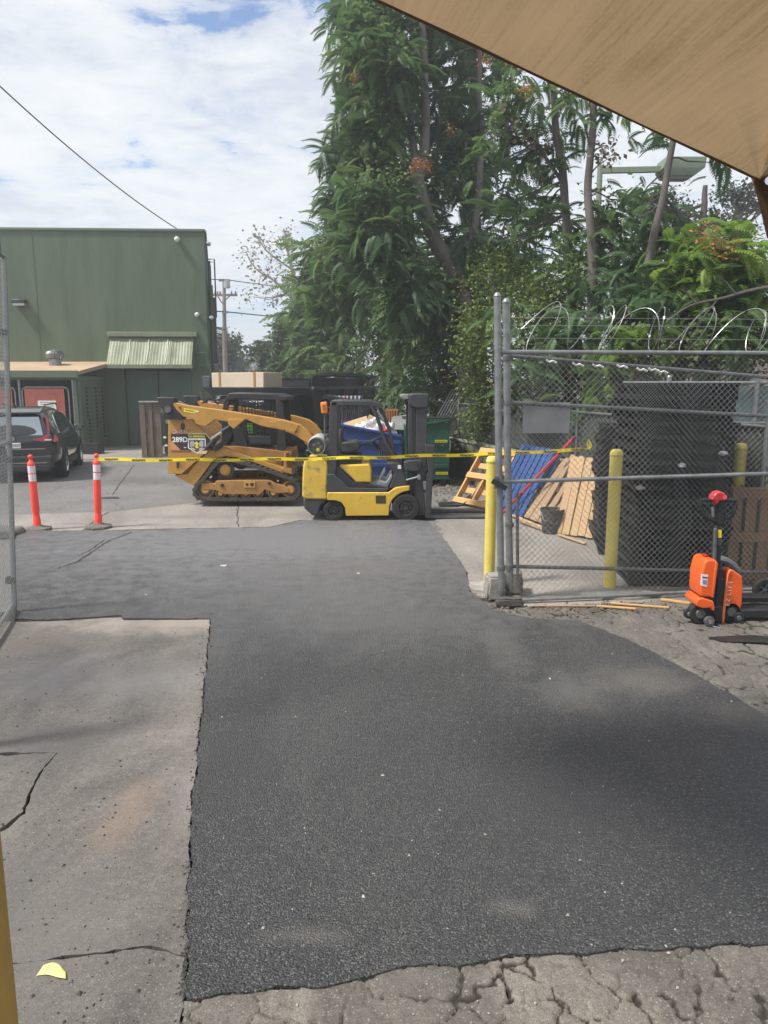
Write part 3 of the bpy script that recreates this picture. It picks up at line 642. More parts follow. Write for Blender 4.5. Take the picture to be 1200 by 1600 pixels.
# ---------------------------------------------------------------- caution tape
M_TAPE = mat('caution_yellow', (.85,.68,.02), .4, transl=.2, var=.08, vscale=6)
A = Vector((g2.x+.03, g2.y-.02, 1.07)); B_ = P(921, 702, 11.05)
def tp(t):
    p = A.lerp(B_, t); p.z -= .10*4*t*(1-t)*.55; p.z += .008*math.sin(t*40); return p
b = MB(); vs = []
for i in range(121):
    t = i/120; p = tp(t); tw = .25*math.sin(t*17)+.15*math.sin(t*41); h = .025*(1 if t < .985 else .5)
    vs += [p+Vector((0, math.sin(tw)*h, math.cos(tw)*h)), p-Vector((0, math.sin(tw)*h, math.cos(tw)*h))]
b.add(vs, [(2*i, 2*i+1, 2*i+3, 2*i+2) for i in range(120)])
tape = b.build('caution_tape', M_TAPE, smooth=180)
tag(tape, 'yellow caution tape stretched from the delineator across the forklift to the fence', 'caution tape')
knot = MB()
for k in range(5): 
    a = k*1.3; knot.tube([B_, B_+Vector((.04*math.cos(a), .02, .05+.03*math.sin(a))), B_+Vector((.02*math.cos(a+1), .02, .12+.03*math.sin(a)))], .007, 4)
knot.build('knot', M_TAPE, tape)
M_INKB = mat('ink_black', (.01,.01,.01), .5)
src = text('lettering', 'CAUTION', .036, M_INKB, tape, (0,0,0), (0,0,0), .0012, bold=.002, sx=1.25)
for k in range(18):
    t = (k+.6)/18; p = tp(t); tw = .25*math.sin(t*17)+.15*math.sin(t*41)
    o = src if k == 0 else src.copy()
    if k: COL.objects.link(o); o.parent = tape
    o.location = p+Vector((0,-.004-abs(math.sin(tw))*.01,0)); o.rotation_euler = (math.pi/2-tw*0, math.pi, 0)

# ---------------------------------------------------------------- side-on machine helpers: outlines measured in the photo at the machine's own distance
class Prof:
    def __init__(s, Y, root): s.Y = Y; s.r = root
    def p(s, px, py): 
        q = P(px, py, s.Y); return (q.x-s.r[0], q.z-s.r[2])
    def l(s, pts): return [s.p(a, b_) for a, b_ in pts]

# ---------------------------------------------------------------- compact track loader
M_YEL = mat('machine_yellow', (.47,.245,.050), .42, var=.12, vscale=2.2, dirt=(.26,.15,.06), dscale=3.6, dthr=.56, coat=.1)
M_YED = mat('machine_yellow_dirty', (.34,.175,.05), .7, var=.25, vscale=4, dirt=(.17,.11,.06), dscale=3.5, dthr=.52)
M_DKG = mat('machine_black', (.022,.023,.026), .5, var=.25, vscale=4, dirt=(.05,.047,.045), dscale=3, dthr=.6)
M_TRK = mat('track_rubber', (.055,.048,.042), .88, var=.35, vscale=10, bump=.4)
YL = 13.25
lroot = G(385, 783); lroot.y = YL
lo = thing('track_loader', 'yellow compact track loader marked 289D parked beside the forklift', 'track loader', lroot)
LP = Prof(YL, lroot)
def c2(l): return [(220+x/4.286, 560+y/4.286) for x, y in l]
# tracks near and far
belt = c2([(350,880),(352,915),(375,940),(420,952),(700,955),(980,953),(1035,940),(1060,915),(1068,870),(1050,825),(1010,800),(760,715),(640,682),(580,672),(530,676),(495,700),(420,790),(365,845)])
def belt_path(n=4):
    pts = [Vector((a, 0, b_)) for a, b_ in LP.l(belt)]; o = []; m = len(pts)
    for i in range(m):
        p0, p1, p2, p3 = pts[i-1], pts[i], pts[(i+1)%m], pts[(i+2)%m]
        for k in range(n):
            t = k/n; o.append(.5*((2*p1)+(-p0+p2)*t+(2*p0-5*p1+4*p2-p3)*t*t+(-p0+3*p1-3*p2+p3)*t**3))
    return o
bp0 = belt_path()
ctr = sum(bp0, Vector())/len(bp0)
for side_, y0 in (('n', 0.0), ('f', 1.42)):
    y1 = y0+.40; b = MB(); m = len(bp0); vs = []
    nrm = []
    for i in range(m):
        d = (bp0[(i+1)%m]-bp0[i-1]).normalized(); nn = Vector((-d.z, 0, d.x))
        nrm.append(nn)
    sg_ = 1 if sum((bp0[i]-ctr).dot(nrm[i]) for i in range(m)) > 0 else -1
    for i in range(m):
        o_, i_ = bp0[i], bp0[i]-nrm[i]*sg_*.055
        for q, y in ((o_, y0), (o_, y1), (i_, y1), (i_, y0)): vs.append((q.x, y, q.z))
    fs = []
    for i in range(m):
        j = (i+1) % m
        for k in range(4): fs.append((i*4+k, i*4+(k+1)%4, j*4+(k+1)%4, j*4+k))
    b.add(vs, fs); tr = b.build('track', M_TRK, lo, smooth=50)
    lug = MB(); per = 0; last = None
    tot = sum((bp0[(i+1)%m]-bp0[i]).length for i in range(m)); nl = 46; acc = 0; tgt = 0
    for i in range(m):
        a, c_ = bp0[i], bp0[(i+1)%m]; L = (c_-a).length
        while tgt < acc+L:
            q = a.lerp(c_, (tgt-acc)/L); d = (c_-a).normalized(); ang = math.atan2(d.z, d.x); nn = nrm[i]*sg_
            M = Matrix.Rotation(-ang, 3, 'Y')
            lug.box((q.x+nn.x*.006, (y0+y1)/2, q.z+nn.z*.006+ (0.0)), (.045, .385, .022), M)
            lug.box((q.x-nn.x*.065, (y0+y1)/2, q.z-nn.z*.065), (.03, .07, .04), M)
            tgt += tot/nl
        acc += L
    o = lug.build('track_lug', M_TRK, tr); o['kind'] = 'stuff'
    def rol(cx, cy, rp, m_=M_YED, hub=True, dy=0.0, nm='roller'):
        x, z = LP.p(220+cx/4.286, 560+cy/4.286); r3 = rp/4.286/86
        o = MB().lathe([(r3*.25,.0),(r3*.9,.0),(r3,.02),(r3,.30),(r3*.9,.32),(r3*.25,.32)], (x, y0+.04+dy, z), 'y', 28).build(nm, m_, lo)
        MB().lathe([(.01,-.012),(r3*.38,-.012),(r3*.42,.0),(.01,.004)], (x, y0+.04+dy, z), 'y', 18).build('hub', M_YEL, o)
        MB().lathe([(r3*.5,-.006),(r3*.8,-.006),(r3*.8,.004),(r3*.5,.004)], (x, y0+.04+dy, z), 'y', 24).build('web', M_BLK, o)
        return o
    rol(428, 880, 62, nm='idler_wheel'); rol(1000, 878, 60, nm='idler_wheel')
    for cx in (530,615,700,782): rol(cx, 905, 36)
    rol(885, 903, 38)
    # drive sprocket
    x, z = LP.p(220+560/4.286, 560+750/4.286); sp_ = MB(); r3 = .165; vs = []
    K = 22; pts = []
    for k in range(K*2): 
        a = 2*math.pi*k/(K*2); rr = r3 if k % 2 == 0 else r3*.86; pts.append((x+rr*math.cos(a), z+rr*math.sin(a)))
    sp_.prism(pts, y0+.10, y0+.16); so = sp_.build('sprocket', mat('sprocket_dark', (.06,.05,.04), .7, var=.3), lo)
    MB().lathe([(.01,-.05),(.05,-.05),(.098,-.03),(.102,.05),(.01,.05)], (x, y0+.09, z), 'y', 26).build('final_drive', M_YEL, so)
    for k in range(8):
        a = 2*math.pi*k/8+.2; MB().lathe([(.004,-.01),(.012,-.01),(.012,.01)], (x+.075*math.cos(a), y0+.055, z+.075*math.sin(a)), 'y', 6).build('bolt', M_YED, so)
    u = MB(); u.prism(LP.l(c2([(400,838),(490,838),(505,820),(840,815),(870,820),(900,838),(960,850),(1000,880),(985,902),(900,905),(830,880),(800,912),(560,912),(500,885),(405,880)])), y0+.02, y0+.30)
    uo = u.build('undercarriage_frame', M_YED, lo, bevel=.012)
    q = MB(); q.prism(LP.l(c2([(690,825),(765,825),(765,865),(690,865)])), y0-.0, y0+.03); q.build('access_plate', M_YEL, uo)
    for (cx, cy, rr) in ((545,852,12),(712,845,10),(745,845,13),(860,838,10)):
        xx, zz = LP.p(220+cx/4.286, 560+cy/4.286); MB().lathe([(.004,-.012),(rr/4.286/86,-.012),(rr/4.286/86,.02)], (xx, y0+.01, zz), 'y', 10).build('bolt', M_BLK, uo)
    u = MB(); u.prism(LP.l(c2([(480,600),(540,600),(780,680),(1010,755),(1015,785),(950,775),(760,705),(640,668),(560,660),(500,672)])), y0+.10, y0+.40 if side_ == 'n' else y0+.30)
    u.build('track_guard', M_YEL, lo, bevel=.01)
# chassis tub
b = MB(); b.prism(LP.l(c2([(200,775),(335,862),(400,800),(500,700),(640,690),(760,735),(960,800),(1000,770),(990,640),(620,600),(470,600),(200,640)])), .40, 1.42)
b.build('chassis', M_YED, lo, bevel=.01)
# rear engine enclosure, stepped side panel
PNL = c2([(173,408),(328,408),(465,545),(462,605),(395,660),(262,780),(170,775)])
for y0, y1 in ((.10, .20), (1.64, 1.74)):
    b = MB(); b.prism(LP.l(PNL), y0, y1); pn = b.build('side_panel', M_YEL, lo, bevel=.008)
    b = MB(); b.prism(LP.l(c2([(262,782),(300,782),(350,715),(400,668),(462,608),(500,600),(530,640),(470,690),(345,862),(205,790)])), y0+.05, y1+.05); b.build('step_panel', M_YEL, lo, bevel=.008)
b = MB(); b.prism(LP.l(c2([(180,415),(328,415),(460,545),(520,610),(420,790),(330,850),(205,782)])), .22, 1.62); b.build('engine_cover', M_YED, lo)
b = MB(); b.prism(LP.l(c2([(108,385),(150,350),(175,352),(176,640),(150,655),(128,640),(125,420)])), .28, 1.56); rd = b.build('rear_door', M_DKG, lo, bevel=.015)
for (cx, cy) in ((140,537),(150,592)):
    x, z = LP.p(220+cx/4.286, 560+cy/4.286)
    MB().box((x-.02,.30,z),(.05,.10,.03)).build('rear_lamp', M_WHT, rd, bevel=.005)
MB().prism(LP.l(c2([(140,415),(168,415),(168,440),(140,440)])), .24, .30).build('latch_plate', M_GAL, rd)
# decals: flat print mounted on the near panel
yq = .0965
def dec(pts, m, dy=0.0, name='decal', par=None):
    b = MB(); b.prism(LP.l(pts), yq-dy-.0012, yq-dy+.0035); return b.build(name, m, par or pn0, smooth=0)
pn0 = [o for o in kids(lo) if o.name.startswith('side_panel')][0]
def c10(l): return [(240+x/10, 640+y/10) for x, y in l]
M_DEC = mat('decal_black', (.035,.025,.025), .5); M_DECW = mat('decal_white', (.78,.78,.76), .45); M_DECO = mat('decal_copper', (.62,.26,.12), .5); M_DECB = mat('decal_brown', (.19,.085,.055), .6); M_DECY = mat('decal_yellow', (.80,.78,.06), .45); M_DECG = mat('decal_cream', (.72,.60,.34), .5)
dec(c10([(520,375),(800,375),(885,485),(875,590),(795,700),(655,700),(520,560)]), M_DECG)
dec(c10([(250,390),(520,390),(520,640),(400,640),(250,485)]), M_DEC, .001)
dec(c10([(250,490),(402,640),(240,640)]), M_DECO, .001)
dec(c10([(525,392),(795,392),(868,485),(858,585),(785,648),(525,648)]), M_DEC, .002)
dec(c10([(250,325),(520,325),(520,388),(250,388)]), M_DECB, .001)
dec(c10([(400,240),(430,205),(465,235),(470,285),(450,325),(415,325),(398,285)]), M_DEC, .001)
dec(c10([(512,408),(792,408),(792,442),(512,442)]), mat('decal_darkgreen', (.06,.09,.03), .5), .003)
dec(c10([(515,455),(795,455),(795,480),(515,480)]), M_DECW, .003)
dec(c10([(515,478),(795,478),(795,610),(655,692),(515,610)]), M_DECW, .003)
dec(c10([(532,484),(778,484),(778,600),(655,675),(532,600)]), M_DEC, .004)
dec(c10([(548,500),(600,490),(620,520),(620,580),(548,590)]), mat('decal_grey', (.45,.47,.48), .5), .005)
dec(c10([(690,520),(715,490),(760,500),(760,590),(690,580)]), mat('decal_grey', (.45,.47,.48), .5), .005)
dec(c10([(655,545),(560,610),(655,665),(745,610)]), M_DECB, .0045)
dec(c10([(655,500),(690,545),(665,560),(688,600),(655,612),(625,590),(640,560),(612,530)]), M_DECY, .006)
dec(c10([(452,585),(470,600),(495,588),(478,608),(455,605)]), M_DECW, .002)
dec(c10([(560,595),(625,625),(625,640),(560,610)]), M_DECW, .005); dec(c10([(745,595),(690,625),(690,640),(745,610)]), M_DECW, .005)
dec(c10([(255,655),(560,655),(560,668),(255,668)]), M_DECB, .001)
def dtext(s_, px, py, size, m, dy, sx=1.0, bold=0.0, y=None):
    x, z = LP.p(px, py); return text('lettering', s_, size, m, pn0, (x, (y or yq)-dy, z), FRONT, .0008, bold=bold, sx=sx)
dtext('289D', 279, 687.8, .125, M_DECW, .0045, .98, .004)
dtext('GR4536', 278.5, 675.6, .085, mat('decal_pink', (.60,.36,.28), .5), .0035, 1.05, .003)
dtext('CA GRINDING', 305.2, 682.6, .052, M_DECY, .0065, .86, .002)
# lower vent recess in the panel
dec(c2([(225,680),(250,680),(255,720),(240,752),(222,735)]), M_YED, .001, 'tow_recess'); dec(c2([(230,700),(248,700),(246,735),(232,740)]), M_BLK, .002, 'tow_recess')
# lift arms
ARM = c2([(205,290),(320,315),(590,352),(800,385),(960,412),(1060,440),(1110,475),(1160,535),(1150,590),(1100,560),(1030,512),(950,482),(800,450),(700,405),(622,470),(590,442),(585,425),(500,408),(432,457),(370,440),(355,405),(283,390),(240,345)])
for y0, y1, nm in ((-.02, .14, 'n'), (1.70, 1.86, 'f')):
    b = MB(); b.prism(LP.l(ARM), y0, y1); ao = b.build('lift_arm', M_YEL, lo, bevel=.012)
    if nm == 'n':
        b = MB(); b.prism(LP.l(c2([(588,405),(700,405),(625,470),(590,445)])), y0-.02, y0+.01); b.build('gusset_plate', M_YEL, ao, bevel=.005)
        b = MB(); b.prism(LP.l(c2([(860,420),(960,415),(1060,445),(1030,500),(950,478),(880,455)])), y0-.02, y0+.01); b.build('gusset_plate', M_YEL, ao, bevel=.005)
        b = MB(); b.prism(LP.l(c2([(292,333),(365,345),(364,368),(290,356)])), y0-.004, y0+.0); st_ = b.build('sticker', M_DECY, ao, smooth=0)
        b = MB(); b.prism(LP.l(c2([(300,340),(358,349),(357,358),(299,349)])), y0-.006, y0-.002); b.build('print_line', mat('decal_olive', (.30,.22,.03), .5), st_, smooth=0)
        b = MB(); b.prism(LP.l(c2([(368,348),(390,352),(388,362),(367,358)])), y0-.005, y0); b.build('sticker', M_DECW, ao, smooth=0)
        for (cx, cy) in ((995,545),(965,480),(265,330),(1040,490)):
            x, z = LP.p(220+cx/4.286, 560+cy/4.286); MB().lathe([(.004,-.02),(.016,-.02),(.018,.0)], (x, y0, z), 'y', 10).build('pin', M_BLK, ao)
    b = MB(); b.prism(LP.l(c2([(105,265),(125,258),(215,262),(240,300),(215,310),(290,408),(180,410),(150,350)])), y0+.0, y1+.05); lk = b.build('arm_link', M_DKG, lo, bevel=.015)
    x, z = LP.p(220+187/4.286, 560+340/4.286)
    MB().lathe([(.01,-.03),(.075,-.03),(.08,.0)], (x, y0, z), 'y', 22).build('pivot', M_DKG, lk)
    MB().lathe([(.045,-.045),(.06,-.045),(.06,.0)], (x, y0, z), 'y', 22).build('pivot_ring', M_GALD, lk)
x0, z0 = LP.p(220+1115/4.286, 560+560/4.286)
MB().cyl((x0, .0, z0), (x0, 1.8, z0), .05, 14).build('cross_tube', M_YEL, lo)
# hydraulic cylinder, hoses
def hp(cx, cy, y): x, z = LP.p(220+cx/4.286, 560+cy/4.286); return Vector((x, y, z))
MB().cyl(hp(470,540,.02), hp(560,480,.02), .022, 10).build('piston_rod', M_CHR, lo)
MB().cyl(hp(540,492,.03), hp(592,460,.03), .040, 12).build('cylinder', M_DKG, lo)
MB().cyl(hp(430,610,.05), hp(520,520,.05), .042, 12).build('cylinder', M_DKG, lo)
for k in range(5):
    MB().tube([hp(465,570+k*10,.0+.02*k), hp(500,585+k*8,.0), hp(535,560+k*9,.03), hp(575,520+k*10,.06), hp(600,470+k*12,.1)], .016, 6).build('hose', M_BLK, lo)
for k in range(3):
    MB().tube([hp(400+k*12,300,.1+.05*k), hp(430,275-k*4,.15), hp(470,280,.2), hp(500,310,.25)], .016, 6).build('hose', M_BLK, lo)
MB().tube([hp(215,268,.1), hp(250,280,.1), hp(300,300,.12), hp(350,312,.14)], .014, 6).build('hose', M_BLK, lo)
# cab: frame, roof, mesh sides
cy0, cy1 = .42, 1.42
b = MB(); b.prism(LP.l(c2([(560,232),(900,240),(935,262),(930,292),(860,285),(600,275),(540,290),(515,330),(520,300),(538,260)])), cy0, cy1); b.build('cab_roof', M_DKG, lo, bevel=.02)
b = MB(); b.prism(LP.l(c2([(900,250),(962,258),(958,285),(905,285)])), cy0-.04, cy1+.04); b.build('roof_visor', M_DKG, lo, bevel=.01)
for y in (cy0, cy1-.06):
    b = MB()
    b.prism(LP.l(c2([(880,285),(930,285),(955,620),(890,640),(895,420)])), y, y+.06)
    b.prism(LP.l(c2([(515,335),(545,290),(560,300),(545,350),(560,420),(600,560),(560,600),(505,560),(510,400)])), y, y+.06)
    b.prism(LP.l(c2([(600,470),(640,470),(700,640),(950,640),(950,700),(800,690),(520,600),(590,470)])), y, y+.06)
    b.prism(LP.l(c2([(690,530),(850,530),(850,585),(700,585)])), y, y+.04)
    b.build('cab_frame', M_DKG, lo, bevel=.008)
    g = MB()
    x0, z0 = LP.p(220+550/4.286, 560+290/4.286); x1, z1 = LP.p(220+890/4.286, 560+640/4.286)
    k = x0
    while k < x1: g.b6(k, k+.011, y+.02, y+.03, z1, z0); k += .062
    k = z1
    while k < z0: g.b6(x0, x1, y+.03, y+.04, k, k+.011); k += .062
    o = g.build('window_mesh', M_BLK, lo, smooth=0); o['kind'] = 'stuff'
b = MB(); b.prism(LP.l(c2([(640,600),(660,420),(700,415),(720,560),(850,575),(850,610)])), .65, 1.2); b.build('seat', M_BLK, lo, bevel=.03)
MB().prism(LP.l(c2([(660,650),(900,650),(950,750),(700,700)])), .42, 1.42).build('cab_floor', M_DKG, lo)
ve = MB()
for k in range(3): ve.tube([hp(680+k*9,450,.60), hp(685+k*8,480,.57), hp(690+k*7,515,.60)], .028, 6)
tag(ve.build('safety_vest', mat('neon_green', (.25,.85,.05), .6)), 'neon green safety vest hung on the seat inside the track loader cab', 'vest'); bpy.data.objects['safety_vest'].location = lroot
# front coupler
b = MB(); b.prism(LP.l(c2([(955,640),(972,640),(975,735),(1010,745),(1012,782),(940,760),(935,740),(955,730)])), .05, 1.75); b.build('coupler', M_YED, lo, bevel=.01)
b = MB(); b.prism(LP.l(c2([(890,690),(935,690),(930,735),(890,725)])), .3, .42); b.build('step', M_YED, lo, bevel=.01)
MB().tube([hp(1040,790,.1),hp(1050,720,.1),hp(1010,700,.1)], .02, 6).build('hose', M_BLK, lo)
lo.location = lroot

# ---------------------------------------------------------------- forklift
M_FY = mat('forklift_yellow', (.66,.43,.045), .45, var=.14, vscale=2.4, dirt=(.30,.20,.06), dscale=5.5, dthr=.56, coat=.1)
M_FYD = mat('forklift_yellow_worn', (.64,.43,.06), .5, var=.12, vscale=3, dirt=(.23,.185,.10), dscale=5.5, dthr=.53, bump=.15, bscale=20)
M_FG = mat('forklift_charcoal', (.040,.040,.044), .55, var=.22, vscale=4, dirt=(.085,.08,.072), dscale=5, dthr=.58)
YF = 11.85
fr_ = G(575, 814); fr_.y = YF
fk = thing('forklift', 'yellow and charcoal forklift with a gas tank, parked side-on behind the tape', 'forklift', fr_)
FP = Prof(YF, fr_)
def c3(l): return [(440+x/4.286, 580+y/4.286) for x, y in l]
def fp(cx, cy, y): x, z = FP.p(440+cx/4.286, 580+cy/4.286); return Vector((x, y, z))
def fpr(name, l, y0, y1, m, bev=.012, par=fk, seg=2): return MB().prism(FP.l(c3(l)), y0, y1).build(name, m, par, bevel=bev, seg=seg)
FW = 1.02
cw = fpr('counterweight', [(150,598),(175,590),(300,600),(308,640),(302,862),(150,858),(135,840),(138,700),(142,640)], .03, FW-.03, M_FYD, .045, seg=3)
fpr('tow_slot', [(132,700),(160,705),(162,760),(134,770)], .35, .65, M_BLK, .01, cw)
fpr('counterweight_foot', [(138,856),(305,864),(262,905),(252,950),(240,972),(200,968),(150,925)], .05, FW-.05, M_FG, .03)
fpr('rear_frame', [(250,880),(300,870),(340,860),(420,880),(430,966),(400,975),(250,960)], .30, FW-.3, M_BLK, 0)
bd = fpr('body_side', [(305,812),(716,812),(760,780),(800,772),(858,768),(856,800),(812,808),(770,832),(740,862),(722,905),(718,968),(430,970),(425,915),(400,880),(360,866),(305,864)], .0, .10, M_FY, .012)
fpr('body_side', [(305,812),(716,812),(760,780),(800,772),(858,768),(856,800),(812,808),(770,832),(740,862),(722,905),(718,968),(430,970),(425,915),(400,880),(360,866),(305,864)], FW-.10, FW, M_FY, .012)
fpr('access_opening', [(630,832),(698,832),(698,886),(630,886)], -.004, .02, mat('recess_brown', (.055,.04,.012), .8), 0, bd)
fpr('body_core', [(310,815),(716,815),(780,790),(800,830),(740,870),(720,960),(432,960),(420,890),(310,866)], .10, FW-.1, M_BLK, 0)
fpr('frame_step', [(300,690),(352,690),(450,782),(722,786),(700,812),(303,812)], .02, FW-.02, M_FG, .012)
fpr('frame_lining', [(350,660),(372,640),(480,748),(600,762),(722,786),(450,783),(352,695)], .06, .22, M_BLK, .01)
fpr('engine_hood', [(385,632),(585,628),(600,655),(602,752),(495,752),(452,705),(395,655)], .10, FW-.10, M_FY, .025, seg=3)
fpr('engine_bay', [(330,560),(530,570),(530,640),(390,640),(350,680),(310,690)], .2, FW-.2, M_BLK, .01)
fpr('seat', [(378,500),(395,482),(500,478),(522,500),(520,535),(470,560),(385,560)], .28, .75, mat('seat_vinyl', (.06,.055,.055), .6, var=.3, vscale=12), .03)
fpr('seat_back', [(375,400),(392,395),(402,480),(398,500),(376,500)], .28, .75, mat('seat_vinyl', (.06,.055,.055), .6), .02)
for y in (.04, FW-.12):
    sfx = fpr('rear_pillar', [(322,205),(372,205),(376,560),(360,700),(305,700),(315,400)], y, y+.08, M_FG, .015)
    fpr('front_pillar', [(575,215),(606,225),(642,300),(700,470),(760,560),(800,640),(770,650),(735,560),(680,470),(620,290)], y, y+.06, M_FG, .012)
    if y < .5: 
        fpr('grab_handle', [(655,290),(672,292),(690,330),(680,335)], y-.02, y+.02, M_GAL, .004, sfx)
# second inner brace
for y in (.10, FW-.17): fpr('pillar_brace', [(640,232),(665,232),(735,400),(760,560),(735,560),(715,410),(655,270)], y, y+.05, M_FG, .01)
for y in (.04, FW-.12): fpr('guard_rail', [(330,195),(590,197),(650,210),(680,245),(665,255),(625,240),(590,235),(330,232)], y, y+.08, M_FG, .015)
for k in range(7):
    cx = 345+k*42; a = fp(cx, 206, .1); MB().b6(a.x-.012, a.x+.012, .10, FW-.1, a.z-.02, a.z+.02).build('guard_bar', M_FG, fk)
fpr('front_cowl', [(700,615),(790,612),(830,700),(842,768),(790,775),(720,790),(760,680)], .03, FW-.03, M_FG, .02)
fpr('dashboard', [(640,470),(690,500),(780,610),(770,650),(720,640),(680,560)], .25, FW-.25, M_FG, .02)
fpr('data_plate', [(778,630),(800,630),(800,655),(778,655)], .024, .03, M_WHT, .0)
fpr('floor_plate', [(560,765),(600,752),(650,740),(700,755),(735,700),(745,710),(712,784),(560,782)], .15, FW-.15, mat('floor_steel', (.26,.28,.29), .5, var=.4, vscale=8), .006)
for y in (.3, .45, .6): fpr('pedal', [(640,745),(690,670),(700,680),(655,752)], y, y+.06, M_GAL, .006)
a = fp(610, 480, .5)
st = MB(); cc = []
for k in range(28):
    t = 2*math.pi*k/28; cc.append(a+Matrix.Rotation(R(-24), 3, 'Y') @ Vector((.165*math.cos(t), .165*math.sin(t), 0)))
st.tube(cc, .013, 8, closed=True); sw_ = st.build('steering_wheel', M_BLK, fk)
s2 = MB()
for k in range(3):
    t = 2*math.pi*k/3; s2.tube([a+Vector((0,0,-.02)), a+Matrix.Rotation(R(-24), 3, 'Y') @ Vector((.16*math.cos(t), .16*math.sin(t), 0))], .012, 6)
s2.tube([a+Vector((0,0,-.01)), fp(680, 590, .5)], .025, 8); s2.build('spoke', M_BLK, sw_)
for k in range(3): MB().tube([fp(660+k*14,600,.35), fp(652+k*14,540,.33)], .008, 5).build('lever', M_GAL, fk)
# wheels
def fwheel(cx, cy, rp, w, y):
    c = fp(cx, cy, 0); r = c.z if False else rp/4.286/96.5
    o = bpy.data.objects.new('wheel', MB().lathe([(r*.55,0),(r*.92,0),(r,.02),(r,w-.02),(r*.92,w),(r*.55,w)], (0,0,0), 'y', 36).mesh('wheel', 40)); COL.objects.link(o); o.parent = fk
    o.location = (c.x, y, r); o.data.materials.append(M_RUB)
    MB().lathe([(.01,.015),(r*.16,.015),(r*.2,.05),(r*.48,.06),(r*.54,.01),(r*.58,.01),(r*.58,.10),(.01,.10)], (0,0,0), 'y', 30).build('rim', mat('wheel_hub', (.035,.034,.034), .55, var=.4, vscale=12), o)
    for k in range(7):
        t = 2*math.pi*k/7; MB().lathe([(.003,-.005),(.014,-.005),(.015,.02)], (r*.34*math.cos(t), .05, r*.34*math.sin(t)), 'y', 6).build('wheel_nut', M_GALD, o)
for y in (.04, FW-.26): fwheel(347, 940, 69, .22, y)
for y in (.0, FW-.24): fwheel(832, 915, 92, .24, y)
# gas tank across the counterweight
a = fp(233, 503, 0); rt = .158
tk = MB().lathe([(.10,-.02),(.135,-.012),(rt,.05),(rt,.62),(.12,.70),(.02,.72)], (a.x, .12, a.z), 'y', 32).build('gas_tank', mat('tank_grey', (.42,.42,.41), .45, var=.15, vscale=5), fk)
MB().lathe([(.128,-.12),(.142,-.12),(.142,.02),(.128,.02)], (a.x, .12, a.z), 'y', 32).build('collar', M_GAL, tk)
MB().lathe([(.01,-.05),(.125,-.03),(.126,.0)], (a.x, .12, a.z), 'y', 28).build('tank_end', mat('tank_end', (.16,.15,.12), .6, var=.5, vscale=22), tk)
MB().lathe([(.005,-.07),(.03,-.06),(.035,-.03)], (a.x+.02, .10, a.z-.06), 'y', 12).build('valve', mat('brass', (.6,.5,.05), .35, metal=.3), tk)
for (dx, dz) in ((.03,.05),(-.05,.02),(.06,-.02)): MB().lathe([(.004,-.05),(.02,-.05),(.022,-.02)], (a.x+dx, .10, a.z+dz), 'y', 8).build('fitting', M_GAL, tk)
MB().tube([fp(160,560,.25), fp(165,590,.25), fp(300,590,.25), fp(310,540,.25)], .02, 6).build('tank_bracket', M_FG, tk)
MB().tube([fp(270,470,.2), fp(300,430,.2), fp(330,440,.25), fp(330,520,.3)], .022, 7).build('gas_hose', M_GALD, fk)
# warning lamp on its bracket
MB().tube([fp(285,450,.1), fp(285,300,.1), fp(285,250,.1)], .013, 6).build('lamp_pole', M_GALD, fk)
wl = fpr('warning_lamp', [(258,210),(300,204),(306,278),(265,284)], .04, .12, mat('amber', (.85,.28,.02), .35), .012)
fpr('lamp_core', [(270,226),(292,223),(296,262),(275,265)], .03, .05, mat('amber_dark', (.45,.10,.01), .4), .004, wl)
for cz in (245, 285): MB().tube([fp(285,cz,.1), fp(325,cz-4,.1)], .008, 5).build('lamp_arm', M_ORG, fk)
# mast
for y in (.12, FW-.22):
    fpr('mast_channel', [(905,245),(978,245),(962,975),(890,975)], y, y+.10, M_FG, .008)
    fpr('mast_channel', [(850,205),(880,205),(882,970),(850,700)], y+.04, y+.09, M_FG, .006)
    fpr('mast_inner_rail', [(884,200),(902,200),(890,975),(880,975)], y+.01, y+.06, M_BLK, .004)
for y in (.30, .46, .62): 
    MB().cyl(fp(893,235,y), fp(885,960,y), .028, 10).build('lift_cylinder', M_GALD if y == .46 else M_BLK, fk)
fpr('mast_head', [(856,155),(880,150),(990,152),(985,248),(905,250),(862,235)], .08, FW-.08, M_FG, .02)
fpr('mast_lamp', [(793,160),(815,153),(856,155),(858,190),(820,192),(797,180)], .18, .42, mat('lamp_grey', (.24,.24,.24), .5), .015)
MB().tube([fp(835,190,.3), fp(850,260,.3), fp(870,300,.3)], .02, 6).build('hose', M_BLK, fk)
for k in range(3): MB().tube([fp(845,210+k*5,.35+k*.03), fp(840,400,.36+k*.03), fp(850,600,.35)], .012, 5).build('hose', M_BLK, fk)
fpr('mast_bracket', [(818,612),(850,600),(938,596),(938,655),(900,672),(820,668)], .02, .2, M_FG, .012)
MB().cyl(fp(915,628,.0), fp(915,628,.03), .028, 14).build('bracket_hole', M_BLK, fk)
MB().cyl(fp(833,732,.06), fp(920,708,.06), .018, 8).build('tilt_cylinder', M_CHR, fk)
fpr('tilt_pin', [(910,695),(932,695),(932,728),(910,728)], .02, .12, M_GAL, .006)
fpr('carriage', [(962,492),(1028,498),(1024,560),(1000,985),(962,990),(968,700),(985,680)], .05, FW-.05, M_FG, .01)
fpr('carriage_roller', [(945,740),(980,740),(985,800),(950,800)], .06, .13, M_GAL, .015)
fpr('mast_plate', [(862,680),(942,680),(938,900),(935,975),(900,985),(870,820)], .28, FW-.28, M_BLK, .0)
MB().cyl(fp(965,820,.1), fp(972,960,.1), .016, 8).build('chain', M_GALD, fk)
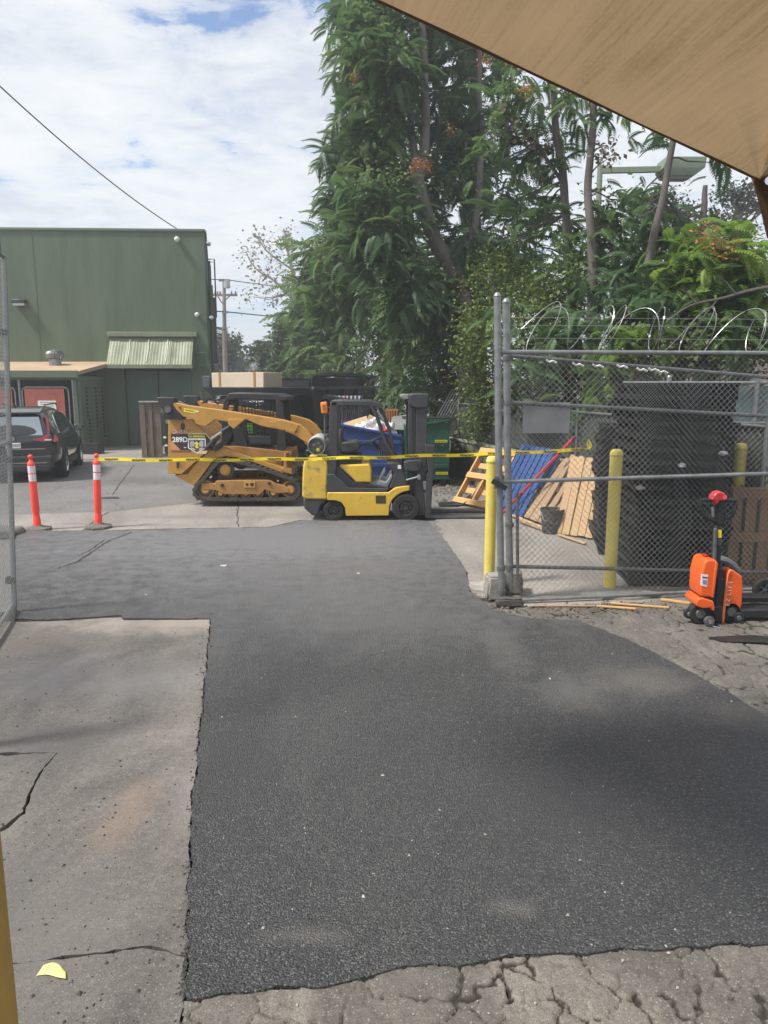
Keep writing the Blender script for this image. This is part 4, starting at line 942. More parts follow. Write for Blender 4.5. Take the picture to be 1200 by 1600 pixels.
for y in (.16, FW-.28):
    a = fp(985, 700, y); bz = .055; L = 1.05
    f = MB(); f.prism([(a.x, .9),(a.x+.05,.9),(a.x+.05,bz+.02),(a.x+L,bz-.005),(a.x+L,bz-.02),(a.x, bz-.035)], y, y+.12); f.build('fork', M_GALD, fk, bevel=.004)
fk.location = fr_
# ---------------------------------------------------------------- dump truck behind the loader, three-quarter view
M_TRU = mat('truck_black', (.014,.015,.018), .45, var=.3, vscale=3, dirt=(.035,.034,.034), dscale=2.5, dthr=.55)
tr0 = P(392, 600, 21.0)
tk_ = thing('dump_truck', 'black dump truck with ribbed body standing behind the track loader', 'truck', (tr0.x, 21.0, 0), R(-30))
# local frame: x to the right along the cab front, y to the back of the truck
MB().b6(-1.0, 1.0, 1.2, 4.6, .70, .86).build('chassis_frame', M_TRU, tk_)
cabp = MB(); cabp.prism([(-.95,.6),(.95,.6),(.95,1.4),(.82,1.88),(-.82,1.88),(-.95,1.4)], -.4, 1.15); cb = cabp.build('cab', M_TRU, tk_, bevel=.05)
MB().b6(-.78, .78, -.42, -.40, 1.35, 1.78).build('windscreen', M_GLS, cb); 
hd = MB(); hd.prism([(-.85,.5),(.85,.5),(.85,1.15),(.7,1.3),(-.7,1.3),(-.85,1.15)], -1.5, -.4); hd.build('bonnet', M_TRU, cb, bevel=.05)
for y in (.0, 3.4, 4.1):
    for s in (-1, 1): wheel(tk_, s*.85, y-.6 if y == 0 else y, .42, .26, M_GALD, s)
for o in kids(tk_):
    if o.name.startswith('wheel'): o.rotation_euler = (0, 0, math.pi/2)
cg = MB(); cg.add([(-1.12,-.75,2.10),(1.12,-.75,2.10),(1.12,1.3,2.10),(-1.12,1.3,2.10),(-.98,-.55,1.90),(.98,-.55,1.90),(.98,1.3,1.90),(-.98,1.3,1.90)], [(0,1,2,3),(7,6,5,4),(4,5,1,0),(5,6,2,1),(6,7,3,2),(7,4,0,3)])
cgo = cg.build('cab_guard', mat('guard_slate', (.05,.055,.065), .5, var=.2), tk_, bevel=.012)
MB().b6(-1.12, -.85, -.73, 1.25, 2.10, 2.42).build('guard_side', mat('guard_slate', (.05,.055,.065), .5), tk_, bevel=.02)
# dump body
db = MB(); db.b6(-1.1, 1.1, 1.35, 4.9, .95, 1.05); db.b6(1.02, 1.08, 1.35, 4.9, 1.05, 2.12); db.b6(-1.08, -1.02, 1.35, 4.9, 1.05, 2.12); db.b6(-1.02, 1.02, 1.35, 1.42, 1.05, 2.3); db.b6(-1.02,1.02,4.83,4.9,1.05,2.12)
dbo = db.build('dump_body', M_TRU, tk_)
for y in (1.42, 2.2, 3.0, 3.8, 4.8): MB().b6(1.082, 1.17, y-.05, y+.05, .95, 2.10).build('rib', M_TRU, dbo, bevel=.008)
for z in (1.0, 2.08): MB().b6(1.085, 1.18, 1.36, 4.9, z-.04, z+.045).build('side_rail', M_TRU if z < 2 else mat('rail_grey', (.10,.10,.11), .45), dbo, bevel=.008)
bd2 = MB(); bd2.b6(1.02, 1.10, 1.40, 4.9, 2.13, 2.38); bd2.build('side_board', M_TRU, tk_, bevel=.008)
MB().b6(-1.10, -1.02, 1.40, 4.9, 2.13, 2.38).build('side_board', M_TRU, tk_)
q = MB(); q.tube([(1.1,1.4,2.41),(1.12,2.5,2.46),(1.08,3.8,2.43),(1.12,4.95,2.42)], .045, 8); q.tube([(1.05,1.4,2.41),(.9,2.5,2.50),(.95,3.8,2.48),(.9,4.95,2.44)], .06, 8); q.build('rolled_tarp', mat('tarp_black', (.03,.03,.034), .6, bump=.4, bscale=9), tk_)
q = MB(); 
x_ = text('lettering', 'LIMITED', .10, mat('paint_faded', (.10,.10,.105), .6), dbo, (1.184-.10,0,0), (0,0,0), .001); x_.location = (1.088, 2.6, 1.82); x_.rotation_euler = (math.pi/2, 0, math.pi/2)
MB().tube([(1.2,1.6,.62),(1.2,3.0,.62)], .05, 8).build('side_tank', M_TRU, tk_)
MB().b6(-.9, .9, 1.3, 3.0, .35, .7).build('fuel_tank', M_TRU, tk_, bevel=.05)
# tan insulated crate strapped on the cab guard
M_CRB = mat('tan_crate', (.56,.47,.36), .75, var=.06, vscale=3, dirt=(.46,.37,.27), dscale=3)
cr = thing('strapped_crate', 'long tan crate with two brown straps lying on the truck cab guard', 'crate', tk_.matrix_basis @ Vector((0,0,0)), R(-30))
cr.location = Vector((tr0.x, 21.0, 0)); cr.location.z = 2.105
MB().b6(-.80, 1.02, -.70, .10, 0, .40).build('crate_body', M_CRB, cr, bevel=.015)
for x in (-.5, .72): MB().b6(x-.035, x+.035, -.712, .112, -.003, .412).build('strap', mat('strap_brown', (.33,.17,.05), .7), cr)
# dark sloping lid and scrap seen right of the dump body
sc = thing('steel_ramp', 'long black steel ramp sloping down to the right of the dump truck body', 'ramp', P(505, 640, 19.5))
a, b_ = Vector((0,0,0)), P(560, 628, 19.5)-P(505, 618, 19.5)
sc.location = P(505, 618, 19.5); q = MB(); q.add([(0,0,0),(b_.x,0,b_.z),(b_.x,1.4,b_.z+.02),(0,1.4,.02),(0,0,-.08),(b_.x,0,b_.z-.05),(b_.x,1.4,b_.z-.05),(0,1.4,-.08)], [(0,1,2,3),(7,6,5,4),(4,5,1,0),(5,6,2,1),(6,7,3,2),(7,4,0,3)]); q.build('deck', M_TRU, sc)
for x in (.05, b_.x-.05): MB().b6(x-.03, x+.03, .05, .11, -sc.location.z+.0, b_.z*x/b_.x-.05).build('leg', M_TRU, sc)

# ---------------------------------------------------------------- old board enclosure left of the loader
M_WD = mat('weathered_wood', (.15,.105,.075), .85, var=.35, vscale=3, stretch=(9,9,1), bump=.5, bscale=20, dirt=(.24,.20,.16), dscale=1.2)
M_WG = mat('grey_wood', (.20,.185,.165), .85, var=.25, vscale=3, stretch=(6,6,1), bump=.4, bscale=20)
f0 = G(222, 716); fe = thing('board_enclosure', 'weathered brown and grey wooden board enclosure at the rear of the track loader', 'wooden fence', (f0.x, f0.y, 0))
hh = P(222, 630, f0.y).z
x = 0.0
for k in range(3):
    wv = (.17,.2,.24)[k]; xo = x; y = k*.04
    MB().b6(xo, xo+wv-.012, y, y+.035, .02, hh+(-.06,.0,.02)[k]).build('board', M_WD, fe, bevel=.006); x += wv
for k in range(6):
    MB().b6(x, x+.22, .45+k*.02, .49+k*.02, .02, hh+.0).build('board', M_WG, fe, bevel=.006); x += .235
MB().b6(-.02, .62, .16, .20, hh-.75, hh-.62).build('rail', M_WD, fe, bevel=.006)
MB().b6(.5, 2.4, .40, .44, hh-.30, hh-.18).build('rail', M_WG, fe, bevel=.006)
MB().b6(-.02, 2.6, -.02, .16, hh+.022, hh+.06).build('cap_board', mat('pale_cap', (.30,.28,.24), .8, var=.2), fe, bevel=.006)
for xx in (.0, 1.6): MB().b6(xx-.0, xx+.09, .2, .29, 0, hh-.05).build('post', M_WD, fe)
for k in range(5): MB().b6(.001+.0, .04, .22+k*.24, .44+k*.24, .02, hh-.04*(k % 2)).build('board', M_WD, fe, bevel=.006)
# concrete pad in front of door is structure already; coil of hose on the enclosure
hc = thing('hose_coil', 'black coiled hose lying on top of the board enclosure behind the lift arm', 'hose', P(327, 634, f0.y+.25))
q = MB()
for k in range(4): q.tube([(.42*math.cos(t*.5+k), .18*math.sin(t*.5+k), .06+k*.035+.05*math.sin(t*.7+k)) for t in range(13)], .022, 6)
q.build('coil', M_BLK, hc)

# ---------------------------------------------------------------- dumpsters and rubbish
def dumpster(name, label, x0, x1, y0, y1, zfront, zback, m, grp=None, lid=None):
    t = thing(name, label, 'dumpster', (x0, y0, 0), 0, grp); W = x1-x0; D = y1-y0
    b = MB(); e = .03
    for (xa, xb, ya, yb) in ((0,W,0,e),(0,W,D-e,D)): b.add([(xa,ya,.16),(xb,ya,.16),(xb,ya,zback),(xa,ya,zfront),(xa,yb,.16),(xb,yb,.16),(xb,yb,zback),(xa,yb,zfront)], [(0,1,2,3),(7,6,5,4),(4,5,1,0),(5,6,2,1),(6,7,3,2),(7,4,0,3)])
    b.b6(0, e, e, D-e, .16, zfront); b.b6(W-e, W, e, D-e, .16, zback); b.b6(e, W-e, e, D-e, .16, .2)
    b.build('container', m, t)
    r_ = MB(); r_.tube([(0,-.02,zfront),(W,-.02,zback)], .035, 6); r_.tube([(0,D,zfront),(W,D,zback)], .035, 6); r_.build('rim', m, t)
    for zz in (.45, .95):
        if zz < min(zfront, zback)-.1: MB().b6(.02, W-.02, -.045, -.002, zz-.04, zz+.04).build('rib', m, t, bevel=.008)
    MB().b6(.1*W, .1*W+.12, -.07, -.002, .55, .72).build('fork_pocket', m, t, bevel=.01)
    for xx in (.12, W-.12):
        for yy in (.12, D-.12): MB().lathe([(.02,-.03),(.08,-.03),(.08,.03),(.02,.03)], (xx, yy, .08), 'y', 12).build('caster', M_BLK, t)
    return t
M_BLU = mat('dumpster_blue', (.020,.055,.20), .5, var=.18, vscale=3, dirt=(.06,.07,.12), dscale=4, dthr=.62)
M_GRD = mat('dumpster_green', (.008,.075,.045), .5, var=.18, vscale=3, dirt=(.03,.07,.05), dscale=4, dthr=.62)
yb = 16.2
bx0, bx1 = P(531, 700, yb).x, P(628, 700, yb).x
dumpster('blue_dumpster', 'blue dumpster heaped with white bags and cardboard, seen through the forklift', bx0, bx1, yb, yb+1.5, P(531, 664, yb).z, P(628, 682, yb).z, M_BLU)
yg = 16.0
gx0, gx1 = P(658, 700, yg).x, P(702, 700, yg).x
gd = dumpster('green_dumpster', 'dark green dumpster with yellow labels right of the forklift mast', gx0-.35, gx1, yg, yg+1.6, P(658, 664, yg).z-.05, P(700, 656, yg).z, M_GRD, 'green dumpsters by the wall')
W2 = gx1-gx0+.35
M_LBY = mat('label_yellow', (.75,.62,.02), .5)
for (px, py) in ((689,689),(690,739)):
    q = P(px, py, yg); l_ = MB().b6(-.13, .13, -.053, -.050, -.026, .026).build('label', M_LBY, gd, loc=(q.x-gx0+.35, 0, q.z))
    k_ = MB()
    for k in range(9): k_.b6(-.115+k*.026, -.10+k*.026, -.0545, -.0535, -.012, .012 if k % 3 else .018)
    k_.build('print_line', M_INKB, l_)
MB().b6(-.05, W2+.03, -.05, .8, 1.72-.26, 1.75-.26).build('lid', M_BLK, gd, loc=(0,0,.0), bevel=.01)
g2 = dumpster('green_dumpster', 'green dumpster with raised grey lid and pale placard, left of the forklift mast', P(615,700,17.2).x, P(652,700,17.2).x, 17.2, 18.6, 1.12, 1.12, M_GRD, 'green dumpsters by the wall')
for k in range(2):
    q = MB(); x_ = -.12+k*.40; q.add([(x_,-.15,1.2),(x_+.42,-.15,1.18),(x_+.62,1.0,1.50),(x_+.1,1.0,1.42),(x_,-.15,1.16),(x_+.42,-.15,1.14),(x_+.62,1.0,1.46),(x_+.1,1.0,1.38)], [(0,1,2,3),(7,6,5,4),(4,5,1,0),(5,6,2,1),(6,7,3,2),(7,4,0,3)])
    q.build('lid', mat('lid_grey', (.20,.215,.21), .5, var=.2), g2, bevel=.02)
pc_ = MB().b6(.12, .32, -.055, -.048, .60, 1.0).build('placard', M_WHT, g2)
MB().b6(.22, .315, -.059, -.056, .64, .80).build('placard_panel', M_LBY, pc_)
# rubbish in the blue dumpster
M_TRW = mat('bag_white', (.70,.68,.70), .5, var=.12, vscale=4, bump=.6, bscale=8)
M_CARD = mat('cardboard', (.42,.29,.17), .85, var=.12, vscale=3)
def crumple(s, seed, sq=.6, n=12):
    b = MB(); r_ = random.Random(seed)
    def fn(u, v):
        a, p = u*2*math.pi, (v-.5)*math.pi
        q = Vector((math.cos(a)*math.cos(p), math.sin(a)*math.cos(p), math.sin(p))); k = 1+.55*noise.noise(q*1.7+Vector((seed,0,0)))+.25*noise.noise(q*4+Vector((0,seed,0)))
        return Vector((q.x*s*k, q.y*s*k, q.z*s*k*sq))
    b.grid(fn, n*2, n); return b
zr = P(580, 668, yb).z
for k, (px, py, s, lab) in enumerate([(560,668,.18,'small white rubbish bag at the left end of the blue dumpster'), (583,664,.26,'large white rubbish bag piled highest in the blue dumpster'), (604,668,.22,'white rubbish bag at the right end of the heap, over the red scrap'), (572,661,.15,'small white bundle behind the large bag in the blue dumpster')]):
    q = P(px, py+5, yb+.35+.12*k); tag(crumple(s, k*3.1, .75).build('rubbish_bag', M_TRW, loc=q, smooth=50), lab, 'rubbish bag', 'white bags heaped in the blue dumpster')
for k, (px, py, w_, h_, rt, lab) in enumerate([(552,662,.7,.35,-.3,'flattened tan cardboard sheet at the left of the dumpster heap'), (588,660,.5,.3,.5,'tilted cardboard sheet behind the big white bag in the blue dumpster')]):
    q = P(px, py+4, yb+.7); tag(MB().box((0,0,0), (w_, .5, .02), Matrix.Rotation(rt, 3, 'Y') @ Matrix.Rotation(.5, 3, 'X')).build('cardboard_sheet', M_CARD, loc=q), lab, 'cardboard', 'cardboard in the blue dumpster')
tag(crumple(.12, 8.8, .6).build('red_scrap', mat('red_rag', (.5,.03,.04), .6)), 'red scrap poking out of the rubbish beside the steering wheel', 'rag'); bpy.data.objects['red_scrap'].location = P(601, 674, yb+.15)
# small orange wooden crate standing behind
oc = thing('orange_crate', 'small orange slatted wooden crate behind the green dumpster lid', 'crate', P(603, 663, 19.0))
for k in range(5): MB().b6(k*.075, k*.075+.045, 0, .02, 0, .42).build('slat', mat('orange_wood', (.45,.20,.06), .75, var=.2), oc)
for z in (0, .40): MB().b6(-.02, .37, .021, .05, z, z+.05).build('rail', mat('orange_wood', (.45,.20,.06), .75), oc)
MB().b6(-.02, .37, .05, .3, 0, .44).build('liner', mat('orange_dark', (.16,.07,.03), .9), oc)
oc.scale = (.85,)*3
MB().b6(0,1.5,0,.8,0,P(603,663,19.0).z-.002).build('equipment_box', M_DKG, loc=(P(600,663,19.0).x-.2, 18.95, 0)); tag(bpy.data.objects['equipment_box'], 'dark equipment box under the orange crate behind the dumpsters', 'box')
# heap of hung cloths / plastic behind the truck ramp
for k, (px, c, lab) in enumerate([(532,(.30,.30,.34),'grey plastic bag hanging left in the row behind the dumpsters'), (544,(.34,.20,.24),'pinkish cloth hanging in the middle of the row behind the dumpsters'), (556,(.26,.30,.34),'pale blue-grey sheet hanging right in the row behind the dumpsters')]):
    b = MB(); q = P(px, 640, 20.5); hgt = .75
    def fn(u, v, k=k): return Vector(((u-.5)*.34+.03*math.sin(v*5+k), .05*math.sin(u*19+k)+.03*math.sin(v*7), -hgt*.5+hgt*v))
    b.grid(fn, 24, 8); o = b.build('hanging_sheet', mat('sheet%d' % k if False else ('sheet_grey','sheet_pink','sheet_blue')[k], c, .6, var=.3, vscale=6, transl=.2), loc=(q.x, 20.5, q.z), smooth=180)
    so = o.modifiers.new('thick', 'SOLIDIFY'); so.thickness = .012
    tag(o, lab, 'plastic sheet', 'sheets hung behind the dumpsters')
# black pickup-style louvre rack leaning on the fence
lr = thing('metal_rack', 'black slatted metal rack leaning up behind the green dumpster', 'rack', P(684, 661, 17.4))
a, b_ = Vector((0,0,0)), P(712, 610, 17.9)-P(684, 661, 17.4)
for k in range(6):
    o_ = Vector((k*.065-.1, 0, 0)); MB().tube([a+o_, b_+o_*1.0], .014, 5).build('slat', M_GALD, lr)
for f in (0, .5, .97): MB().tube([a.lerp(b_, f)+Vector((-.12,.01,0)), a.lerp(b_, f)+Vector((.24,.01,0))], .02, 5).build('rail', M_BLK, lr)
MB().b6(-.13, .24, -.05, .05, -.06, 0).build('foot', M_GAL, lr)
MB().b6(-.1, -.04, 0, .05, -lr.location.z, -.06).build('leg', M_BLK, lr); MB().b6(.16, .22, 0, .05, -lr.location.z, -.06).build('leg', M_BLK, lr)
# scrap and rubble by the wall
pebbles('rubble', 260, lambda r_: (lambda q: (q.x, q.y, .01))(G(r_.gauss(697, 22), 762+r_.gauss(0, 9), 0)), mat('rubble', (.15,.13,.11), .9, var=.5, vscale=9), .015, .06, 'small broken rubble on the ground below the green wall')
pebbles('wood_chips', 160, lambda r_: (lambda q: (q.x, q.y, .012))(G(r_.gauss(715, 14), 752+r_.gauss(0, 5), 0)), mat('chips_pale', (.34,.28,.22), .9, var=.4, vscale=9), .012, .045, 'pale chips of wood and plaster by the foot of the green wall')

# ---------------------------------------------------------------- low green wall and the fence on it
M_LW = mat('low_wall_green', (.135,.155,.115), .9, var=.18, vscale=1.2, bump=.4, bscale=35, dirt=(.20,.20,.17), dscale=1.5)
def WX(y): return 1.57+.27*(17.9-y)
wl_ = thing('low_wall', 'low green painted concrete wall running back beside the dumpsters and pallets', 'wall', (WX(20.2), 20.2, 0))
def wpt(y, dx, z): return (WX(y)-WX(20.2)+dx, y-20.2, z)
def wallbox(y0, y1, dx0, dx1, z0, z1, b):
    return b.add([wpt(y0,dx0,z0),wpt(y0,dx1,z0),wpt(y1,dx1,z0),wpt(y1,dx0,z0),wpt(y0,dx0,z1),wpt(y0,dx1,z1),wpt(y1,dx1,z1),wpt(y1,dx0,z1)], [(3,2,1,0),(4,5,6,7),(0,1,5,4),(1,2,6,5),(2,3,7,6),(3,0,4,7)])
wallbox(8.2, 20.2, 0, .2, 0, .88, MB()).build('wall_body', M_LW, wl_)
wallbox(8.18, 20.22, -.02, .22, .883, .93, MB()).build('coping', mat('coping', (.24,.25,.22), .85, var=.2), wl_, bevel=.01)

# chain link: every wire a real zigzag, woven
def chainlink(name, o, ux, uz, W, H, parent, m, pitch=.055, r=.0017, sag=None, kindpart=True):
    """o lower left corner, ux/uz unit vectors"""
    o, ux, uz = Vector(o), Vector(ux).normalized(), Vector(uz).normalized(); nn = ux.cross(uz)
    n = int(W/pitch); k = int(H/(pitch))
    V = []; F = []
    for i in range(n+1):
        base = len(V)
        for j in range(k+1):
            u = i*pitch+(pitch*.5 if (i+j) % 2 else -pitch*.5)*.98; z = j*pitch*1.0
            if u < 0: u = 0
            if u > W: u = W
            d = (.0022 if (j % 2) else -.0022)
            p = o+ux*u+uz*(z*1.0)+nn*d
            if sag: p = p+sag(u/W, z/H)
            for t in range(3):
                a = t*2.094; q = p+ux*(r*math.cos(a))+nn*(r*math.sin(a)); V.append(q[:])
        for j in range(k):
            for t in range(3): F.append((base+j*3+t, base+j*3+(t+1)%3, base+(j+1)*3+(t+1)%3, base+(j+1)*3+t))
    b = MB(); b.v = V; b.f = F; ob = b.build(name, m, parent, smooth=0); ob['kind'] = 'stuff'; return ob
M_WIRE = mat('wire_zinc', (.33,.335,.33), .4, metal=.6); M_WIRED = mat('wire_dark', (.12,.12,.12), .5, metal=.4)
wf = thing('wall_fence', 'chain-link fence with dark screening standing on the low green wall', 'chain-link fence', (WX(20.2), 20.2, .93))
def fpnt(y, z, dx=.1): return Vector((WX(y)-WX(20.2)+dx, y-20.2, z))
for y in (20.1, 17.6, 15.1, 12.3, 10.2, 8.3):
    MB().cyl(fpnt(y, 0), fpnt(y, .92), .024, 8).build('post', M_GAL, wf)
MB().tube([fpnt(20.1, .82), fpnt(12.3, .82), fpnt(8.3, .80)], .019, 8).build('top_rail', M_GAL, wf)
s = MB()
def fn(u, v):
    y = 20.1-u*11.8; return fpnt(y, .04+.76*v+.012*math.sin(u*60)*v, .13+.012*math.sin(u*90+v*3))
s.grid(fn, 120, 6); so = s.build('privacy_screen', mat('screen_dark', (.035,.045,.04), .85, var=.4, vscale=3, dirt=(.07,.08,.065), dscale=2.5), wf, smooth=180)
chainlink('mesh', fpnt(20.1, .02, .1), (fpnt(8.3,0)-fpnt(20.1,0)), (0,0,1), 12.2, .80, wf, M_WIRED, pitch=.06, r=.0022)
# a bent bracket post among the ivy
bpst = thing('bent_fence_post', 'pale bent fence post with a slanted arm standing against the ivy', 'post', P(733, 690, 17.0))
MB().tube([(0,0,-.9),(0,0,.25),(.06,0,.55),(.02,-.1,.62)], .022, 7).build('post', M_GAL, bpst); MB().tube([(-.10,-.05,.38),(.12,.02,.62)], .018, 6).build('arm', M_GAL, bpst)

# ---------------------------------------------------------------- back fence with blue-green screen at the right
bf0 = P(1045, 600, 9.9); bf = thing('screen_fence', 'galvanized chain-link fence with blue-green screen behind the black pallet stacks', 'chain-link fence', (bf0.x, 9.9, 0))
ZT = P(1183, 598, 9.9).z
for x in (0.0, P(1183,600,9.9).x-bf0.x, 2.9): MB().cyl((x,0,0),(x,0,ZT+.06), .032, 10).build('post', M_GAL, bf); 
for x in (0.0, P(1183,600,9.9).x-bf0.x, 2.9): MB().lathe([(.03,0),(.036,.01),(.02,.035),(.004,.04)], (x,0,ZT+.06), n=10).build('post_cap', M_GAL, bf)
for z in (ZT, P(1183,661,9.9).z, P(1183,728,9.9).z): MB().tube([(-.6,-.0,z),(3.2,-.0,z)], .021, 8).build('rail', M_GAL, bf)
s = MB(); s.grid(lambda u, v: Vector((-.6+3.8*u, .04+.015*math.sin(u*40+v*4), .1+(ZT-.14)*v)), 60, 8); s.build('privacy_screen', mat('screen_teal', (.135,.18,.18), .75, var=.2, vscale=1.5, dirt=(.09,.12,.12), dscale=1.8), bf, smooth=180)
chainlink('mesh', (-.6,-.025,.05), (1,0,0), (0,0,1), 3.8, ZT-.05, bf, M_WIRE, pitch=.055, r=.002)

# ---------------------------------------------------------------- gate: two overlapping leaves, posts, razor coil
def pipe_thing(): pass
gt = thing('gate_leaf', 'front chain-link gate leaf of grey pipe with level rails, right of the driveway', 'chain-link gate', (P(783,945,7.22).x, 7.22, .03))
def gl(px, py, Y): q = P(px, py, Y); return Vector((q.x-gt.location.x, Y-7.22, q.z-.03))
M_PIPE = mat('gate_pipe', (.26,.265,.27), .45, metal=.6, var=.25, vscale=10, dirt=(.12,.11,.10), dscale=6, dthr=.6)
MB().tube([gl(777,464,7.22), gl(779,700,7.2), gl(784,943,7.22)], .034, 12).build('post', M_PIPE, gt)
MB().lathe([(.034,0),(.038,.005),(.034,.02),(.018,.04),(.004,.045)], gl(777,464,7.22), n=12).build('post_cap', M_PIPE, gt)
XR = 1330
for nm, a, c in (('rail',(783,550,7.24),(XR,552,7.72)), ('rail',(783,753,7.24),(XR,736,7.72)), ('bottom_rail',(806,938,7.24),(XR,913,7.72))):
    MB().tube([gl(*a), gl(*c)], .021 if nm == 'rail' else .020, 10).build(nm, M_PIPE, gt)
for (x, y) in ((781,627),(781,745),(783,888),(784,925)):
    q = gl(x, y, 7.22); MB().lathe([(.034,-.022),(.042,-.02),(.042,.02),(.034,.022)], q, n=12).build('clamp', M_GALD, gt)
for (x, y) in ((784,753),): 
    q = gl(x, y, 7.2); MB().box(q+Vector((-.03,-.05,-.02)), (.16,.02,.05), Matrix.Rotation(.5, 3, 'Y')).build('latch', M_BLK, gt); MB().box(q+Vector((-.06,-.04,.0)), (.03,.03,.12)).build('latch_pin', M_GALD, gt)
o0 = gl(788,938,7.25); o1 = gl(XR,920,7.73)
chainlink('mesh', o0+Vector((0,.02,0)), (o1.x-o0.x, o1.y-o0.y, 0), (0,0,1), (o1-o0).length, gl(788,553,7.25).z-o0.z, gt, M_WIRE, pitch=.032, r=.0019)
g2_ = thing('sagging_gate_leaf', 'rear chain-link gate leaf with rails sagging to the right and grey panel', 'chain-link gate', (P(792,945,7.42).x, 7.42, .03))
def gk(px, py, Y): q = P(px, py, Y); return Vector((q.x-g2_.location.x, Y-7.42, q.z-.03))
MB().tube([gk(791,474,7.42), gk(793,700,7.42), gk(797,925,7.42)], .036, 12).build('post', M_PIPE, g2_)
MB().lathe([(.036,0),(.042,.005),(.04,.02),(.022,.045),(.004,.052)], gk(791,474,7.42), n=12).build('post_cap', M_PIPE, g2_)
MB().tube([gk(808,770,7.40), gk(809,905,7.40)], .016, 8).build('drop_rod', M_GALD, g2_)
for a, c, r_ in (((797,556,7.42),(XR,600,8.0),.020), ((797,629,7.42),(XR,657,8.0),.021), ((797,885,7.42),(XR,897,8.0),.020)):
    MB().tube([gk(*a), gk(*c)], r_, 10).build('rail', M_GALD, g2_)
for (x, y) in ((792,560),(793,629),(795,886),(796,820)):
    q = gk(x, y, 7.42); MB().lathe([(.036,-.022),(.045,-.02),(.045,.02),(.036,.022)], q, n=12).build('clamp', M_GALD, g2_)
o0 = gk(800,905,7.44); d = gk(XR,905,8.02)-o0; d.z = 0
top0 = gk(800,556,7.44).z-o0.z
chainlink('mesh', o0, d, (0,0,1), d.length, top0, g2_, M_WIRE, pitch=.032, r=.0019, sag=lambda u, v: Vector((0,0,-.30*u)))
pn = P(854, 653, 7.5); pp = MB().box((0,0,0), (P(891,653,7.5).x-P(818,653,7.5).x, .012, P(854,629,7.5).z-P(854,677,7.5).z)).build('grey_panel', mat('panel_grey', (.36,.36,.365), .55, var=.12, vscale=5), g2_, bevel=.004)
pp.location = gk(854, 653, 7.53)
# white plastic strips caught under the rail
for k, (px, py) in enumerate([(861,564),(903,569),(934,571),(972,572),(1003,577),(1021,577),(1035,580)]):
    q = gk(px, py, 7.46+.02*k); MB().tube([q+Vector((-.05,0,.012)), q+Vector((-.02,0,-.012)), q+Vector((.015,0,.0)), q+Vector((.055,0,-.02))], .011, 5).build('plastic_strip', M_WHT, g2_)
# razor wire coil
rz = thing('razor_wire', 'coil of razor wire looping along the top of the gate leaves', 'razor wire', (1.2, 7.35, 2.6))
def rzc(px, py, Y): q = P(px, py, Y); return Vector((q.x-1.2, Y-7.35, q.z-2.6))
M_RZ = mat('razor_steel', (.42,.42,.41), .4, metal=.8)
q = MB(); pts = []
cA, cB = rzc(820, 512, 7.4), rzc(1330, 520, 7.9); turns = 13; rr = .25; n_ = turns*26
for i in range(n_+1):
    t = i/n_; a = 2*math.pi*turns*t; c = cA.lerp(cB, t); r2 = rr*(.92+.22*noise.noise(Vector((t*13, 0, 0))))
    skew = .14*math.sin(a*.5+noise.noise(Vector((t*5,1,0)))*3)
    pts.append(c+Vector((.10*math.sin(a)+skew, r2*math.cos(a)*.8, r2*math.sin(a)*(.95+.15*noise.noise(Vector((t*9,5,0)))))))
q.tube(pts, .0034, 4)
q.build('coil', M_RZ, rz)
brb = MB()
for i in range(6, n_, 3):
    p = pts[i]; d = (pts[i+1 if i < n_ else i]-pts[i-1]).normalized(); M = d.to_track_quat('X', 'Z').to_matrix()
    brb.box(p, (.028, .013, .0012), M)
o = brb.build('barb', M_RZ, rz, smooth=0); o['kind'] = 'stuff'
for z0, z1, Y0 in ((496,500,7.4),(508,512,7.42),(528,532,7.4)):
    MB().tube([rzc(795,z0,Y0), rzc(1330,z1,Y0+.5)], .002, 4).build('strand', M_WIRE, rz)
# footings
M_FT = mat('footing_concrete', (.30,.285,.26), .9, var=.3, vscale=5, bump=.7, bscale=18, dirt=(.17,.15,.13), dscale=4)
def rock(name, label, cat, c, d, rz_, m=M_FT, bev=.02, seed=1):
    b = MB(); b.box((0,0,d[2]/2), d); o = b.build(name, m, bevel=0)
    bm = bmesh.new(); bm.from_mesh(o.data); bmesh.ops.bevel(bm, geom=bm.edges[:], offset=bev, segments=2, affect='EDGES'); bmesh.ops.subdivide_edges(bm, edges=bm.edges[:], cuts=2, use_grid_fill=True)
    for v in bm.verts: v.co += Vector((noise.noise(v.co*9+Vector((seed,0,0))), noise.noise(v.co*9+Vector((0,seed,0))), noise.noise(v.co*9+Vector((0,0,seed)))))*.014
    bm.to_mesh(o.data); bm.free(); o.location = c; o.rotation_euler = (0,0,rz_); return tag(o, label, cat)
q = G(774, 938, .03); rock('concrete_block', 'upright cracked concrete block left of the gate post foot', 'concrete block', (q.x, q.y+.12, .02), (.17,.22,.25), .1, seed=2)
q = G(797, 925, .03); rock('concrete_block', 'wider grey concrete block behind the gate post foot', 'concrete block', (q.x, q.y+.05, .02), (.26,.25,.22), -.1, mat('footing_grey', (.17,.16,.15), .9, var=.3, vscale=6, bump=.7, bscale=18), seed=5)
q = G(796, 948, .03); rock('concrete_block', 'flat dark block lying at the foot of the gate post', 'concrete block', (q.x, q.y+.02, .025), (.26,.12,.09), .05, mat('footing_dark', (.085,.08,.075), .9, var=.3, vscale=6, bump=.7, bscale=18), seed=8)
def pad(px, py, rx, ry, seed):
    c = G(px, py, .02); pts = [(c.x+rx*math.cos(t)*(1+.18*math.sin(3*t+seed)), c.y+ry*math.sin(t)*(1+.15*math.cos(2*t+seed))) for t in [2*math.pi*k/26 for k in range(26)]]
    struct(MB().slab(pts, -.01, .038).build('footing_pad', M_FT, smooth=0))
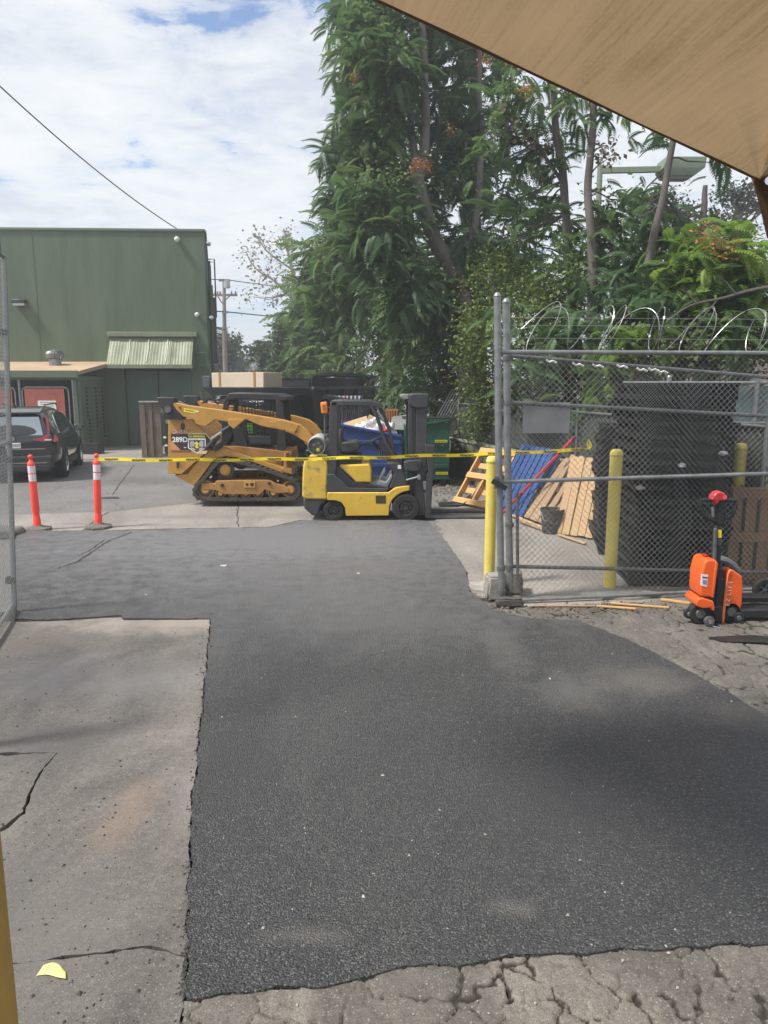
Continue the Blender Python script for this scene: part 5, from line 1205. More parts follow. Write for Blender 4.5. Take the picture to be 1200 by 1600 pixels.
pad(764, 918, .26, .22, 1); pad(960, 928, .42, .20, 2)
# ---------------------------------------------------------------- bollards
M_BOL = mat('bollard_yellow', (.68,.55,.12), .55, var=.10, vscale=5, bump=.15, bscale=30, dirt=(.40,.32,.06), dscale=7, dthr=.6)
def bollard(x, y, h, r, label):
    t = thing('bollard', label, 'bollard', (x, y, .03), 0, 'yellow steel bollards')
    MB().lathe([(r*.98,-.03),(r,h*.3),(r,h-.07)], n=24).build('post', M_BOL, t, smooth=60)
    MB().lathe([(r*1.02,h-.075),(r*1.08,h-.07),(r*1.08,h-.055),(r*1.02,h-.045),(r*.9,h-.02),(r*.55,h-.003),(.005,h)], n=24).build('cap', M_BOL, t, smooth=50)
    return t
bollard(1.163, 7.97, 1.41, .060, 'yellow bollard just left of the tall gate post')
bollard(2.44, 7.78, 1.50, .066, 'yellow bollard behind the middle of the gate mesh, beside the slatted pallet')
bollard(P(1158,700,8.5).x, 8.5, P(1158,692,8.5).z-.03, .066, 'yellow bollard half hidden behind the brown pallet at the far right')
q = P(-22, 1500, 1.55); M_BOL = mat('bollard_shaded', (.42,.26,.07), .6, var=.15, vscale=6); bollard(q.x-.0, 1.55, 1.35, .055, 'yellow bollard very close to the camera at the lower left edge')  # shade on this near bollard is painted into its browner yellow

# ---------------------------------------------------------------- left gate leaf, seen edge-on
lg = thing('gate_leaf', 'chain-link gate leaf standing edge-on at the left edge of the driveway', 'chain-link gate', (0, 0, 0))
e0 = G(21, 958, .03)
pa, pb = Vector((e0.x, e0.y, .03)), P(4, 400, 6.86)
dirn = Vector((.30, -1.0, 0)).normalized()*2.9      # runs back towards the camera, leaning away
MB().tube([pa+Vector((-.0,.02,0)), pb+Vector((-.0,.02,0))], .024, 10).build('end_post', M_PIPE, lg)
MB().tube([pb, pb+dirn], .021, 8).build('top_rail', M_PIPE, lg); MB().tube([pa+Vector((0,0,.08)), pa+dirn+Vector((0,0,.08))], .021, 8).build('bottom_rail', M_PIPE, lg)
MB().tube([pa.lerp(pb,.5), pa.lerp(pb,.5)+dirn], .021, 8).build('rail', M_PIPE, lg)
MB().tube([pb+dirn+Vector((0,0,.1)), pa+dirn], .034, 10).build('end_post', M_PIPE, lg)
up = (pb-pa); H_ = up.length
chainlink('mesh', pa+Vector((.045,-.03,.04)), dirn, up, 2.9, H_-.06, lg, M_WIRE, pitch=.032, r=.0019)
MB().tube([pb+dirn*.05, pb+dirn*.1+Vector((.03,0,.5)), pb+dirn*.3+Vector((0,0,.3))], .02, 6).build('hook', M_PIPE, lg)
for f in (.1,.45,.8): MB().lathe([(.034,-.03),(.045,-.028),(.045,.028),(.034,.03)], pa.lerp(pb, f)+Vector((-.02,0,0)), n=10).build('hinge', M_BLK, lg)

# ---------------------------------------------------------------- pallets
M_PLN = mat('pallet_pine', (.52,.35,.19), .8, var=.16, vscale=3, stretch=(1,7,7), bump=.3, bscale=20, dirt=(.42,.27,.14), dscale=3)
M_PLO = mat('pallet_aged', (.36,.245,.15), .85, var=.25, vscale=3, stretch=(1,7,7), bump=.4, bscale=20, dirt=(.23,.18,.13), dscale=3)
def board(parent, m, c, d, name='board', rz=0, me_cache={}):
    key = (tuple(round(v, 4) for v in d), m.name)
    if key not in me_cache:
        b = MB(); b.box((0,0,0), d); me = b.mesh(name, 0); me.materials.append(m); me_cache[key] = me
    o = bpy.data.objects.new(name, me_cache[key]); COL.objects.link(o); o.parent = parent; o.location = c; o.rotation_euler = (0,0,rz); return o
def lean(base, along, upv):
    ex = Vector(along).normalized(); ey = Vector(upv); ey = (ey-ex*ey.dot(ex)).normalized(); ez = ex.cross(ey)
    M = Matrix((ex, ey, ez)).transposed().to_4x4(); M.translation = Vector(base); return M
def pallet(label, M, m, m2=None, W=1.2, H=1.0, nb=7, bw=.095, grp='wooden pallets leaning by the wall', boards_up=True, blocks=False, bottom=3, flip=1, name='pallet'):
    t = thing(name, label, 'pallet', (0,0,0), 0, grp); t.matrix_basis = M; m2 = m2 or m; r_ = random.Random(len(label))
    # local x: width, y: up the lean, z: face side (towards viewer when flip=1)
    sp_ = (W-bw)/(nb-1) if boards_up else (H-bw)/(nb-1)
    for k in range(nb):
        jit = r_.uniform(-.006, .006)
        if boards_up: board(t, m, (-W/2+bw/2+k*sp_+jit, H/2+r_.uniform(-.012,.012), flip*.062), (bw, H, .018), rz=r_.uniform(-.006,.006))
        else: board(t, m, (r_.uniform(-.01,.01), bw/2+k*sp_+jit, flip*.062), (W, bw, .018), rz=r_.uniform(-.006,.006))
    for k in range(3):
        if boards_up:
            yy = .05+k*(H-.1)/2
            if blocks:
                for j in range(3): board(t, m2, (-W/2+.07+j*(W-.14)/2, yy, 0), (.12, .09, .088), 'block')
                board(t, m2, (0, yy, flip*.0495), (W, .09, .012), 'stringer')
            else: board(t, m2, (0, yy, 0), (W, .04, .105), 'stringer')
        else:
            xx = -W/2+.025+k*(W-.05)/2; board(t, m2, (xx, H/2, 0), (.04, H, .105), 'stringer')
    for k in range(bottom):
        if boards_up: board(t, m2, (-W/2+bw/2+k*(W-bw)/(bottom-1), H/2, -flip*.062), (bw, H, .018))
        else: board(t, m2, (0, bw/2+k*(H-bw)/(bottom-1), -flip*.062), (W, bw, .018))
    return t
def along(p0, p1): return (Vector(p1)-Vector(p0))
# slatted pine pallet, far right of the row
a0, a1 = G(884, 836, .02), G(926, 852, .02); top = P(927, 730, 10.75)
mid = (a0+a1)/2; v = Vector((.20, .30, 1.06))
pallet('pale pine pallet with closely set boards leaning right of the black bucket', lean((2.92,10.45,.02), (.52,-.52,0), v), M_PLN, W=1.0, H=1.16, nb=8, bw=.112, flip=1)
b0 = Vector((2.60,11.15,.02))
pallet('worn pallet with brown end blocks leaning behind the black bucket', lean(b0, (.30,-.95,0), Vector((.60,.16,1.0))), M_PLO, W=1.1, H=1.22, nb=6, bw=.125, blocks=True, flip=-1, bottom=5)
pallet('open pine pallet showing its underside next to the blue one', lean(b0+Vector((-.10,.32,0)), (.32,-.95,0), Vector((.75,.2,1.0))), M_PLN, M_PLO, W=1.0, H=1.2, nb=3, bw=.135, blocks=True, flip=-1, bottom=5)
pallet('aged grey-brown pallet nearest the blue pallet, mostly covered', lean(b0+Vector((-.18,.62,0)), (.32,-.95,0), Vector((.75,.2,1.0))), M_PLO, W=1.0, H=1.15, nb=5, bw=.125, blocks=True, flip=-1, bottom=5)
M_PBL = mat('pallet_blue', (.020,.075,.26), .7, var=.25, vscale=4, bump=.2, dirt=(.04,.09,.22), dscale=4)
pallet('blue painted pallet leaning between the gate post and the pine pallets', lean(Vector((2.12,12.5,.02)), (.34,-.94,0), Vector((.50,.25,1.0))), M_PBL, W=1.1, H=1.25, nb=7, bw=.125, blocks=True, flip=1)
q = P(806, 760, 13.6); pallet('dusty grey pallet behind the left side of the blue pallet', lean(Vector((q.x+.1, 13.5, 0)), (.30,-.95,0), Vector((.6,.2,1.0))), M_WG, W=.9, H=1.15, nb=6, flip=1)
# lattice-like pallet left of the gate
q = G(745, 800, .02); pallet('orange pine pallet leaning alone between the forklift forks and the gate post', lean(Vector((1.58, 13.25, .02)), Vector((.55,-.80,0)), Vector((.62,.35,1.0))), mat('pallet_orange', (.58,.34,.14), .75, var=.15, vscale=3, stretch=(1,7,7), bump=.3), W=.95, H=1.18, nb=5, bw=.11, boards_up=False, flip=-1)
# black lever / jack foot beside that pallet
lv = thing('black_scoop', 'flat black metal scoop lying at the foot of the lone pine pallet', 'scoop', G(712, 792))
MB().prism([(-.30,.0),(.18,.0),(.34,.16),(.30,.18),(.12,.05),(-.28,.03)], 0, .35).build('blade', M_BLK, lv, bevel=.006); MB().tube([(.3,.17,.16),(.55,.2,.55),(.85,.3,1.05)], .014, 6).build('handle', M_PLN, lv)
# red pole and black bucket
p0, p1 = G(790, 803, .03), P(897, 684, 11.6); p0 = Vector((1.98, 12.35, .03))
rp_ = thing('red_pole', 'long red pole leaning across the blue pallet', 'pole', p0)
MB().cyl((0,0,0), p1-p0, .026, 10).build('shaft', mat('pole_red', (.55,.03,.035), .45, var=.15, vscale=8, dirt=(.40,.12,.12), dscale=7), rp_)
MB().cyl((p1-p0)*.985, (p1-p0)*1.01, .034, 10).build('grip', mat('pole_dark', (.16,.02,.02), .6), rp_)
for f in (.28, .8): MB().cyl((p1-p0)*f, (p1-p0)*(f+.02), .03, 10).build('collar', mat('pole_dark', (.16,.02,.02), .6), rp_)
q = G(866, 834, .02); bk = thing('bucket', 'dark dusty bucket standing in front of the worn pallet', 'bucket', (q.x-.02, q.y+.1, .015))
MB().lathe([(.13,0),(.135,.01),(.172,.34),(.18,.345),(.18,.365),(.165,.365),(.125,.02),(.005,.02)], n=24).build('pail', mat('bucket_dark', (.055,.05,.045), .75, var=.35, vscale=8), bk)
MB().tube([(-.175,0,.33),(-.15,-.14,.22),(0,-.2,.17),(.15,-.14,.22),(.175,0,.33)], .005, 5).build('bail', M_GALD, bk)
# broken boards on the ground
def plank(label, a, b_, w_, m, h_=.02, grp=None):
    a, b_ = G(*a, .035), G(*b_, .035); d = b_-a; o = MB().box((0,0,0), (d.length, w_, h_)).build('loose_board', m, bevel=.003); o.location = (a+b_)/2+Vector((0,0,h_/2)); o.rotation_euler = (0,.01,math.atan2(d.y,d.x)); tag(o, label, 'board', grp)
M_SPL = mat('split_wood', (.55,.33,.14), .75, var=.2, vscale=5, stretch=(1,8,8))
plank('thin broken board in front of the leaning pine pallets, on the pale ground', (800,806), (850,826), .07, M_PLN, .02, 'loose boards on the ground')
plank('splintered strip on the ground right of the bucket', (872,836), (915,850), .05, M_PLN, .02, 'loose boards on the ground')
plank('short splintered strip lying before the blue pallet', (812,815), (862,833), .06, M_PLO, .02, 'loose boards on the ground')
plank('narrow orange lath on the asphalt under the gate, nearer one', (932,948), (993,952), .035, M_SPL, .015, 'orange laths under the gate rail')
plank('narrow orange lath on the asphalt under the gate, farther and longer one', (954,944), (1045,950), .035, M_SPL, .015, 'orange laths under the gate rail')
plank('orange lath with one end at the pallet jack wheel', (1032,938), (1078,944), .05, M_SPL, .02, 'orange laths under the gate rail')
plank('grey strip of timber lying along the foot of the gate mesh', (830,948), (930,947), .03, M_PLO, .012, 'orange laths under the gate rail')
# thin stones of lime at the bollard
# black plastic pallets stacked
M_BPL = mat('black_plastic_pallet', (.011,.0115,.013), .5, var=.35, vscale=3, dirt=(.045,.043,.04), dscale=5, dthr=.62, spec=.4)
def pp_mesh():
    W, D = 1.2, 1.0; b = MB(); n = 11
    for k in range(n+1): 
        x = -W/2+.02+k*(W-.04)/n; b.b6(x-.014, x+.014, -D/2, D/2, .115, .135)
    for k in range(9):
        y = -D/2+.02+k*(D-.04)/8; b.b6(-W/2, W/2, y-.014, y+.014, .1155, .1355)
    b.b6(-W/2,W/2,-D/2,-D/2+.03,.10,.136); b.b6(-W/2,W/2,D/2-.03,D/2,.10,.136); b.b6(-W/2,-W/2+.03,-D/2+.03,D/2-.03,.10,.1362); b.b6(W/2-.03,W/2,-D/2+.03,D/2-.03,.10,.1362)
    return b.mesh('deck', 0)
def ft_mesh():
    W, D = 1.2, 1.0; b = MB()
    for i in range(3):
        for j in range(3):
            x, y = -W/2+.09+i*(W-.18)/2, -D/2+.08+j*(D-.16)/2
            for (u, v) in ((-.06,0),(.0,0),(.06,0)): b.b6(x+u-.008, x+u+.008, y-.07, y+.07, .02, .112)
            b.b6(x-.075, x+.075, y-.008, y+.008, .021, .111)
    for j in range(3):
        y = -D/2+.08+j*(D-.16)/2; b.b6(-W/2+.01, W/2-.01, y-.06, y+.06, 0, .02)
    return b.mesh('feet', 0)
DM, FM = pp_mesh(), ft_mesh(); DM.materials.append(M_BPL); FM.materials.append(M_BPL)
proto = thing('plastic_pallet', 'black plastic pallet', 'pallet', (0,0,0), 0, 'black plastic pallets stacked behind the gate')
for nm, me in (('deck', DM), ('feet', FM)):
    o = bpy.data.objects.new(nm, me); COL.objects.link(o); o.parent = proto
first = True
def stack(cx, cy, rz_, n, where, seed):
    global first
    r_ = random.Random(seed); z = .02
    for k in range(n):
        ordn = ['lowest','second from the ground','third from the ground','fourth from the ground','fifth from the ground','sixth from the ground','seventh from the ground','eighth from the ground']
        ort = ['topmost','second from the top','third from the top','fourth from the top','fifth from the top','sixth from the top','seventh from the top','eighth from the top']
        lab = 'black plastic pallet, %s in the %s' % (ordn[k] if k < n/2 else ort[n-1-k], where)
        loc = (cx+r_.uniform(-.04,.04), cy+r_.uniform(-.04,.04), z); rot = (0,0,rz_+r_.uniform(-.025,.025))
        if first: o = proto; o.location = loc; o.rotation_euler = rot; o['label'] = lab; first = False
        else: o = dup(proto, loc, rot, lab)
        z += .137
nr = P(1068, 930, 8.25)
stack(3.24, 8.42, math.pi/2-.08, 16, 'tallest stack behind the pallet jack', 1)
stack(3.35, 9.85, math.pi/2-.2, 12, 'shorter stack behind the tallest one', 2)
# leaning black pallets between the pine pallet and the stack
for k, (x, y, l_) in enumerate([(3.32,9.75,'black plastic pallet leaning next to the pale pine pallet'), (3.40,9.45,'black plastic pallet leaning second from the pine pallet, partly behind the bollard'), (3.26,9.15,'black plastic pallet leaning upright against the tallest stack')]):
    ex = Vector((.28,-.96,0)); M = lean((x, y, .62), ex, Vector((.28,.08,1.0))); o = dup(proto, M=M, label=l_)
# pale rags among the pallets
for k, (px, py, l_) in enumerate([(1000,762,'small grey rag on the black pallets behind the middle bollard'), (1065,727,'grey-white scrap stuck high on the tallest black stack'), (1130,708,'grey-white scrap near the right edge of the tallest black stack')]):
    tag(crumple(.045, k*2.2+1, .5, 8).build('plastic_scrap', mat('scrap_grey', (.30,.30,.30), .6, var=.3), loc=P(px, py, 7.72)), l_, 'plastic scrap', 'plastic scraps caught in the black stack')
# brown pallet standing upright at the right
M_BRN = mat('pallet_brown', (.23,.13,.07), .8, var=.3, vscale=3, stretch=(7,1,7), bump=.3, dirt=(.10,.055,.03), dscale=3)
q0 = P(1131, 930, 7.95); bp2 = thing('upright_pallet', 'brown wooden pallet standing upright against the gate behind the pallet jack', 'pallet', (q0.x, 7.95, .03))
zt = P(1131, 765, 7.95).z-.03; pw = P(1157,800,7.95).x-P(1134,800,7.95).x
xx = 0
for k in range(6):
    board(bp2, M_BRN, (xx+pw*.36, 0, zt/2), (pw*.70, .018, zt-.02), rz=0); xx += pw
for z in (zt-.04, zt*.5, .10):
    board(bp2, M_BRN, (xx/2, -.022, z), (xx, .018, .10), 'cross_board'); board(bp2, M_BRN, (xx/2, .058, z), (xx, .09, .10), 'stringer')
for k in range(6): board(bp2, mat('pallet_back_pale', (.32,.33,.25), .85, var=.3, vscale=8), (k*pw+pw*.35+.06, .115, zt/2), (pw*.8, .015, zt-.06), 'back_board')

# ---------------------------------------------------------------- pallet jack
M_JO = mat('jack_orange', (.78,.115,.018), .38, var=.06, vscale=4, coat=.3, dirt=(.45,.09,.03), dscale=6, dthr=.64)
j0 = G(1112, 978, .03); pj = thing('pallet_jack', 'orange and black electric pallet jack parked in front of the gate', 'pallet jack', (j0.x, j0.y+.1, .03), R(0))
YJ = j0.y+.10
def c4(l): return [(1040+x/5.925, 740+y/5.925) for x, y in l]
def jp(cx, cy, y): q = P(1040+cx/5.925, 740+cy/5.925, YJ+y); return Vector((q.x-j0.x, y, q.z-.03))
def jpr(name, l, y0, y1, m, bev=.01, par=pj, seg=2):
    pts = []
    for (a, c) in l: v = jp(a, c, 0); pts.append((v.x, v.z))
    return MB().prism(pts, y0, y1).build(name, m, par, bevel=bev, seg=seg)
def shift(pts, dx): return pts
# battery housing on the left, drive cover right, black mast in between
bt = jpr('battery_housing', [(318,800),(345,772),(420,775),(440,800),(432,900),(400,1118),(285,1112),(278,1060),(290,900)], -.10, .16, M_JO, .022, seg=3)
jpr('battery_edge', [(415,790),(440,805),(400,1118),(380,1118)], -.108, -.05, M_JO, .006, bt)
jpr('battery_label', [(290,905),(350,912),(340,1020),(284,1010)], -.1035, -.09, M_WHT, 0, bt)
jpr('print_line', [(296,925),(345,932),(344,945),(294,938)], -.106, -.103, mat('ink_grey', (.08,.08,.10), .6), 0, bt)
jpr('print_mark', [(300,955),(338,960),(334,1000),(298,992)], -.106, -.103, mat('ink_violet', (.30,.20,.35), .6), 0, bt)
jpr('battery_knob', [(360,752),(395,750),(400,775),(355,775)], .0, .05, mat('knob_red', (.35,.02,.02), .5), .006, bt)
jpr('battery_belt', [(285,1108),(395,1120),(398,1150),(300,1140)], -.07, .13, M_BLK, .004)
jpr('drive_skirt', [(258,1125),(300,1120),(395,1150),(410,1200),(408,1240),(385,1240),(370,1210),(330,1215),(300,1218),(238,1195),(236,1160)], -.11, .15, M_JO, .015)
# arc shaped fork frame behind
arc = MB(); arc.tube([jp(495,790,.2), jp(560,808,.2), jp(620,850,.2), jp(665,900,.2)], .035, 8); arc.build('frame_arch', mat('jack_grey', (.14,.15,.16), .5, var=.2), pj)
cv = jpr('side_cover', [(585,905),(605,890),(640,900),(720,960),(728,1050),(718,1200),(700,1290),(672,1290),(665,1262),(630,1238),(592,1260),(570,1300),(552,1388),(520,1385),(530,1270),(560,1050),(572,940)], .02, .12, M_JO, .012, seg=3)
jpr('cover_edge', [(578,930),(600,893),(615,897),(592,935),(548,1385),(518,1385),(530,1270),(560,1050)], .005, .06, mat('jack_orange_light', (.85,.20,.07), .38, coat=.2), .008, cv)
x_ = text('lettering', 'E Z  L I F T', .052, M_WHT, cv, (0,0,0), (0,0,0), .0008); v = jp(598,1115,0); x_.location = (v.x, .0185, v.z); x_.rotation_euler = (math.pi/2, -math.pi/2+.06, 0)
jpr('mast_housing', [(425,935),(560,860),(560,1010),(535,1100),(520,1230),(400,1230),(395,1120),(420,1040)], .03, .22, M_BLK, .02)
jpr('hydraulic_body', [(415,960),(450,960),(450,1100),(440,1180),(400,1175),(400,1100)], -.02, .06, M_DKG, .015)
jpr('tiller_shaft', [(448,480),(470,480),(520,500),(505,800),(500,960),(425,960),(440,780)], -.02, .05, M_BLK, .01)
jpr('tiller_side', [(440,500),(465,500),(455,780),(430,960),(425,1000),(422,940)], -.035, -.005, M_GALD, .004)
jpr('warning_sticker', [(475,516),(508,516),(508,590),(475,590)], -.0225, -.018, M_LBY, 0)
jpr('data_plate', [(470,600),(510,600),(508,660),(470,660)], -.0225, -.018, mat('plate_dark', (.06,.06,.06), .5), 0)
lp = MB(); lp.tube([jp(478,250,0), jp(400,246,0), jp(328,245,0), jp(326,300,0), jp(345,370,0), jp(395,410,0), jp(470,445,0)], .018, 8); lp.tube([jp(500,250,0), jp(560,246,0), jp(650,248,0), jp(648,300,0), jp(625,370,0), jp(570,405,0), jp(510,440,0)], .018, 8)
hd = lp.build('handle_loop', M_PLA, pj)
jpr('handle_head', [(480,205),(540,200),(545,300),(535,480),(475,480),(470,300)], -.03, .05, M_PLA, .015)
jpr('handle_top', [(450,170),(490,158),(530,175),(550,215),(545,240),(480,250),(470,280),(440,285),(410,225)], -.045, .055, mat('handle_red', (.50,.035,.04), .4, coat=.2), .02, hd, 3)
for cx in (430, 545): MB().cyl(jp(cx,218,-.05), jp(cx,218,.06), .022, 12).build('thumb_wheel', M_RED, hd)
jpr('indicator', [(420,310),(440,310),(445,400),(425,400)], -.02, .0, M_GAL, .003, hd)
def jw(cx, cy, rp, w_, y, m_=M_RUB, nm='drive_wheel', hubm=M_GALD):
    v = jp(cx, cy, y); r3 = rp/5.925/170
    o = MB().lathe([(r3*.3,0),(r3*.92,0),(r3,.012),(r3,w_-.012),(r3*.92,w_),(r3*.3,w_)], (v.x, y, max(r3, v.z)), 'y', 26).build(nm, m_, pj)
    MB().lathe([(.004,-.012),(r3*.4,-.012),(r3*.5,.004),(.004,.01)], (v.x, y, max(r3, v.z)), 'y', 18).build('hub', hubm, o)
jw(325, 1305, 98, .09, -.05); jw(222, 1300, 48, .04, -.02, M_PLA, 'caster_wheel', M_GAL); jw(410, 1410, 46, .05, -.12, M_GALD, 'caster_wheel', M_CHR); jw(600, 1390, 92, .09, .02)
jw(680, 1350, 50, .05, -.02, M_PLA, 'caster_wheel')
jpr('caster_bracket', [(375,1365),(455,1378),(445,1398),(385,1392)], -.14, -.05, M_CHR, .004)
jpr('motor', [(410,1230),(520,1215),(520,1380),(410,1370)], -.02, .14, M_DKG, .015)
for k in range(5): MB().tube([jp(440+k*12,1240,-.03), jp(455+k*10,1300,-.04), jp(470+k*9,1380,-.02)], .007, 5).build('cable', M_BLK, pj)
jpr('linkage', [(460,1380),(500,1385),(520,1420),(470,1430)], -.06, .0, M_GAL, .006)
for y in (.10, .52):
    a = jp(600, 1340, y); f = MB(); f.b6(a.x+.0, a.x+1.25, y-.08, y+.08, .055, .115); f.build('fork', M_BLK, pj, bevel=.01)
    MB().lathe([(.01,-.05),(.04,-.05),(.04,.05),(.01,.05)], (a.x+1.1, y, .04), 'y', 14).build('load_roller', M_PLA, pj)
MB().b6(jp(560,0,.0).x, jp(680,0,0).x, .02, .60, .06, .42).build('fork_frame', M_BLK, pj, bevel=.02)
pj.location = (j0.x, YJ, .03)
q = G(1160, 1002, .03); mt = MB(); mt.add([(-.25,.1,.0),(.15,.12,.01),(.28,-.05,.045),(.2,-.1,.02),(-.2,-.02,.0),(-.25,.1,-.004),(.15,.12,.004),(.28,-.05,.038),(.2,-.1,.012),(-.2,-.02,-.004)], [(0,1,2,3,4)[::-1],(5,6,7,8,9),(0,1,6,5),(1,2,7,6),(2,3,8,7),(3,4,9,8),(4,0,5,9)]); o = mt.build('rubber_mat', M_BLK, smooth=0); o.location = (q.x, q.y, .036); tag(o, 'curled scrap of black rubber mat beside the pallet jack', 'rubber mat')
# wheel leaning at the right edge behind the forks
q = G(1196, 948, .03); cw_ = thing('spare_wheel', 'black spoked wheel standing at the right edge behind the pallet jack forks', 'wheel', (q.x+.1, q.y+.25, .03)); wheel(cw_, 0, 0, .11, .06, M_GALD, -1)
# yellow leaf of paper
q = G(82, 1521, Z1); lf = MB()
def fn(u, v): return Vector(((u-.5)*.10+(.02 if u > .8 else 0)*(1-v), (v-.5)*.045*(1-.6*max(0,u-.6))+.01*math.sin(u*4), .004+.012*math.sin(u*3.2+.5)*v+.006*u*u))
lf.grid(fn, 10, 5); o = lf.build('yellow_leaf', mat('leaf_paper', (.72,.66,.22), .6, var=.12, vscale=30), smooth=180); o.location = q; o.rotation_euler = (0,0,-.15)
sl_ = o.modifiers.new('thick', 'SOLIDIFY'); sl_.thickness = .0012; tag(o, 'small yellow torn leaf of paper lying on the concrete slab', 'litter')
for (px, py, s) in ((350,884,.09),(560,896,.05),(228,930,.03),(598,1212,.02)):
    q = G(px, py, Z2); o = crumple(s*.5, px*.1, .1, 6).build('paper_scrap', M_STL, loc=q+Vector((0,0,.004))); tag(o, {350:'pale scrap pressed flat on the asphalt before the track loader',560:'tiny pale scrap on the asphalt in front of the forklift',228:'small white scrap on the asphalt near the left slab',598:'tiny chip of paper in the middle of the new asphalt'}[px], 'litter')

# ---------------------------------------------------------------- shade sail
M_SAIL = bpy.data.materials.new('sail_cloth'); M_SAIL.use_nodes = True; t = M_SAIL.node_tree; bs = t.nodes['Principled BSDF']; n = t.nodes.new; l = t.links.new
uv = n('ShaderNodeAttribute'); uv.attribute_name = 'weave'
mp = n('ShaderNodeMapping'); mp.inputs['Scale'].default_value = (1.6, 26, 1); l(uv.outputs['Vector'], mp.inputs[0])
n1_ = n('ShaderNodeTexNoise'); n1_.inputs['Scale'].default_value = 1.0; n1_.inputs['Detail'].default_value = 7; n1_.inputs['Roughness'].default_value = .68; l(mp.outputs[0], n1_.inputs['Vector'])
n2_ = n('ShaderNodeTexNoise'); n2_.inputs['Scale'].default_value = 1.6; n2_.inputs['Detail'].default_value = 6; l(uv.outputs['Vector'], n2_.inputs['Vector'])
n3_ = n('ShaderNodeTexNoise'); n3_.inputs['Scale'].default_value = 60; n3_.inputs['Detail'].default_value = 3; l(uv.outputs['Vector'], n3_.inputs['Vector'])
ad = n('ShaderNodeMath'); ad.operation = 'MULTIPLY_ADD'; l(n1_.outputs[0], ad.inputs[0]); ad.inputs[1].default_value = .38
ad2 = n('ShaderNodeMath'); ad2.operation = 'MULTIPLY_ADD'; l(n2_.outputs[0], ad2.inputs[0]); ad2.inputs[1].default_value = .54
ad3 = n('ShaderNodeMath'); ad3.operation = 'MULTIPLY'; l(n3_.outputs[0], ad3.inputs[0]); ad3.inputs[1].default_value = .12
l(ad3.outputs[0], ad2.inputs[2]); l(ad2.outputs[0], ad.inputs[2])
cr_ = n('ShaderNodeValToRGB'); l(ad.outputs[0], cr_.inputs[0]); e = cr_.color_ramp.elements; e[0].position = .38; e[0].color = (.20,.135,.075,1); e[1].position = .70; e[1].color = (.37,.265,.155,1); e.new(.5); e[1].color = (.30,.21,.12,1)
l(cr_.outputs[0], bs.inputs['Base Color']); bs.inputs['Roughness'].default_value = .9; bs.inputs['Specular IOR Level'].default_value = .15
trn = n('ShaderNodeBsdfTranslucent'); l(cr_.outputs[0], trn.inputs[0]); mxs = n('ShaderNodeMixShader'); mxs.inputs[0].default_value = .55
l(bs.outputs[0], mxs.inputs[1]); l(trn.outputs[0], mxs.inputs[2]); l(mxs.outputs[0], t.nodes['Material Output'].inputs[0])
C0 = P(1186, 281, 4.4); A0 = P(-400, -467, 3.2); Bc = Vector((3.4, -4.2, 5.0))
ss = thing('shade_sail', 'tan fabric shade sail stretched overhead at the upper right', 'shade sail', C0)
b = MB(); NU, NV = 140, 80; wv = []
for j in range(NV+1):
    for i in range(NU+1):
        u, v = i/NU, j/NV       # u from corner C0 outwards, v across from edge A to edge B
        eA = C0.lerp(A0, u); eB = C0.lerp(Bc, u)
        p = eA.lerp(eB, v)
        p.z -= .22*math.sin(math.pi*v)*u*(1-.3*u)
        # tension folds that gather into the corner
        f = math.exp(-((v-.50)/.06)**2)*.06+math.exp(-((v-.68)/.05)**2)*-.06+math.exp(-((v-.30)/.07)**2)*.025
        p.z += f*math.exp(-u*3.0)*min(1, u*10)
        p.z += .006*noise.noise(Vector((u*9, v*9, 0)))
        b.v.append(tuple(p-C0)); rad = (p-C0).length; wv += [u*v*5.0, u*(1-v)*5.4+1.1*u*v*(1-.6*u)+.12*u*u, 0]
b.f = [(j*(NU+1)+i, j*(NU+1)+i+1, (j+1)*(NU+1)+i+1, (j+1)*(NU+1)+i) for j in range(NV) for i in range(NU)]
# weave runs across the sail: coordinates of the cloth
me = b.mesh('cloth', 180); at = me.attributes.new('weave', 'FLOAT_VECTOR', 'POINT')
ww = []
for (x, y, z) in b.v:
    pass
at.data.foreach_set('vector', wv); me.materials.append(M_SAIL)
o = bpy.data.objects.new('cloth', me); COL.objects.link(o); o.parent = ss
MB().tube([Vector((0,0,0)), (A0-C0)*.25, (A0-C0)*.5, (A0-C0)], .009, 6).build('hem', mat('hem_brown', (.13,.075,.04), .8), ss)
M_TAIL = mat('sail_brown', (.20,.115,.055), .85, var=.25, vscale=9, transl=.25)
tl_ = MB()
def fn(u, v):
    w_ = .03+.20*u; a = Vector((-.03,.0,.01)).lerp(Vector((.10,.05,-.30)), u); return a+Vector((w_*v*1.5, .05*math.sin(v*6), .06*v*(1-u)))
tl_.grid(fn, 14, 14); o = tl_.build('corner_flap', M_TAIL, ss, smooth=180); o.modifiers.new('t', 'SOLIDIFY').thickness = .004
MB().lathe([(.012,-.01),(.022,-.01),(.022,.01),(.012,.01)], (.035,-.03,-.015), 'y', 14).build('eyelet', M_CHR, ss)
sp0 = Vector((C0.x+.95, C0.y+.2, 0)); pl_ = thing('sail_post', 'steel post that holds the shade sail corner, outside the right edge', 'post', sp0)
MB().cyl((0,0,0),(0,0,4.2),.06,14).build('pole', M_PIPE, pl_)
MB().tube([Vector((.03,0,-.02)), sp0+Vector((0,0,3.75))-C0], .007, 5).build('rope', M_PLA, ss)
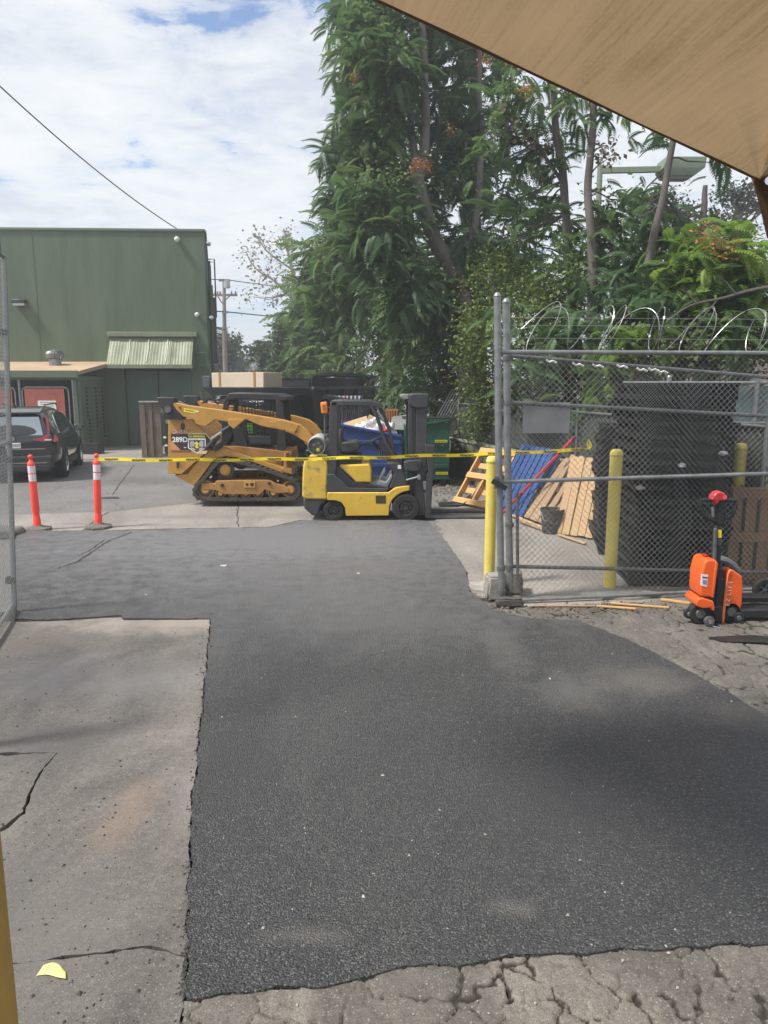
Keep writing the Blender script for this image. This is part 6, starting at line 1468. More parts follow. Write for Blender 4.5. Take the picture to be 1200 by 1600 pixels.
# ---------------------------------------------------------------- foliage
def leafmat(name, cols, rough=.5, transl=.33):
    rough *= 1.15
    return mat(name, cols[1], rough, tint=[(0.0, cols[0]), (0.45, cols[1]), (0.8, cols[2]), (1.0, cols[3])], transl=transl, spec=.45)
M_AIL = leafmat('ailanthus_leaf', [(.062,.115,.042), (.105,.19,.062), (.18,.27,.082), (.28,.35,.095)], .42, .45)
M_AID = leafmat('ailanthus_leaf_deep', [(.053,.10,.048), (.088,.165,.070), (.145,.23,.086), (.22,.29,.09)], .42, .45)
M_LSH = leafmat('young_shoot_leaf', [(.07,.12,.05), (.13,.20,.07), (.22,.30,.10), (.33,.34,.13)], .55, .42)
M_IVY = leafmat('ivy_leaf', [(.06,.10,.028), (.125,.18,.04), (.21,.25,.05), (.30,.28,.07)], .5)
M_OLV = leafmat('hedge_leaf', [(.055,.085,.035), (.10,.13,.05), (.16,.17,.065), (.22,.18,.08)], .55)
M_LIM = leafmat('lime_leaf', [(.10,.17,.03), (.20,.33,.055), (.32,.44,.08), (.40,.44,.10)], .5, .5)
M_FAR = leafmat('far_leaf', [(.06,.09,.05), (.085,.12,.065), (.12,.15,.08), (.15,.16,.10)], .6)
M_CED = leafmat('cedar_needles', [(.045,.055,.040), (.065,.078,.055), (.095,.105,.075), (.14,.125,.09)], .6)
M_SPR = leafmat('sparse_leaf', [(.16,.14,.11), (.22,.20,.16), (.28,.26,.20), (.30,.30,.22)], .6)
M_SEED = leafmat('seed_cluster', [(.30,.13,.05), (.45,.20,.07), (.60,.30,.10), (.50,.36,.14)], .6)
M_DRY = leafmat('dry_leaf', [(.16,.12,.09), (.22,.17,.13), (.30,.24,.18), (.36,.30,.22)], .7)
M_BRK = mat('bark_grey', (.115,.10,.092), .9, var=.3, vscale=4, stretch=(1,1,.35), bump=.5, bscale=16, dirt=(.19,.17,.155), dscale=3)
M_BRKD = mat('bark_dark', (.085,.07,.062), .9, var=.3, vscale=4, bump=.4, bscale=16)
def fast_mesh(name, V, F4, tint, m, parent, kind=None):
    me = bpy.data.meshes.new(name); nv, nf = len(V), len(F4)
    me.vertices.add(nv); me.vertices.foreach_set('co', V.astype(np.float32).ravel())
    me.loops.add(nf*4); me.loops.foreach_set('vertex_index', F4.astype(np.int32).ravel())
    me.polygons.add(nf); me.polygons.foreach_set('loop_start', np.arange(0, nf*4, 4, dtype=np.int32)); 
    try: me.polygons.foreach_set('loop_total', np.full(nf, 4, dtype=np.int32))
    except Exception: pass
    me.update(calc_edges=True)
    at = me.attributes.new('tint', 'FLOAT', 'FACE'); at.data.foreach_set('value', tint.astype(np.float32))
    me.materials.append(m); o = bpy.data.objects.new(name, me); COL.objects.link(o); o.parent = parent
    if kind: o['kind'] = kind
    return o
def frond_tpl(pairs=9, L=1.0, lw=.085, ll=.30):
    """pinnate leaf along +x, arching down; leaflets are two-sided quads"""
    V, F = [], []
    def rach(t): return np.array([t*L*(1-.12*t), 0, .10*math.sin(t*2.2)*L-.34*t*t*L])
    def leaflet(b, d, s, l, w_):
        side = np.cross(d, [0,0,1.0]); side /= np.linalg.norm(side)+1e-9
        tip = b+d*l+np.array([0,0,-.28*l]); mid = b+d*l*.42+np.array([0,0,.02*l])
        i = len(V); V.extend([b, mid+side*w_, tip, mid-side*w_]); F.append([i, i+1, i+2, i+3])
    for k in range(pairs):
        t = .16+.80*k/(pairs-1); b = rach(t); sc = math.sin(math.pi*min(1, .25+.68*t))**.6
        for s in (-1, 1):
            d = np.array([.50, s*.85, -.10]); d /= np.linalg.norm(d); leaflet(b, d, s, ll*sc, lw*.5*sc+.012)
    leaflet(rach(.97), np.array([.95,0,-.2]), 1, ll*.7, lw*.5)
    i = len(V); a, b = rach(0), rach(.55); c = rach(1.0); w_ = .008
    V.extend([a+[0,w_,0], a-[0,w_,0], b-[0,w_,0], b+[0,w_,0], c+[0,w_*.5,0], c-[0,w_*.5,0]]); F.append([i,i+1,i+2,i+3]); F.append([i+3,i+2,i+5,i+4])
    return np.array(V, float), np.array(F, int)
FT9, FT6, FT4 = frond_tpl(12, lw=.062, ll=.26), frond_tpl(8, lw=.085, ll=.28), frond_tpl(5, lw=.18, ll=.36)
def rotmats(yaw, pit, rol):
    cy, sy, cp, sp, cr, sr = np.cos(yaw), np.sin(yaw), np.cos(pit), np.sin(pit), np.cos(rol), np.sin(rol)
    Rz = np.zeros((len(yaw),3,3)); Rz[:,0,0]=cy; Rz[:,0,1]=-sy; Rz[:,1,0]=sy; Rz[:,1,1]=cy; Rz[:,2,2]=1
    Ry = np.zeros_like(Rz); Ry[:,0,0]=cp; Ry[:,0,2]=sp; Ry[:,1,1]=1; Ry[:,2,0]=-sp; Ry[:,2,2]=cp
    Rx = np.zeros_like(Rz); Rx[:,0,0]=1; Rx[:,1,1]=cr; Rx[:,1,2]=-sr; Rx[:,2,1]=sr; Rx[:,2,2]=cr
    return Rz @ Ry @ Rx
def stamp(tpl, pos, yaw, pit, rol, sc):
    V, F = tpl; Rm = rotmats(yaw, pit, rol); A = np.einsum('nij,vj->nvi', Rm, V)*sc[:,None,None]+pos[:,None,:]
    n, v = len(pos), len(V); Fo = (F[None]+(np.arange(n)*v)[:,None,None]).reshape(-1, 4)
    return A.reshape(-1, 3), Fo
def blobs_tips(blobs, rs, shell=.55):
    """blobs = (centre, rx, ry, rz, ntips)"""
    T = []; D = []
    for (c, rx, ry, rz_, n) in blobs:
        d = rs.normal(size=(n,3)); d /= np.linalg.norm(d, axis=1)[:,None]
        r = (shell+(1-shell)*rs.random(n))**1.0; lump = 1+.22*np.sin(d[:,0]*5+c.x*3)*np.cos(d[:,2]*4+c.z)
        T.append(np.array(c)+d*np.array([rx, ry, rz_])*(r*lump)[:,None]); D.append(d)
    return np.vstack(T), np.vstack(D)
def crown_fronds(blobs, seed, per=9, size=.75, tpl=None, droop=.25, tint0=.0):
    rs = np.random.RandomState(seed); blobs = [(c, a, b_, d, int(round(k*1.7))) for (c, a, b_, d, k) in blobs]; per = max(4, int(per*.6)); T, D = blobs_tips(blobs, rs, .35); n = len(T); tpl = tpl or FT9
    pos = np.repeat(T, per, 0)+rs.normal(size=(n*per,3))*.16
    base = np.arctan2(D[:,1], D[:,0]); yaw = np.repeat(base, per)+rs.uniform(-2.2, 2.2, n*per)
    pit = rs.uniform(-.85, .85, n*per)+droop*.8; rol = rs.normal(size=n*per)*.35
    sc = size*rs.uniform(.45, 1.35, n*per)
    V, F = stamp(tpl, pos, yaw, pit, rol, sc)
    tt = np.clip(np.repeat(np.repeat(rs.beta(2,3.2,n), per)*.7+rs.random(n*per)*.3, len(tpl[1]))+tint0, 0, 1)
    return V, F, tt, T
LEAFQ = (np.array([[0,0,0],[.5,.32,.06],[1,0,-.10],[.5,-.32,.06]]), np.array([[0,1,2,3]]))
def crown_leaves(blobs, seed, per=60, size=.09, spread=.30, squash=1.0, tint0=0.0):
    rs = np.random.RandomState(seed); T, D = blobs_tips(blobs, rs, .35); n = len(T)
    o = rs.normal(size=(n*per,3))*spread; o[:,2] *= squash
    pos = np.repeat(T, per, 0)+o; yaw = rs.uniform(0, 6.28, n*per); pit = rs.uniform(-.6, 1.1, n*per); rol = rs.normal(size=n*per)*.7
    V, F = stamp(LEAFQ, pos, yaw, pit, rol, size*rs.uniform(.6, 1.4, n*per))
    tt = np.clip(np.repeat(rs.beta(2,3,n), per)*.65+rs.random(n*per)*.35+tint0, 0, 1)
    return V, F, tt, T
def PB(px, py, Y, rp, n, ry=None, sq=1.0):
    c = P(px, py, Y); s = Y/1160*1.02; r = rp*s
    return (c, r, ry or r*.9, r*sq, n)
def trunk_path(pts, r0, r1, k=5, wob=.05, seed=0):
    o = []; n = len(pts)
    for i in range(n-1):
        p0, p1, p2, p3 = pts[max(i-1,0)], pts[i], pts[i+1], pts[min(i+2,n-1)]
        for j in range(k):
            t = j/k; q = .5*((2*p1)+(-p0+p2)*t+(2*p0-5*p1+4*p2-p3)*t*t+(-p0+3*p1-3*p2+p3)*t**3)
            o.append(q+Vector((noise.noise(q*1.3+Vector((seed,0,0))), noise.noise(q*1.3+Vector((0,seed,0))), 0))*wob)
    o.append(pts[-1]); m = len(o)
    return o, [r0+(r1-r0)*(i/(m-1))**.9 for i in range(m)]
def add_branches(b, spine, tips, n, seed, r=.022, sag=.12):
    r_ = random.Random(seed)
    for k in range(n):
        t = tips[r_.randrange(len(tips))]; t = Vector(t); 
        cand = [s for s in spine if s.z < t.z+.4] or spine
        s = min(cand, key=lambda q: (q-t).length+r_.random()*.8); L = (t-s).length
        if L < .2 or L > 5: continue
        m = s.lerp(t, .5)+Vector((r_.uniform(-.15,.15), r_.uniform(-.15,.15), -sag*L+r_.uniform(0,.2)))
        b.tube([s, s.lerp(m,.5)+Vector((0,0,.03)), m, m.lerp(t,.55), t], [r*1.6*min(1.6,L*.5+.4), r*1.2, r, r*.7, r*.35], 5)
def tree(name, label, cat, base, trunks, crowns, group=None, nbr=40, bark=None, seed=1, br=.022, extra=None):
    t = thing(name, label, cat, base, 0, group); base = Vector(base)
    tips = []
    crowns = [c_ for c_ in crowns if c_]
    for (V, F, tt, T, m) in crowns:
        fast_mesh('crown', V-np.array(base), F, tt, m, t); tips += list(T)
    b = MB(); spine = []
    for (pts, r0, r1) in trunks:
        o, rr = trunk_path([Vector(p) for p in pts], r0, r1, seed=seed); spine += o; b.tube(o, rr, 10)
    if tips and spine: add_branches(b, spine, tips, nbr, seed, br)
    b.v = [(x-base.x, y-base.y, z-base.z) for x, y, z in b.v]; b.build('trunk', bark or M_BRK, t, smooth=60)
    for e in (extra or []):
        V, F, tt, nm, m = e; fast_mesh(nm, V-np.array(base), F, tt, m, t, 'stuff')
    return t
GRP = 'feathery tall trees behind the low wall'
def seeds(lst, Y, seed, n=90, size=.05, spread=.07):
    B = [PB(px, py, Y, 4, 3) for px, py in lst]; V, F, tt, T = crown_leaves(B, seed, n//3, size, spread); return V, F, tt
def mixed(bl, seed, m, **k):      # small terminal leaves and young shoots between the long fronds
    V, F, tt, T = crown_leaves([(c, a*1.05, b_*1.05, d*1.05, int(n*.8)) for c, a, b_, d, n in bl], seed+300, per=34, size=.10, spread=.20, tint0=.06); return (V, F, tt, T, m)
def cf(bl, seed, m, **k): V, F, tt, T = crown_fronds(bl, seed, **k); return (V, F, tt, T, m)
def clv(bl, seed, m, **k): V, F, tt, T = crown_leaves(bl, seed, **k); return (V, F, tt, T, m)
# 1. the big forked tree with the leaning pale trunk
Y = 18.6
tree('tall_tree', 'tallest feathery tree, its pale leaning trunk forking high up beside the sky', 'tree', (P(722, 640, Y).x, Y, 0),
  [([(P(728,640,Y).x, Y, 0), P(727,560,Y), P(716,440,Y), P(676,370,Y), P(652,285,Y), P(648,250,Y)], .24, .15),
   ([P(652,285,Y), P(664,215,Y), P(665,120,Y), P(660,20,Y), P(662,-90,Y)], .13, .06), ([P(650,262,Y), P(640,180,Y+.3), P(628,90,Y+.4), P(620,-20,Y+.5)], .09, .04), ([P(716,440,Y), P(742,350,Y+.3), P(752,230,Y+.6), P(748,100,Y+.6), P(752,-40,Y+.6)], .10, .05)],
  [cf([PB(622,20,Y+.9,75,34), PB(600,110,Y-.2,52,26), PB(585,190,Y+.2,50,24), PB(600,270,Y+.6,52,24), PB(600,330,Y-.4,55,24), PB(700,60,Y+1.3,60,20), PB(575,60,Y+.3,40,18), PB(700,150,Y+1.2,50,14)], 11, M_AIL, per=9, size=.64, droop=.42),
   cf([PB(690,300,Y+1.2,60,16), PB(600,405,Y-.5,48,20), PB(650,470,Y-.5,50,18), PB(740,390,Y+.5,45,14), PB(720,230,Y+1.5,50,12)], 12, M_AID, per=9, size=.66, droop=.3), mixed([PB(628,20,Y,75,20), PB(600,110,Y-.3,55,20), PB(585,200,Y,55,20), PB(600,320,Y-.5,60,24), PB(640,430,Y-.7,60,20), PB(700,330,Y+.6,60,16)], 13, M_LSH)],
  GRP, 46, seed=3, extra=[(*seeds([(655,255),(648,262),(668,262)], Y-1.0, 4), 'seed_cluster', M_SEED), (*seeds([(610,100),(552,118),(757,95),(703,205)], Y-.8, 5, 60), 'seed_cluster', M_SEED)])
# 2. tree on the sky side, farther
Y = 23.5
tree('tall_tree', 'feathery tree whose drooping left side meets the open sky', 'tree', (P(620, 640, Y).x, Y, 0),
  [([(P(620,640,Y).x, Y, 0), P(612,480,Y), P(600,330,Y), P(590,180,Y), P(575,40,Y)], .2, .07)],
  [cf([PB(562,20,Y,38,14), PB(560,110,Y,36,14), PB(565,190,Y,42,18), PB(545,255,Y,40,18), PB(540,310,Y,36,15), PB(580,340,Y,55,22), PB(620,200,Y+1,60,14)], 21, M_AID, per=9, size=.70, droop=.45),
   cf([PB(570,420,Y,60,26), PB(525,460,Y,42,18), PB(560,370,Y-1,40,12)], 22, M_AIL, per=9, size=.68, droop=.15), mixed([PB(555,120,Y,40,16), PB(545,260,Y,40,20), PB(550,400,Y-.6,55,30)], 23, M_LSH)],
  GRP, 30, seed=5)
# 3-5. slender trunks on the right
Y = 15.2
tree('slender_tree', 'slender tree with a gently bowed grey trunk, third trunk from the right', 'tree', (P(893, 640, Y).x, Y, 0),
  [([(P(893,640,Y).x, Y, 0), P(893,480,Y), P(886,400,Y), P(882,290,Y), P(868,190,Y), P(862,100,Y), P(850,20,Y)], .115, .05), ([P(882,290,Y), P(850,240,Y), P(815,200,Y+.3), P(760,165,Y+.5)], .04, .02)],
  [cf([PB(840,130,Y,60,9), PB(800,215,Y+.4,55,9), PB(850,250,Y+.3,42,6), PB(870,360,Y+.5,50,8), PB(820,330,Y+.6,50,9)], 31, M_AIL, per=8, size=.54, droop=.3),
   clv([PB(792,215,Y,45,7), PB(855,220,Y,40,5), PB(885,150,Y,40,4)], 32, M_DRY, per=30, size=.10, spread=.14)],
  GRP, 60, seed=7, br=.015, extra=[(*seeds([(822,140),(790,80)], Y-1.0, 6, 60), 'seed_cluster', M_SEED)])
Y = 14.2
tree('slender_tree', 'slender tree with a straight upright grey trunk right of the bowed one', 'tree', (P(926, 640, Y).x, Y, 0),
  [([(P(926,640,Y).x, Y, 0), P(926,430,Y), P(925,350,Y), P(921,280,Y), P(926,180,Y), P(922,60,Y)], .105, .05)],
  [cf([PB(915,150,Y,36,5), PB(985,175,Y,30,4), PB(960,380,Y+.6,46,14), PB(900,450,Y+.6,45,13), PB(955,330,Y+.5,30,6)], 41, M_AIL, per=8, size=.50, droop=.4), mixed([PB(960,380,Y+.4,50,16), PB(910,440,Y+.4,50,16), PB(950,300,Y+.4,40,5)], 43, M_LSH),
   clv([PB(935,240,Y,30,4)], 42, M_DRY, per=25, size=.09, spread=.12)], GRP, 26, seed=9, br=.013)
Y = 13.2
tree('slender_tree', 'slender tree with a trunk leaning to the right under the sail', 'tree', (P(992, 640, Y).x, Y, 0),
  [([(P(990,640,Y).x, Y, 0), P(990,500,Y), P(1003,440,Y), P(1022,370,Y), P(1034,320,Y), P(1050,225,Y), P(1068,100,Y)], .10, .045)],
  [cf([PB(1070,190,Y,34,4), PB(1115,235,Y,20,2), PB(1020,330,Y+.5,40,8), PB(1055,390,Y+.7,50,12), PB(990,420,Y+.6,40,12), PB(1030,470,Y-.5,50,16), PB(1100,500,Y-.5,45,14), PB(1160,480,Y-.3,45,12), PB(960,470,Y,45,10)], 51, M_AID, per=8, size=.50, droop=.4)],
  GRP, 30, seed=11, br=.013)
# fill tree behind: dark trunk between 1 and 3
Y = 21.5
tree('tall_tree', 'tall dark-trunked tree standing behind the forked tree', 'tree', (P(750, 640, Y).x, Y, 0),
  [([(P(755,640,Y).x, Y, 0), P(745,420,Y), P(738,250,Y), P(742,100,Y), P(738,-60,Y)], .22, .1), ([P(745,420,Y), P(722,300,Y), P(715,180,Y)], .1, .05)],
  [cf([PB(760,60,Y,60,12), PB(745,190,Y,65,11), PB(700,260,Y,55,10), PB(780,330,Y,75,14), PB(690,450,Y,70,22), PB(760,430,Y,70,20), PB(830,430,Y,60,14)], 61, M_AID, per=8, size=.85, tpl=FT6, droop=.35)],
  GRP, 40, bark=M_BRKD, seed=13)
# bright lime young tree at the right
Y = 12.8
tree('young_tree', 'bright lime green young tree with orange seed tips at the right', 'tree', (P(1115, 640, Y).x, Y, 0),
  [([(P(1115,640,Y).x, Y, 0), P(1118,520,Y), P(1108,450,Y), P(1106,400,Y)], .08, .03)],
  [cf([PB(1100,400,Y,34,12), PB(1125,430,Y,45,18), PB(1080,440,Y,36,12), PB(1150,470,Y,36,12)], 71, M_LIM, per=9, size=.58, droop=.2),
   cf([PB(1165,420,Y+1,34,8), PB(1130,520,Y-.5,55,16)], 72, M_AIL, per=8, size=.6, droop=.3)],
  None, 20, seed=15, br=.013, extra=[(*seeds([(1120,385),(1103,362),(1147,392),(1192,520)], Y-.8, 7, 60, .06, .10), 'seed_cluster', M_SEED)])
# ivy-clad yellow-green shrubs by the fence
def shrub(label, bl, seed, m, base, cat='shrub', per=90, size=.085, spread=.24, nbr=10, grp='bushes growing along the wall', name='ivy_shrub', fronds=None):
    cs = [clv(bl, seed, m, per=per, size=size, spread=spread)]
    if fronds: cs.append(fronds)
    Yb = base[1]; x = base[0]
    return tree(name, label, cat, (x, Yb, 0), [([(x, Yb, 0), (x+.1, Yb, 1.0), (x-.05, Yb, 1.8)], .06, .03)], cs, grp, nbr, bark=M_BRKD, seed=seed, br=.012)
Y = 16.0
shrub('yellow-green ivy bush rising directly behind the tall gate post', [PB(780,430,Y+.4,44,10), PB(765,500,Y,40,12), PB(745,560,Y,34,12), PB(770,610,Y,40,14), PB(742,650,Y,26,8), PB(820,450,Y+.6,40,9)], 81, M_IVY, (P(770,640,Y).x, Y))
Y = 14.6
shrub('yellow-green bush behind the gate wire left of the slender trunks', [PB(850,480,Y,46,12), PB(830,540,Y,46,12), PB(880,530,Y,40,10)], 82, M_IVY, (P(850,640,Y).x, Y), fronds=cf([PB(840,560,Y,55,10), PB(800,500,Y,36,6)], 83, M_AIL, per=8, size=.5))
Y = 13.2
shrub('dark feathery bush above the wall fence behind the grey panel', [PB(840,600,Y,34,8), PB(900,590,Y,34,8)], 84, M_OLV, (P(870,640,Y).x, Y), fronds=cf([PB(860,560,Y,50,12), PB(920,540,Y,50,14), PB(830,610,Y,40,10), PB(900,610,Y,45,10)], 85, M_AID, per=8, size=.52))
Y = 12.4
shrub('bright green feathery bush behind the middle of the gate', [PB(960,600,Y,20,3)], 86, M_OLV, (P(955,640,Y).x, Y), fronds=cf([PB(945,605,Y,38,10), PB(975,540,Y,50,12), PB(1020,540,Y,46,10)], 87, M_LIM, per=8, size=.45, tint0=-.25))
Y = 12.2
shrub('olive brown dry bush above the screened fence at the right', [PB(1050,560,Y,40,10), PB(1000,600,Y,30,8), PB(1100,570,Y,40,9), PB(1150,560,Y,40,8), PB(1190,540,Y,40,7)], 88, M_OLV, (P(1070,640,Y).x, Y), per=70)
# hedge mass between the trunks and the far end
hl = [(19.5,'ivy-draped hedge bush just left of the forked tree trunk',(700,),M_OLV,91),(22.5,'tall ivy column behind the forklift mast',(650,),M_OLV,92),(26,'ivy-draped hedge bush behind the forklift guard',(600,),M_IVY,93),(30,'ivy-draped hedge bush behind the dump truck body',(550,),M_OLV,94)]
for Y, lab, (px,), m, sd_ in hl:
    shrub(lab, [PB(px,480,Y+.5,50,12), PB(px+12,540,Y,48,14), PB(px-14,600,Y,46,14), PB(px+14,630,Y-.3,40,12), PB(px,440,Y+.8,45,8)], sd_, m, (P(px,640,Y).x, Y), per=80, size=.11, spread=.30, nbr=12,
          fronds=cf([PB(px-10,470,Y-.6,50,12), PB(px+15,530,Y-.6,48,12), PB(px-18,590,Y-.6,46,10), PB(px+8,430,Y,46,10)], sd_+20, M_AID if sd_ % 2 else M_AIL, per=8, size=.72, tpl=FT6))
# far end of the row
for k, (Y, px, py, rp, lab, m) in enumerate([(36,500,470,46,'feathery tree in the far part of the row, over the dump truck body',M_AIL),(44,465,520,34,'feathery tree near the far end of the row, right of the utility pole',M_AIL),(54,432,550,24,'pale small tree at the far left end of the row',M_FAR)]):
    tree('row_tree', lab, 'tree', (P(px,640,Y).x, Y, 0), [([(P(px,640,Y).x, Y, 0), P(px+2,560,Y), P(px,py-10,Y)], .16, .06)],
      [cf([PB(px,py,Y,rp,22), PB(px+14,py+50,Y,rp,20), PB(px-8,py+78,Y-.5,rp*.9,16), PB(px+22,py-40,Y+.5,rp*.7,10)], 111+k, m, per=9, size=1.0+.15*k, tpl=FT6 if k < 1 else FT4)], 'trees in the far part of the row', 16, seed=21+k)
Y = 30
tree('row_tree', 'rounded feathery tree in the row behind the ivy column', 'tree', (P(530,640,Y).x, Y, 0), [([(P(530,640,Y).x, Y, 0), P(532,520,Y), P(525,400,Y)], .18, .07)],
  [cf([PB(525,385,Y,40,18), PB(505,430,Y,40,18), PB(545,470,Y,50,16), PB(500,400,Y+1,36,10)], 131, M_AIL, per=9, size=.95, tpl=FT6), clv([PB(560,360,Y,38,8), PB(600,440,Y,40,8)], 132, M_OLV, per=80, size=.13, spread=.4)], 'trees in the far part of the row', 20, seed=31)
# bare pale sycamore-like tree against the sky
Y = 52
tp_ = [(425,395),(455,385),(400,375),(385,400),(410,430),(440,440),(470,420),(490,450),(395,455),(450,365),(480,390),(505,430),(430,470),(460,460),(500,410),(520,440)]
tree('sparse_tree', 'pale sparse thin-leaved tree against the sky right of the utility pole', 'tree', (P(462,640,Y).x, Y, 0),
  [([(P(462,640,Y).x, Y, 0), P(462,520,Y), P(460,450,Y), P(452,400,Y), P(440,370,Y)], .24, .05), ([P(460,470,Y), P(430,440,Y), P(400,420,Y), P(385,395,Y)], .09, .03), ([P(461,460,Y), P(485,430,Y), P(505,400,Y)], .09, .03), ([P(455,420,Y), P(420,395,Y), P(400,370,Y)], .07, .02)],
  [clv([PB(a, b_, Y, 15, 5) for a, b_ in tp_], 141, M_SPR, per=16, size=.22, spread=.42)], None, 60, bark=mat('bark_pale', (.30,.26,.23), .9, var=.2), seed=41, br=.03)
# round distant tree left of the pole
for k, (Y, px, py, rp, lab) in enumerate([(70,350,545,18,'distant green tree showing between the building corner and the utility pole'),(80,368,575,22,'distant rounded olive tree right behind the utility pole'),(95,352,580,24,'distant low tree at the foot of the utility pole')]):
    tree('distant_tree', lab, 'tree', (P(px,640,Y).x, Y, 0), [([(P(px,640,Y).x, Y, 0), P(px,600,Y), P(px,py,Y)], .3, .1)],
      [clv([PB(px,py,Y,rp,26), PB(px-6,py+18,Y,rp,20)], 151+k, M_FAR, per=60, size=.42, spread=.55)], 'distant trees left of the row', 6, seed=51+k)
# cedar behind on the right
Y = 27
q = [PB(1080+random.Random(k).uniform(-90,110), 300+k*9.5, Y+random.Random(k+50).uniform(-1,1), 34, 9, sq=.22) for k in range(19)]
tree('cedar_tree', 'grey-green layered cedar tree behind the street lamp', 'tree', (P(1095,640,Y).x, Y, 0),
  [([(P(1095,640,Y).x, Y, 0), P(1094,480,Y), P(1096,380,Y), P(1102,290,Y)], .3, .08), ([P(1160,640,Y), P(1160,420,Y), P(1152,330,Y)], .18, .06)],
  [clv(q, 161, M_CED, per=75, size=.14, spread=.38, squash=.28)], None, 60, bark=M_BRKD, seed=61, br=.04)
# low branch reaching in from the right over the wire
bb = thing('overhanging_branch', 'dark bare branch reaching in from the right above the razor wire', 'branch', P(1260, 440, 11.5))
b = MB(); pp = [P(1260,440,11.5), P(1180,452,11.6), P(1130,466,11.7), P(1080,478,11.8), P(1040,505,11.9)]; o, rr = trunk_path(pp, .035, .012, seed=2); b.tube([x-pp[0] for x in o], rr, 7)
for a, c in (((1150,460),(1120,430)),((1090,476),(1060,450)),((1120,470),(1085,520))): b.tube([P(*a,11.65)-pp[0], P((a[0]+c[0])/2,(a[1]+c[1])/2-4,11.7)-pp[0], P(*c,11.7)-pp[0]], [.014,.010,.005], 5)
b.build('limb', M_BRKD, bb)
# ground cover behind the wall
gv = [(Vector((WX(y)+.8+dx, y, .55)), .6, .6, .45, 8) for y in np.arange(9, 20, 1.0) for dx in (0, .9)]
V, F, tt, T = crown_leaves(gv, 171, 60, .10, .28)
gc = fast_mesh('ground_cover', V, F, tt, M_OLV, None, 'stuff'); gc['label'] = 'dark low ground cover of leaves behind the low green wall'; gc['category'] = 'ground cover'
b = MB(); b.slab([(WX(8.2)+.21,8.2),(14,8.2),(20,60),(-2.6,36),(WX(20.2)+.21,20.2)], -.01, .25); struct(b.build('earth_bank', mat('earth', (.07,.055,.04), .95, var=.4, bump=.4), smooth=0))

# ---------------------------------------------------------------- street lamp among the trees
Y = 20.0
sl0 = P(1062, 265, Y); lp0 = P(936, 300, Y)
st_ = thing('street_lamp', 'pale green shoebox street lamp on a long arm among the trees', 'street lamp', (lp0.x, Y, 0))
M_LMP = mat('lamp_green', (.20,.25,.18), .5, var=.08)
MB().cyl((0,0,0),(0,0,P(936,258,Y).z),.085,10,.07).build('pole', M_LMP, st_)
za = P(936, 267, Y).z; MB().prism([(0,za-.06),(0,za+.07),(P(1032,262,Y).x-lp0.x,za+.10),(P(1032,262,Y).x-lp0.x,za-.03)], -.06, .06).build('arm', M_LMP, st_)
x0, x1 = P(1030,265,Y).x-lp0.x, P(1094,265,Y).x-lp0.x; z1 = P(1060,250,Y).z; z0 = P(1060,279,Y).z
hd = MB(); hd.add([(x0,-.32,z0+.18),(x1,-.32,z0+.18),(x1,.32,z0+.18),(x0,.32,z0+.18),(x0+.05,-.32,z1),(x1+.03,-.32,z1),(x1+.03,.32,z1),(x0+.05,.32,z1),(x0+.1,-.24,z0),(x1-.25,-.24,z0),(x1-.25,.24,z0),(x0+.1,.24,z0)],
  [(4,5,6,7),(0,1,5,4),(1,2,6,5),(2,3,7,6),(3,0,4,7),(8,9,1,0),(9,10,2,1),(10,11,3,2),(11,8,0,3),(11,10,9,8)]); ho = hd.build('lamp_head', M_LMP, st_, bevel=.015)
MB().b6(x0+.16, x1-.32, -.2, .2, z0-.03, z0-.003).build('lens', mat('lens_dull', (.3,.32,.28), .3), ho)
# ---------------------------------------------------------------- utility pole and lines
Y = 62.0
u0 = P(352, 600, Y); up_ = thing('utility_pole', 'wooden utility pole with two crossarms and a small transformer beyond the building', 'utility pole', (u0.x, Y, 0))
M_POL = mat('pole_wood', (.23,.19,.165), .9, var=.25, vscale=1)
zz = lambda py: P(350, py, Y).z; xx_ = lambda px, py: P(px, py, Y).x-u0.x
MB().tube([(0,0,0),(xx_(351,540),0,zz(540)),(xx_(350,436),0,zz(436))], [.22,.18,.13], 10).build('pole', M_POL, up_)
for py, a, c in ((461, 333, 371), (438, 342, 360)): MB().b6(xx_(a,py), xx_(c,py), -.09, .09, zz(py)-.09, zz(py)+.09).build('crossarm', M_POL, up_, bevel=.01)
for s in (-1, 1): MB().tube([(xx_(350+s*10,462),-.1,zz(462)), (0,-.1,zz(474))], .05, 5).build('brace', M_GALD, up_)
for px in (336, 340, 344, 362, 368): MB().lathe([(.05,0),(.08,.1),(.05,.2),(.03,.28)], (xx_(px,460),0,zz(460)), n=8).build('insulator', M_GALD, up_)
MB().lathe([(.05,-.3),(.26,-.28),(.26,.25),(.05,.3)], (xx_(355.5,445),-.2,zz(445)), n=14).build('transformer', mat('transformer_grey', (.35,.36,.37), .5), up_)
MB().tube([(0,-.15,zz(490)),(xx_(358,489),-.3,zz(489))], .05, 5).build('bracket', M_GALD, up_); MB().tube([(0,-.15,zz(514)),(xx_(357,513),-.3,zz(513))], .05, 5).build('bracket', M_GALD, up_)
for k, (pl, lab) in enumerate([([(300,436,60),(352,437,62),(420,446,64),(520,462,66)],'thin line at the top of the utility pole'), ([(300,485,60),(352,487,62),(420,494,64),(520,510,66)],'thicker cable crossing the utility pole below its arm'), ([(300,548,70),(360,553,72),(420,556,74),(520,560,76)],'lowest wire in the distance near the far treetops')]):
    pts = [P(*a) for a in pl]; o = MB().tube(pts, .035+.012*(k == 1), 4).build('power_line', M_BLK); tag(o, lab, 'power line', 'power lines beyond the building')
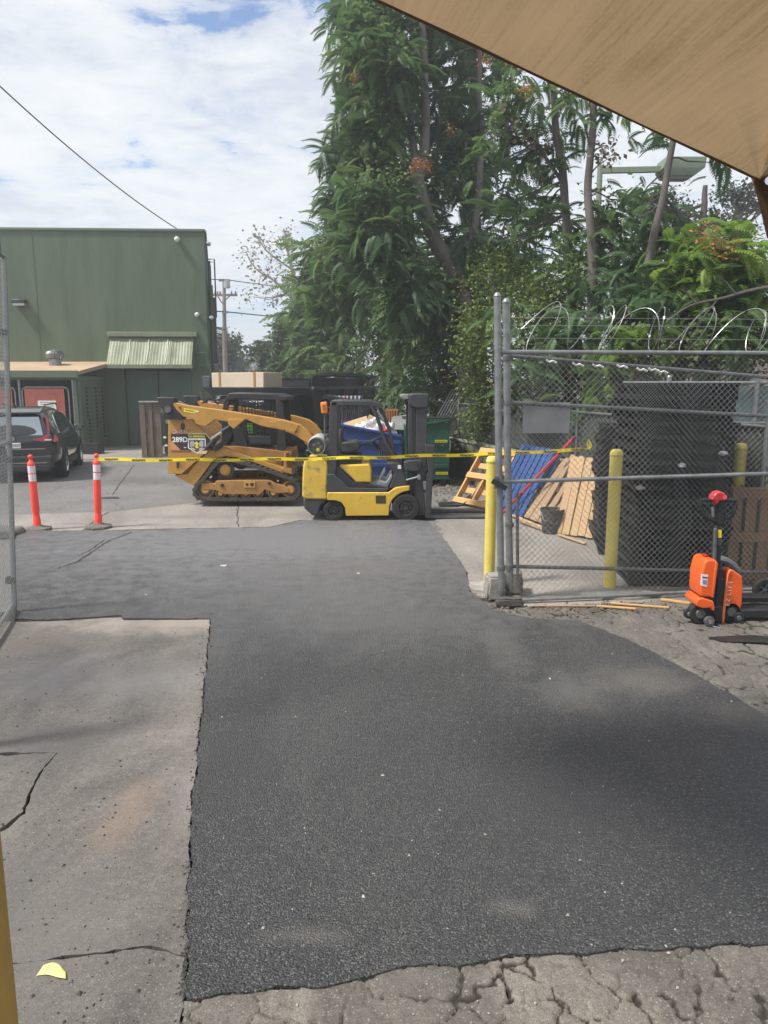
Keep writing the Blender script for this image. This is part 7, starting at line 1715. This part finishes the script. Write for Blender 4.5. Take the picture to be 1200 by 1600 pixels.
# distant white building and warehouses
Y = 150
a = P(389, 600, Y); bd_ = thing('distant_building', 'white distant two-storey building beyond the far trees', 'building', (a.x, Y, 0))
Wd = P(412,600,Y).x-a.x; Hd = P(400,566,Y).z
MB().b6(0, Wd, 0, 12, 0, Hd).build('wall', mat('far_white', (.62,.62,.62), .8), bd_)
MB().b6(-.4, Wd+.4, -.4, 12.4, Hd+.002, Hd+.5).build('roof', mat('far_grey', (.4,.4,.42), .8), bd_)
for k in range(3):
    for j in range(2): MB().b6(Wd*(.08+.3*k), Wd*(.28+.3*k), -.08, .02, Hd*(.25+.4*j), Hd*(.25+.4*j)+1.4).build('window', mat('far_glass', (.16,.18,.21), .3), bd_)
# house gable at the right through the leaves
Y = 34.0
h0 = P(1112, 600, Y); hs = thing('house', 'pinkish gabled house showing through the leaves behind the gate', 'house', (h0.x, Y, 0))
def hq(px, py): q = P(px, py, Y); return (q.x-h0.x, q.z)
ax, az = hq(1116,548); tx, tz = hq(1166,514); bx, bz = hq(1216,548)
w_ = MB(); w_.prism([(ax+.2,0),(bx-.2,0),(bx-.2,az-.1),(tx,tz-.15),(ax+.2,az-.1)], 0, 8); w_.build('wall', mat('house_pink', (.55,.40,.33), .85, var=.08), hs)
MB().b6(ax-.3, bx+.3, -.35, -.02, az-.16, az+.16).build('eave_trim', mat('trim_white', (.66,.66,.68), .6), hs)
r_ = MB(); r_.prism([(ax-.3,az),(tx,tz),(bx+.3,az),(bx+.3,az-.16),(tx,tz-.18),(ax-.3,az-.16)], -.36, 8.3); r_.build('roof', mat('roof_pale', (.52,.50,.50), .8), hs)
MB().b6(ax+1.0, ax+1.6, -.05, .02, 1.0, az-.7).build('window', mat('far_glass', (.16,.18,.21), .3), hs)

# ---------------------------------------------------------------- thin haze volume, added to imitate lens veil
M_HZ = bpy.data.materials.new('haze'); M_HZ.use_nodes = True; t = M_HZ.node_tree
for q in list(t.nodes):
    if q.type == 'BSDF_PRINCIPLED': t.nodes.remove(q)
pv = t.nodes.new('ShaderNodeVolumePrincipled'); pv.inputs['Density'].default_value = .0032; pv.inputs['Color'].default_value = (.93,.96,1.0,1); pv.inputs['Anisotropy'].default_value = .3
t.links.new(pv.outputs[0], t.nodes['Material Output'].inputs['Volume'])
hz_ = MB().b6(-80, 80, -30, 230, -1.2, 16.0).build('haze', M_HZ, smooth=0); hz_['kind'] = 'stuff'; hz_['label'] = 'added thin pale haze volume over the whole yard, imitating lens veil'; hz_['category'] = 'haze'
# the loader, truck etc. stand on the yard; trim vertical prisms that dip below ground are avoided by construction


print('TRIS', sum(sum(p.loop_total-2 for p in o.data.polygons) for o in bpy.data.objects if o.type == 'MESH'))
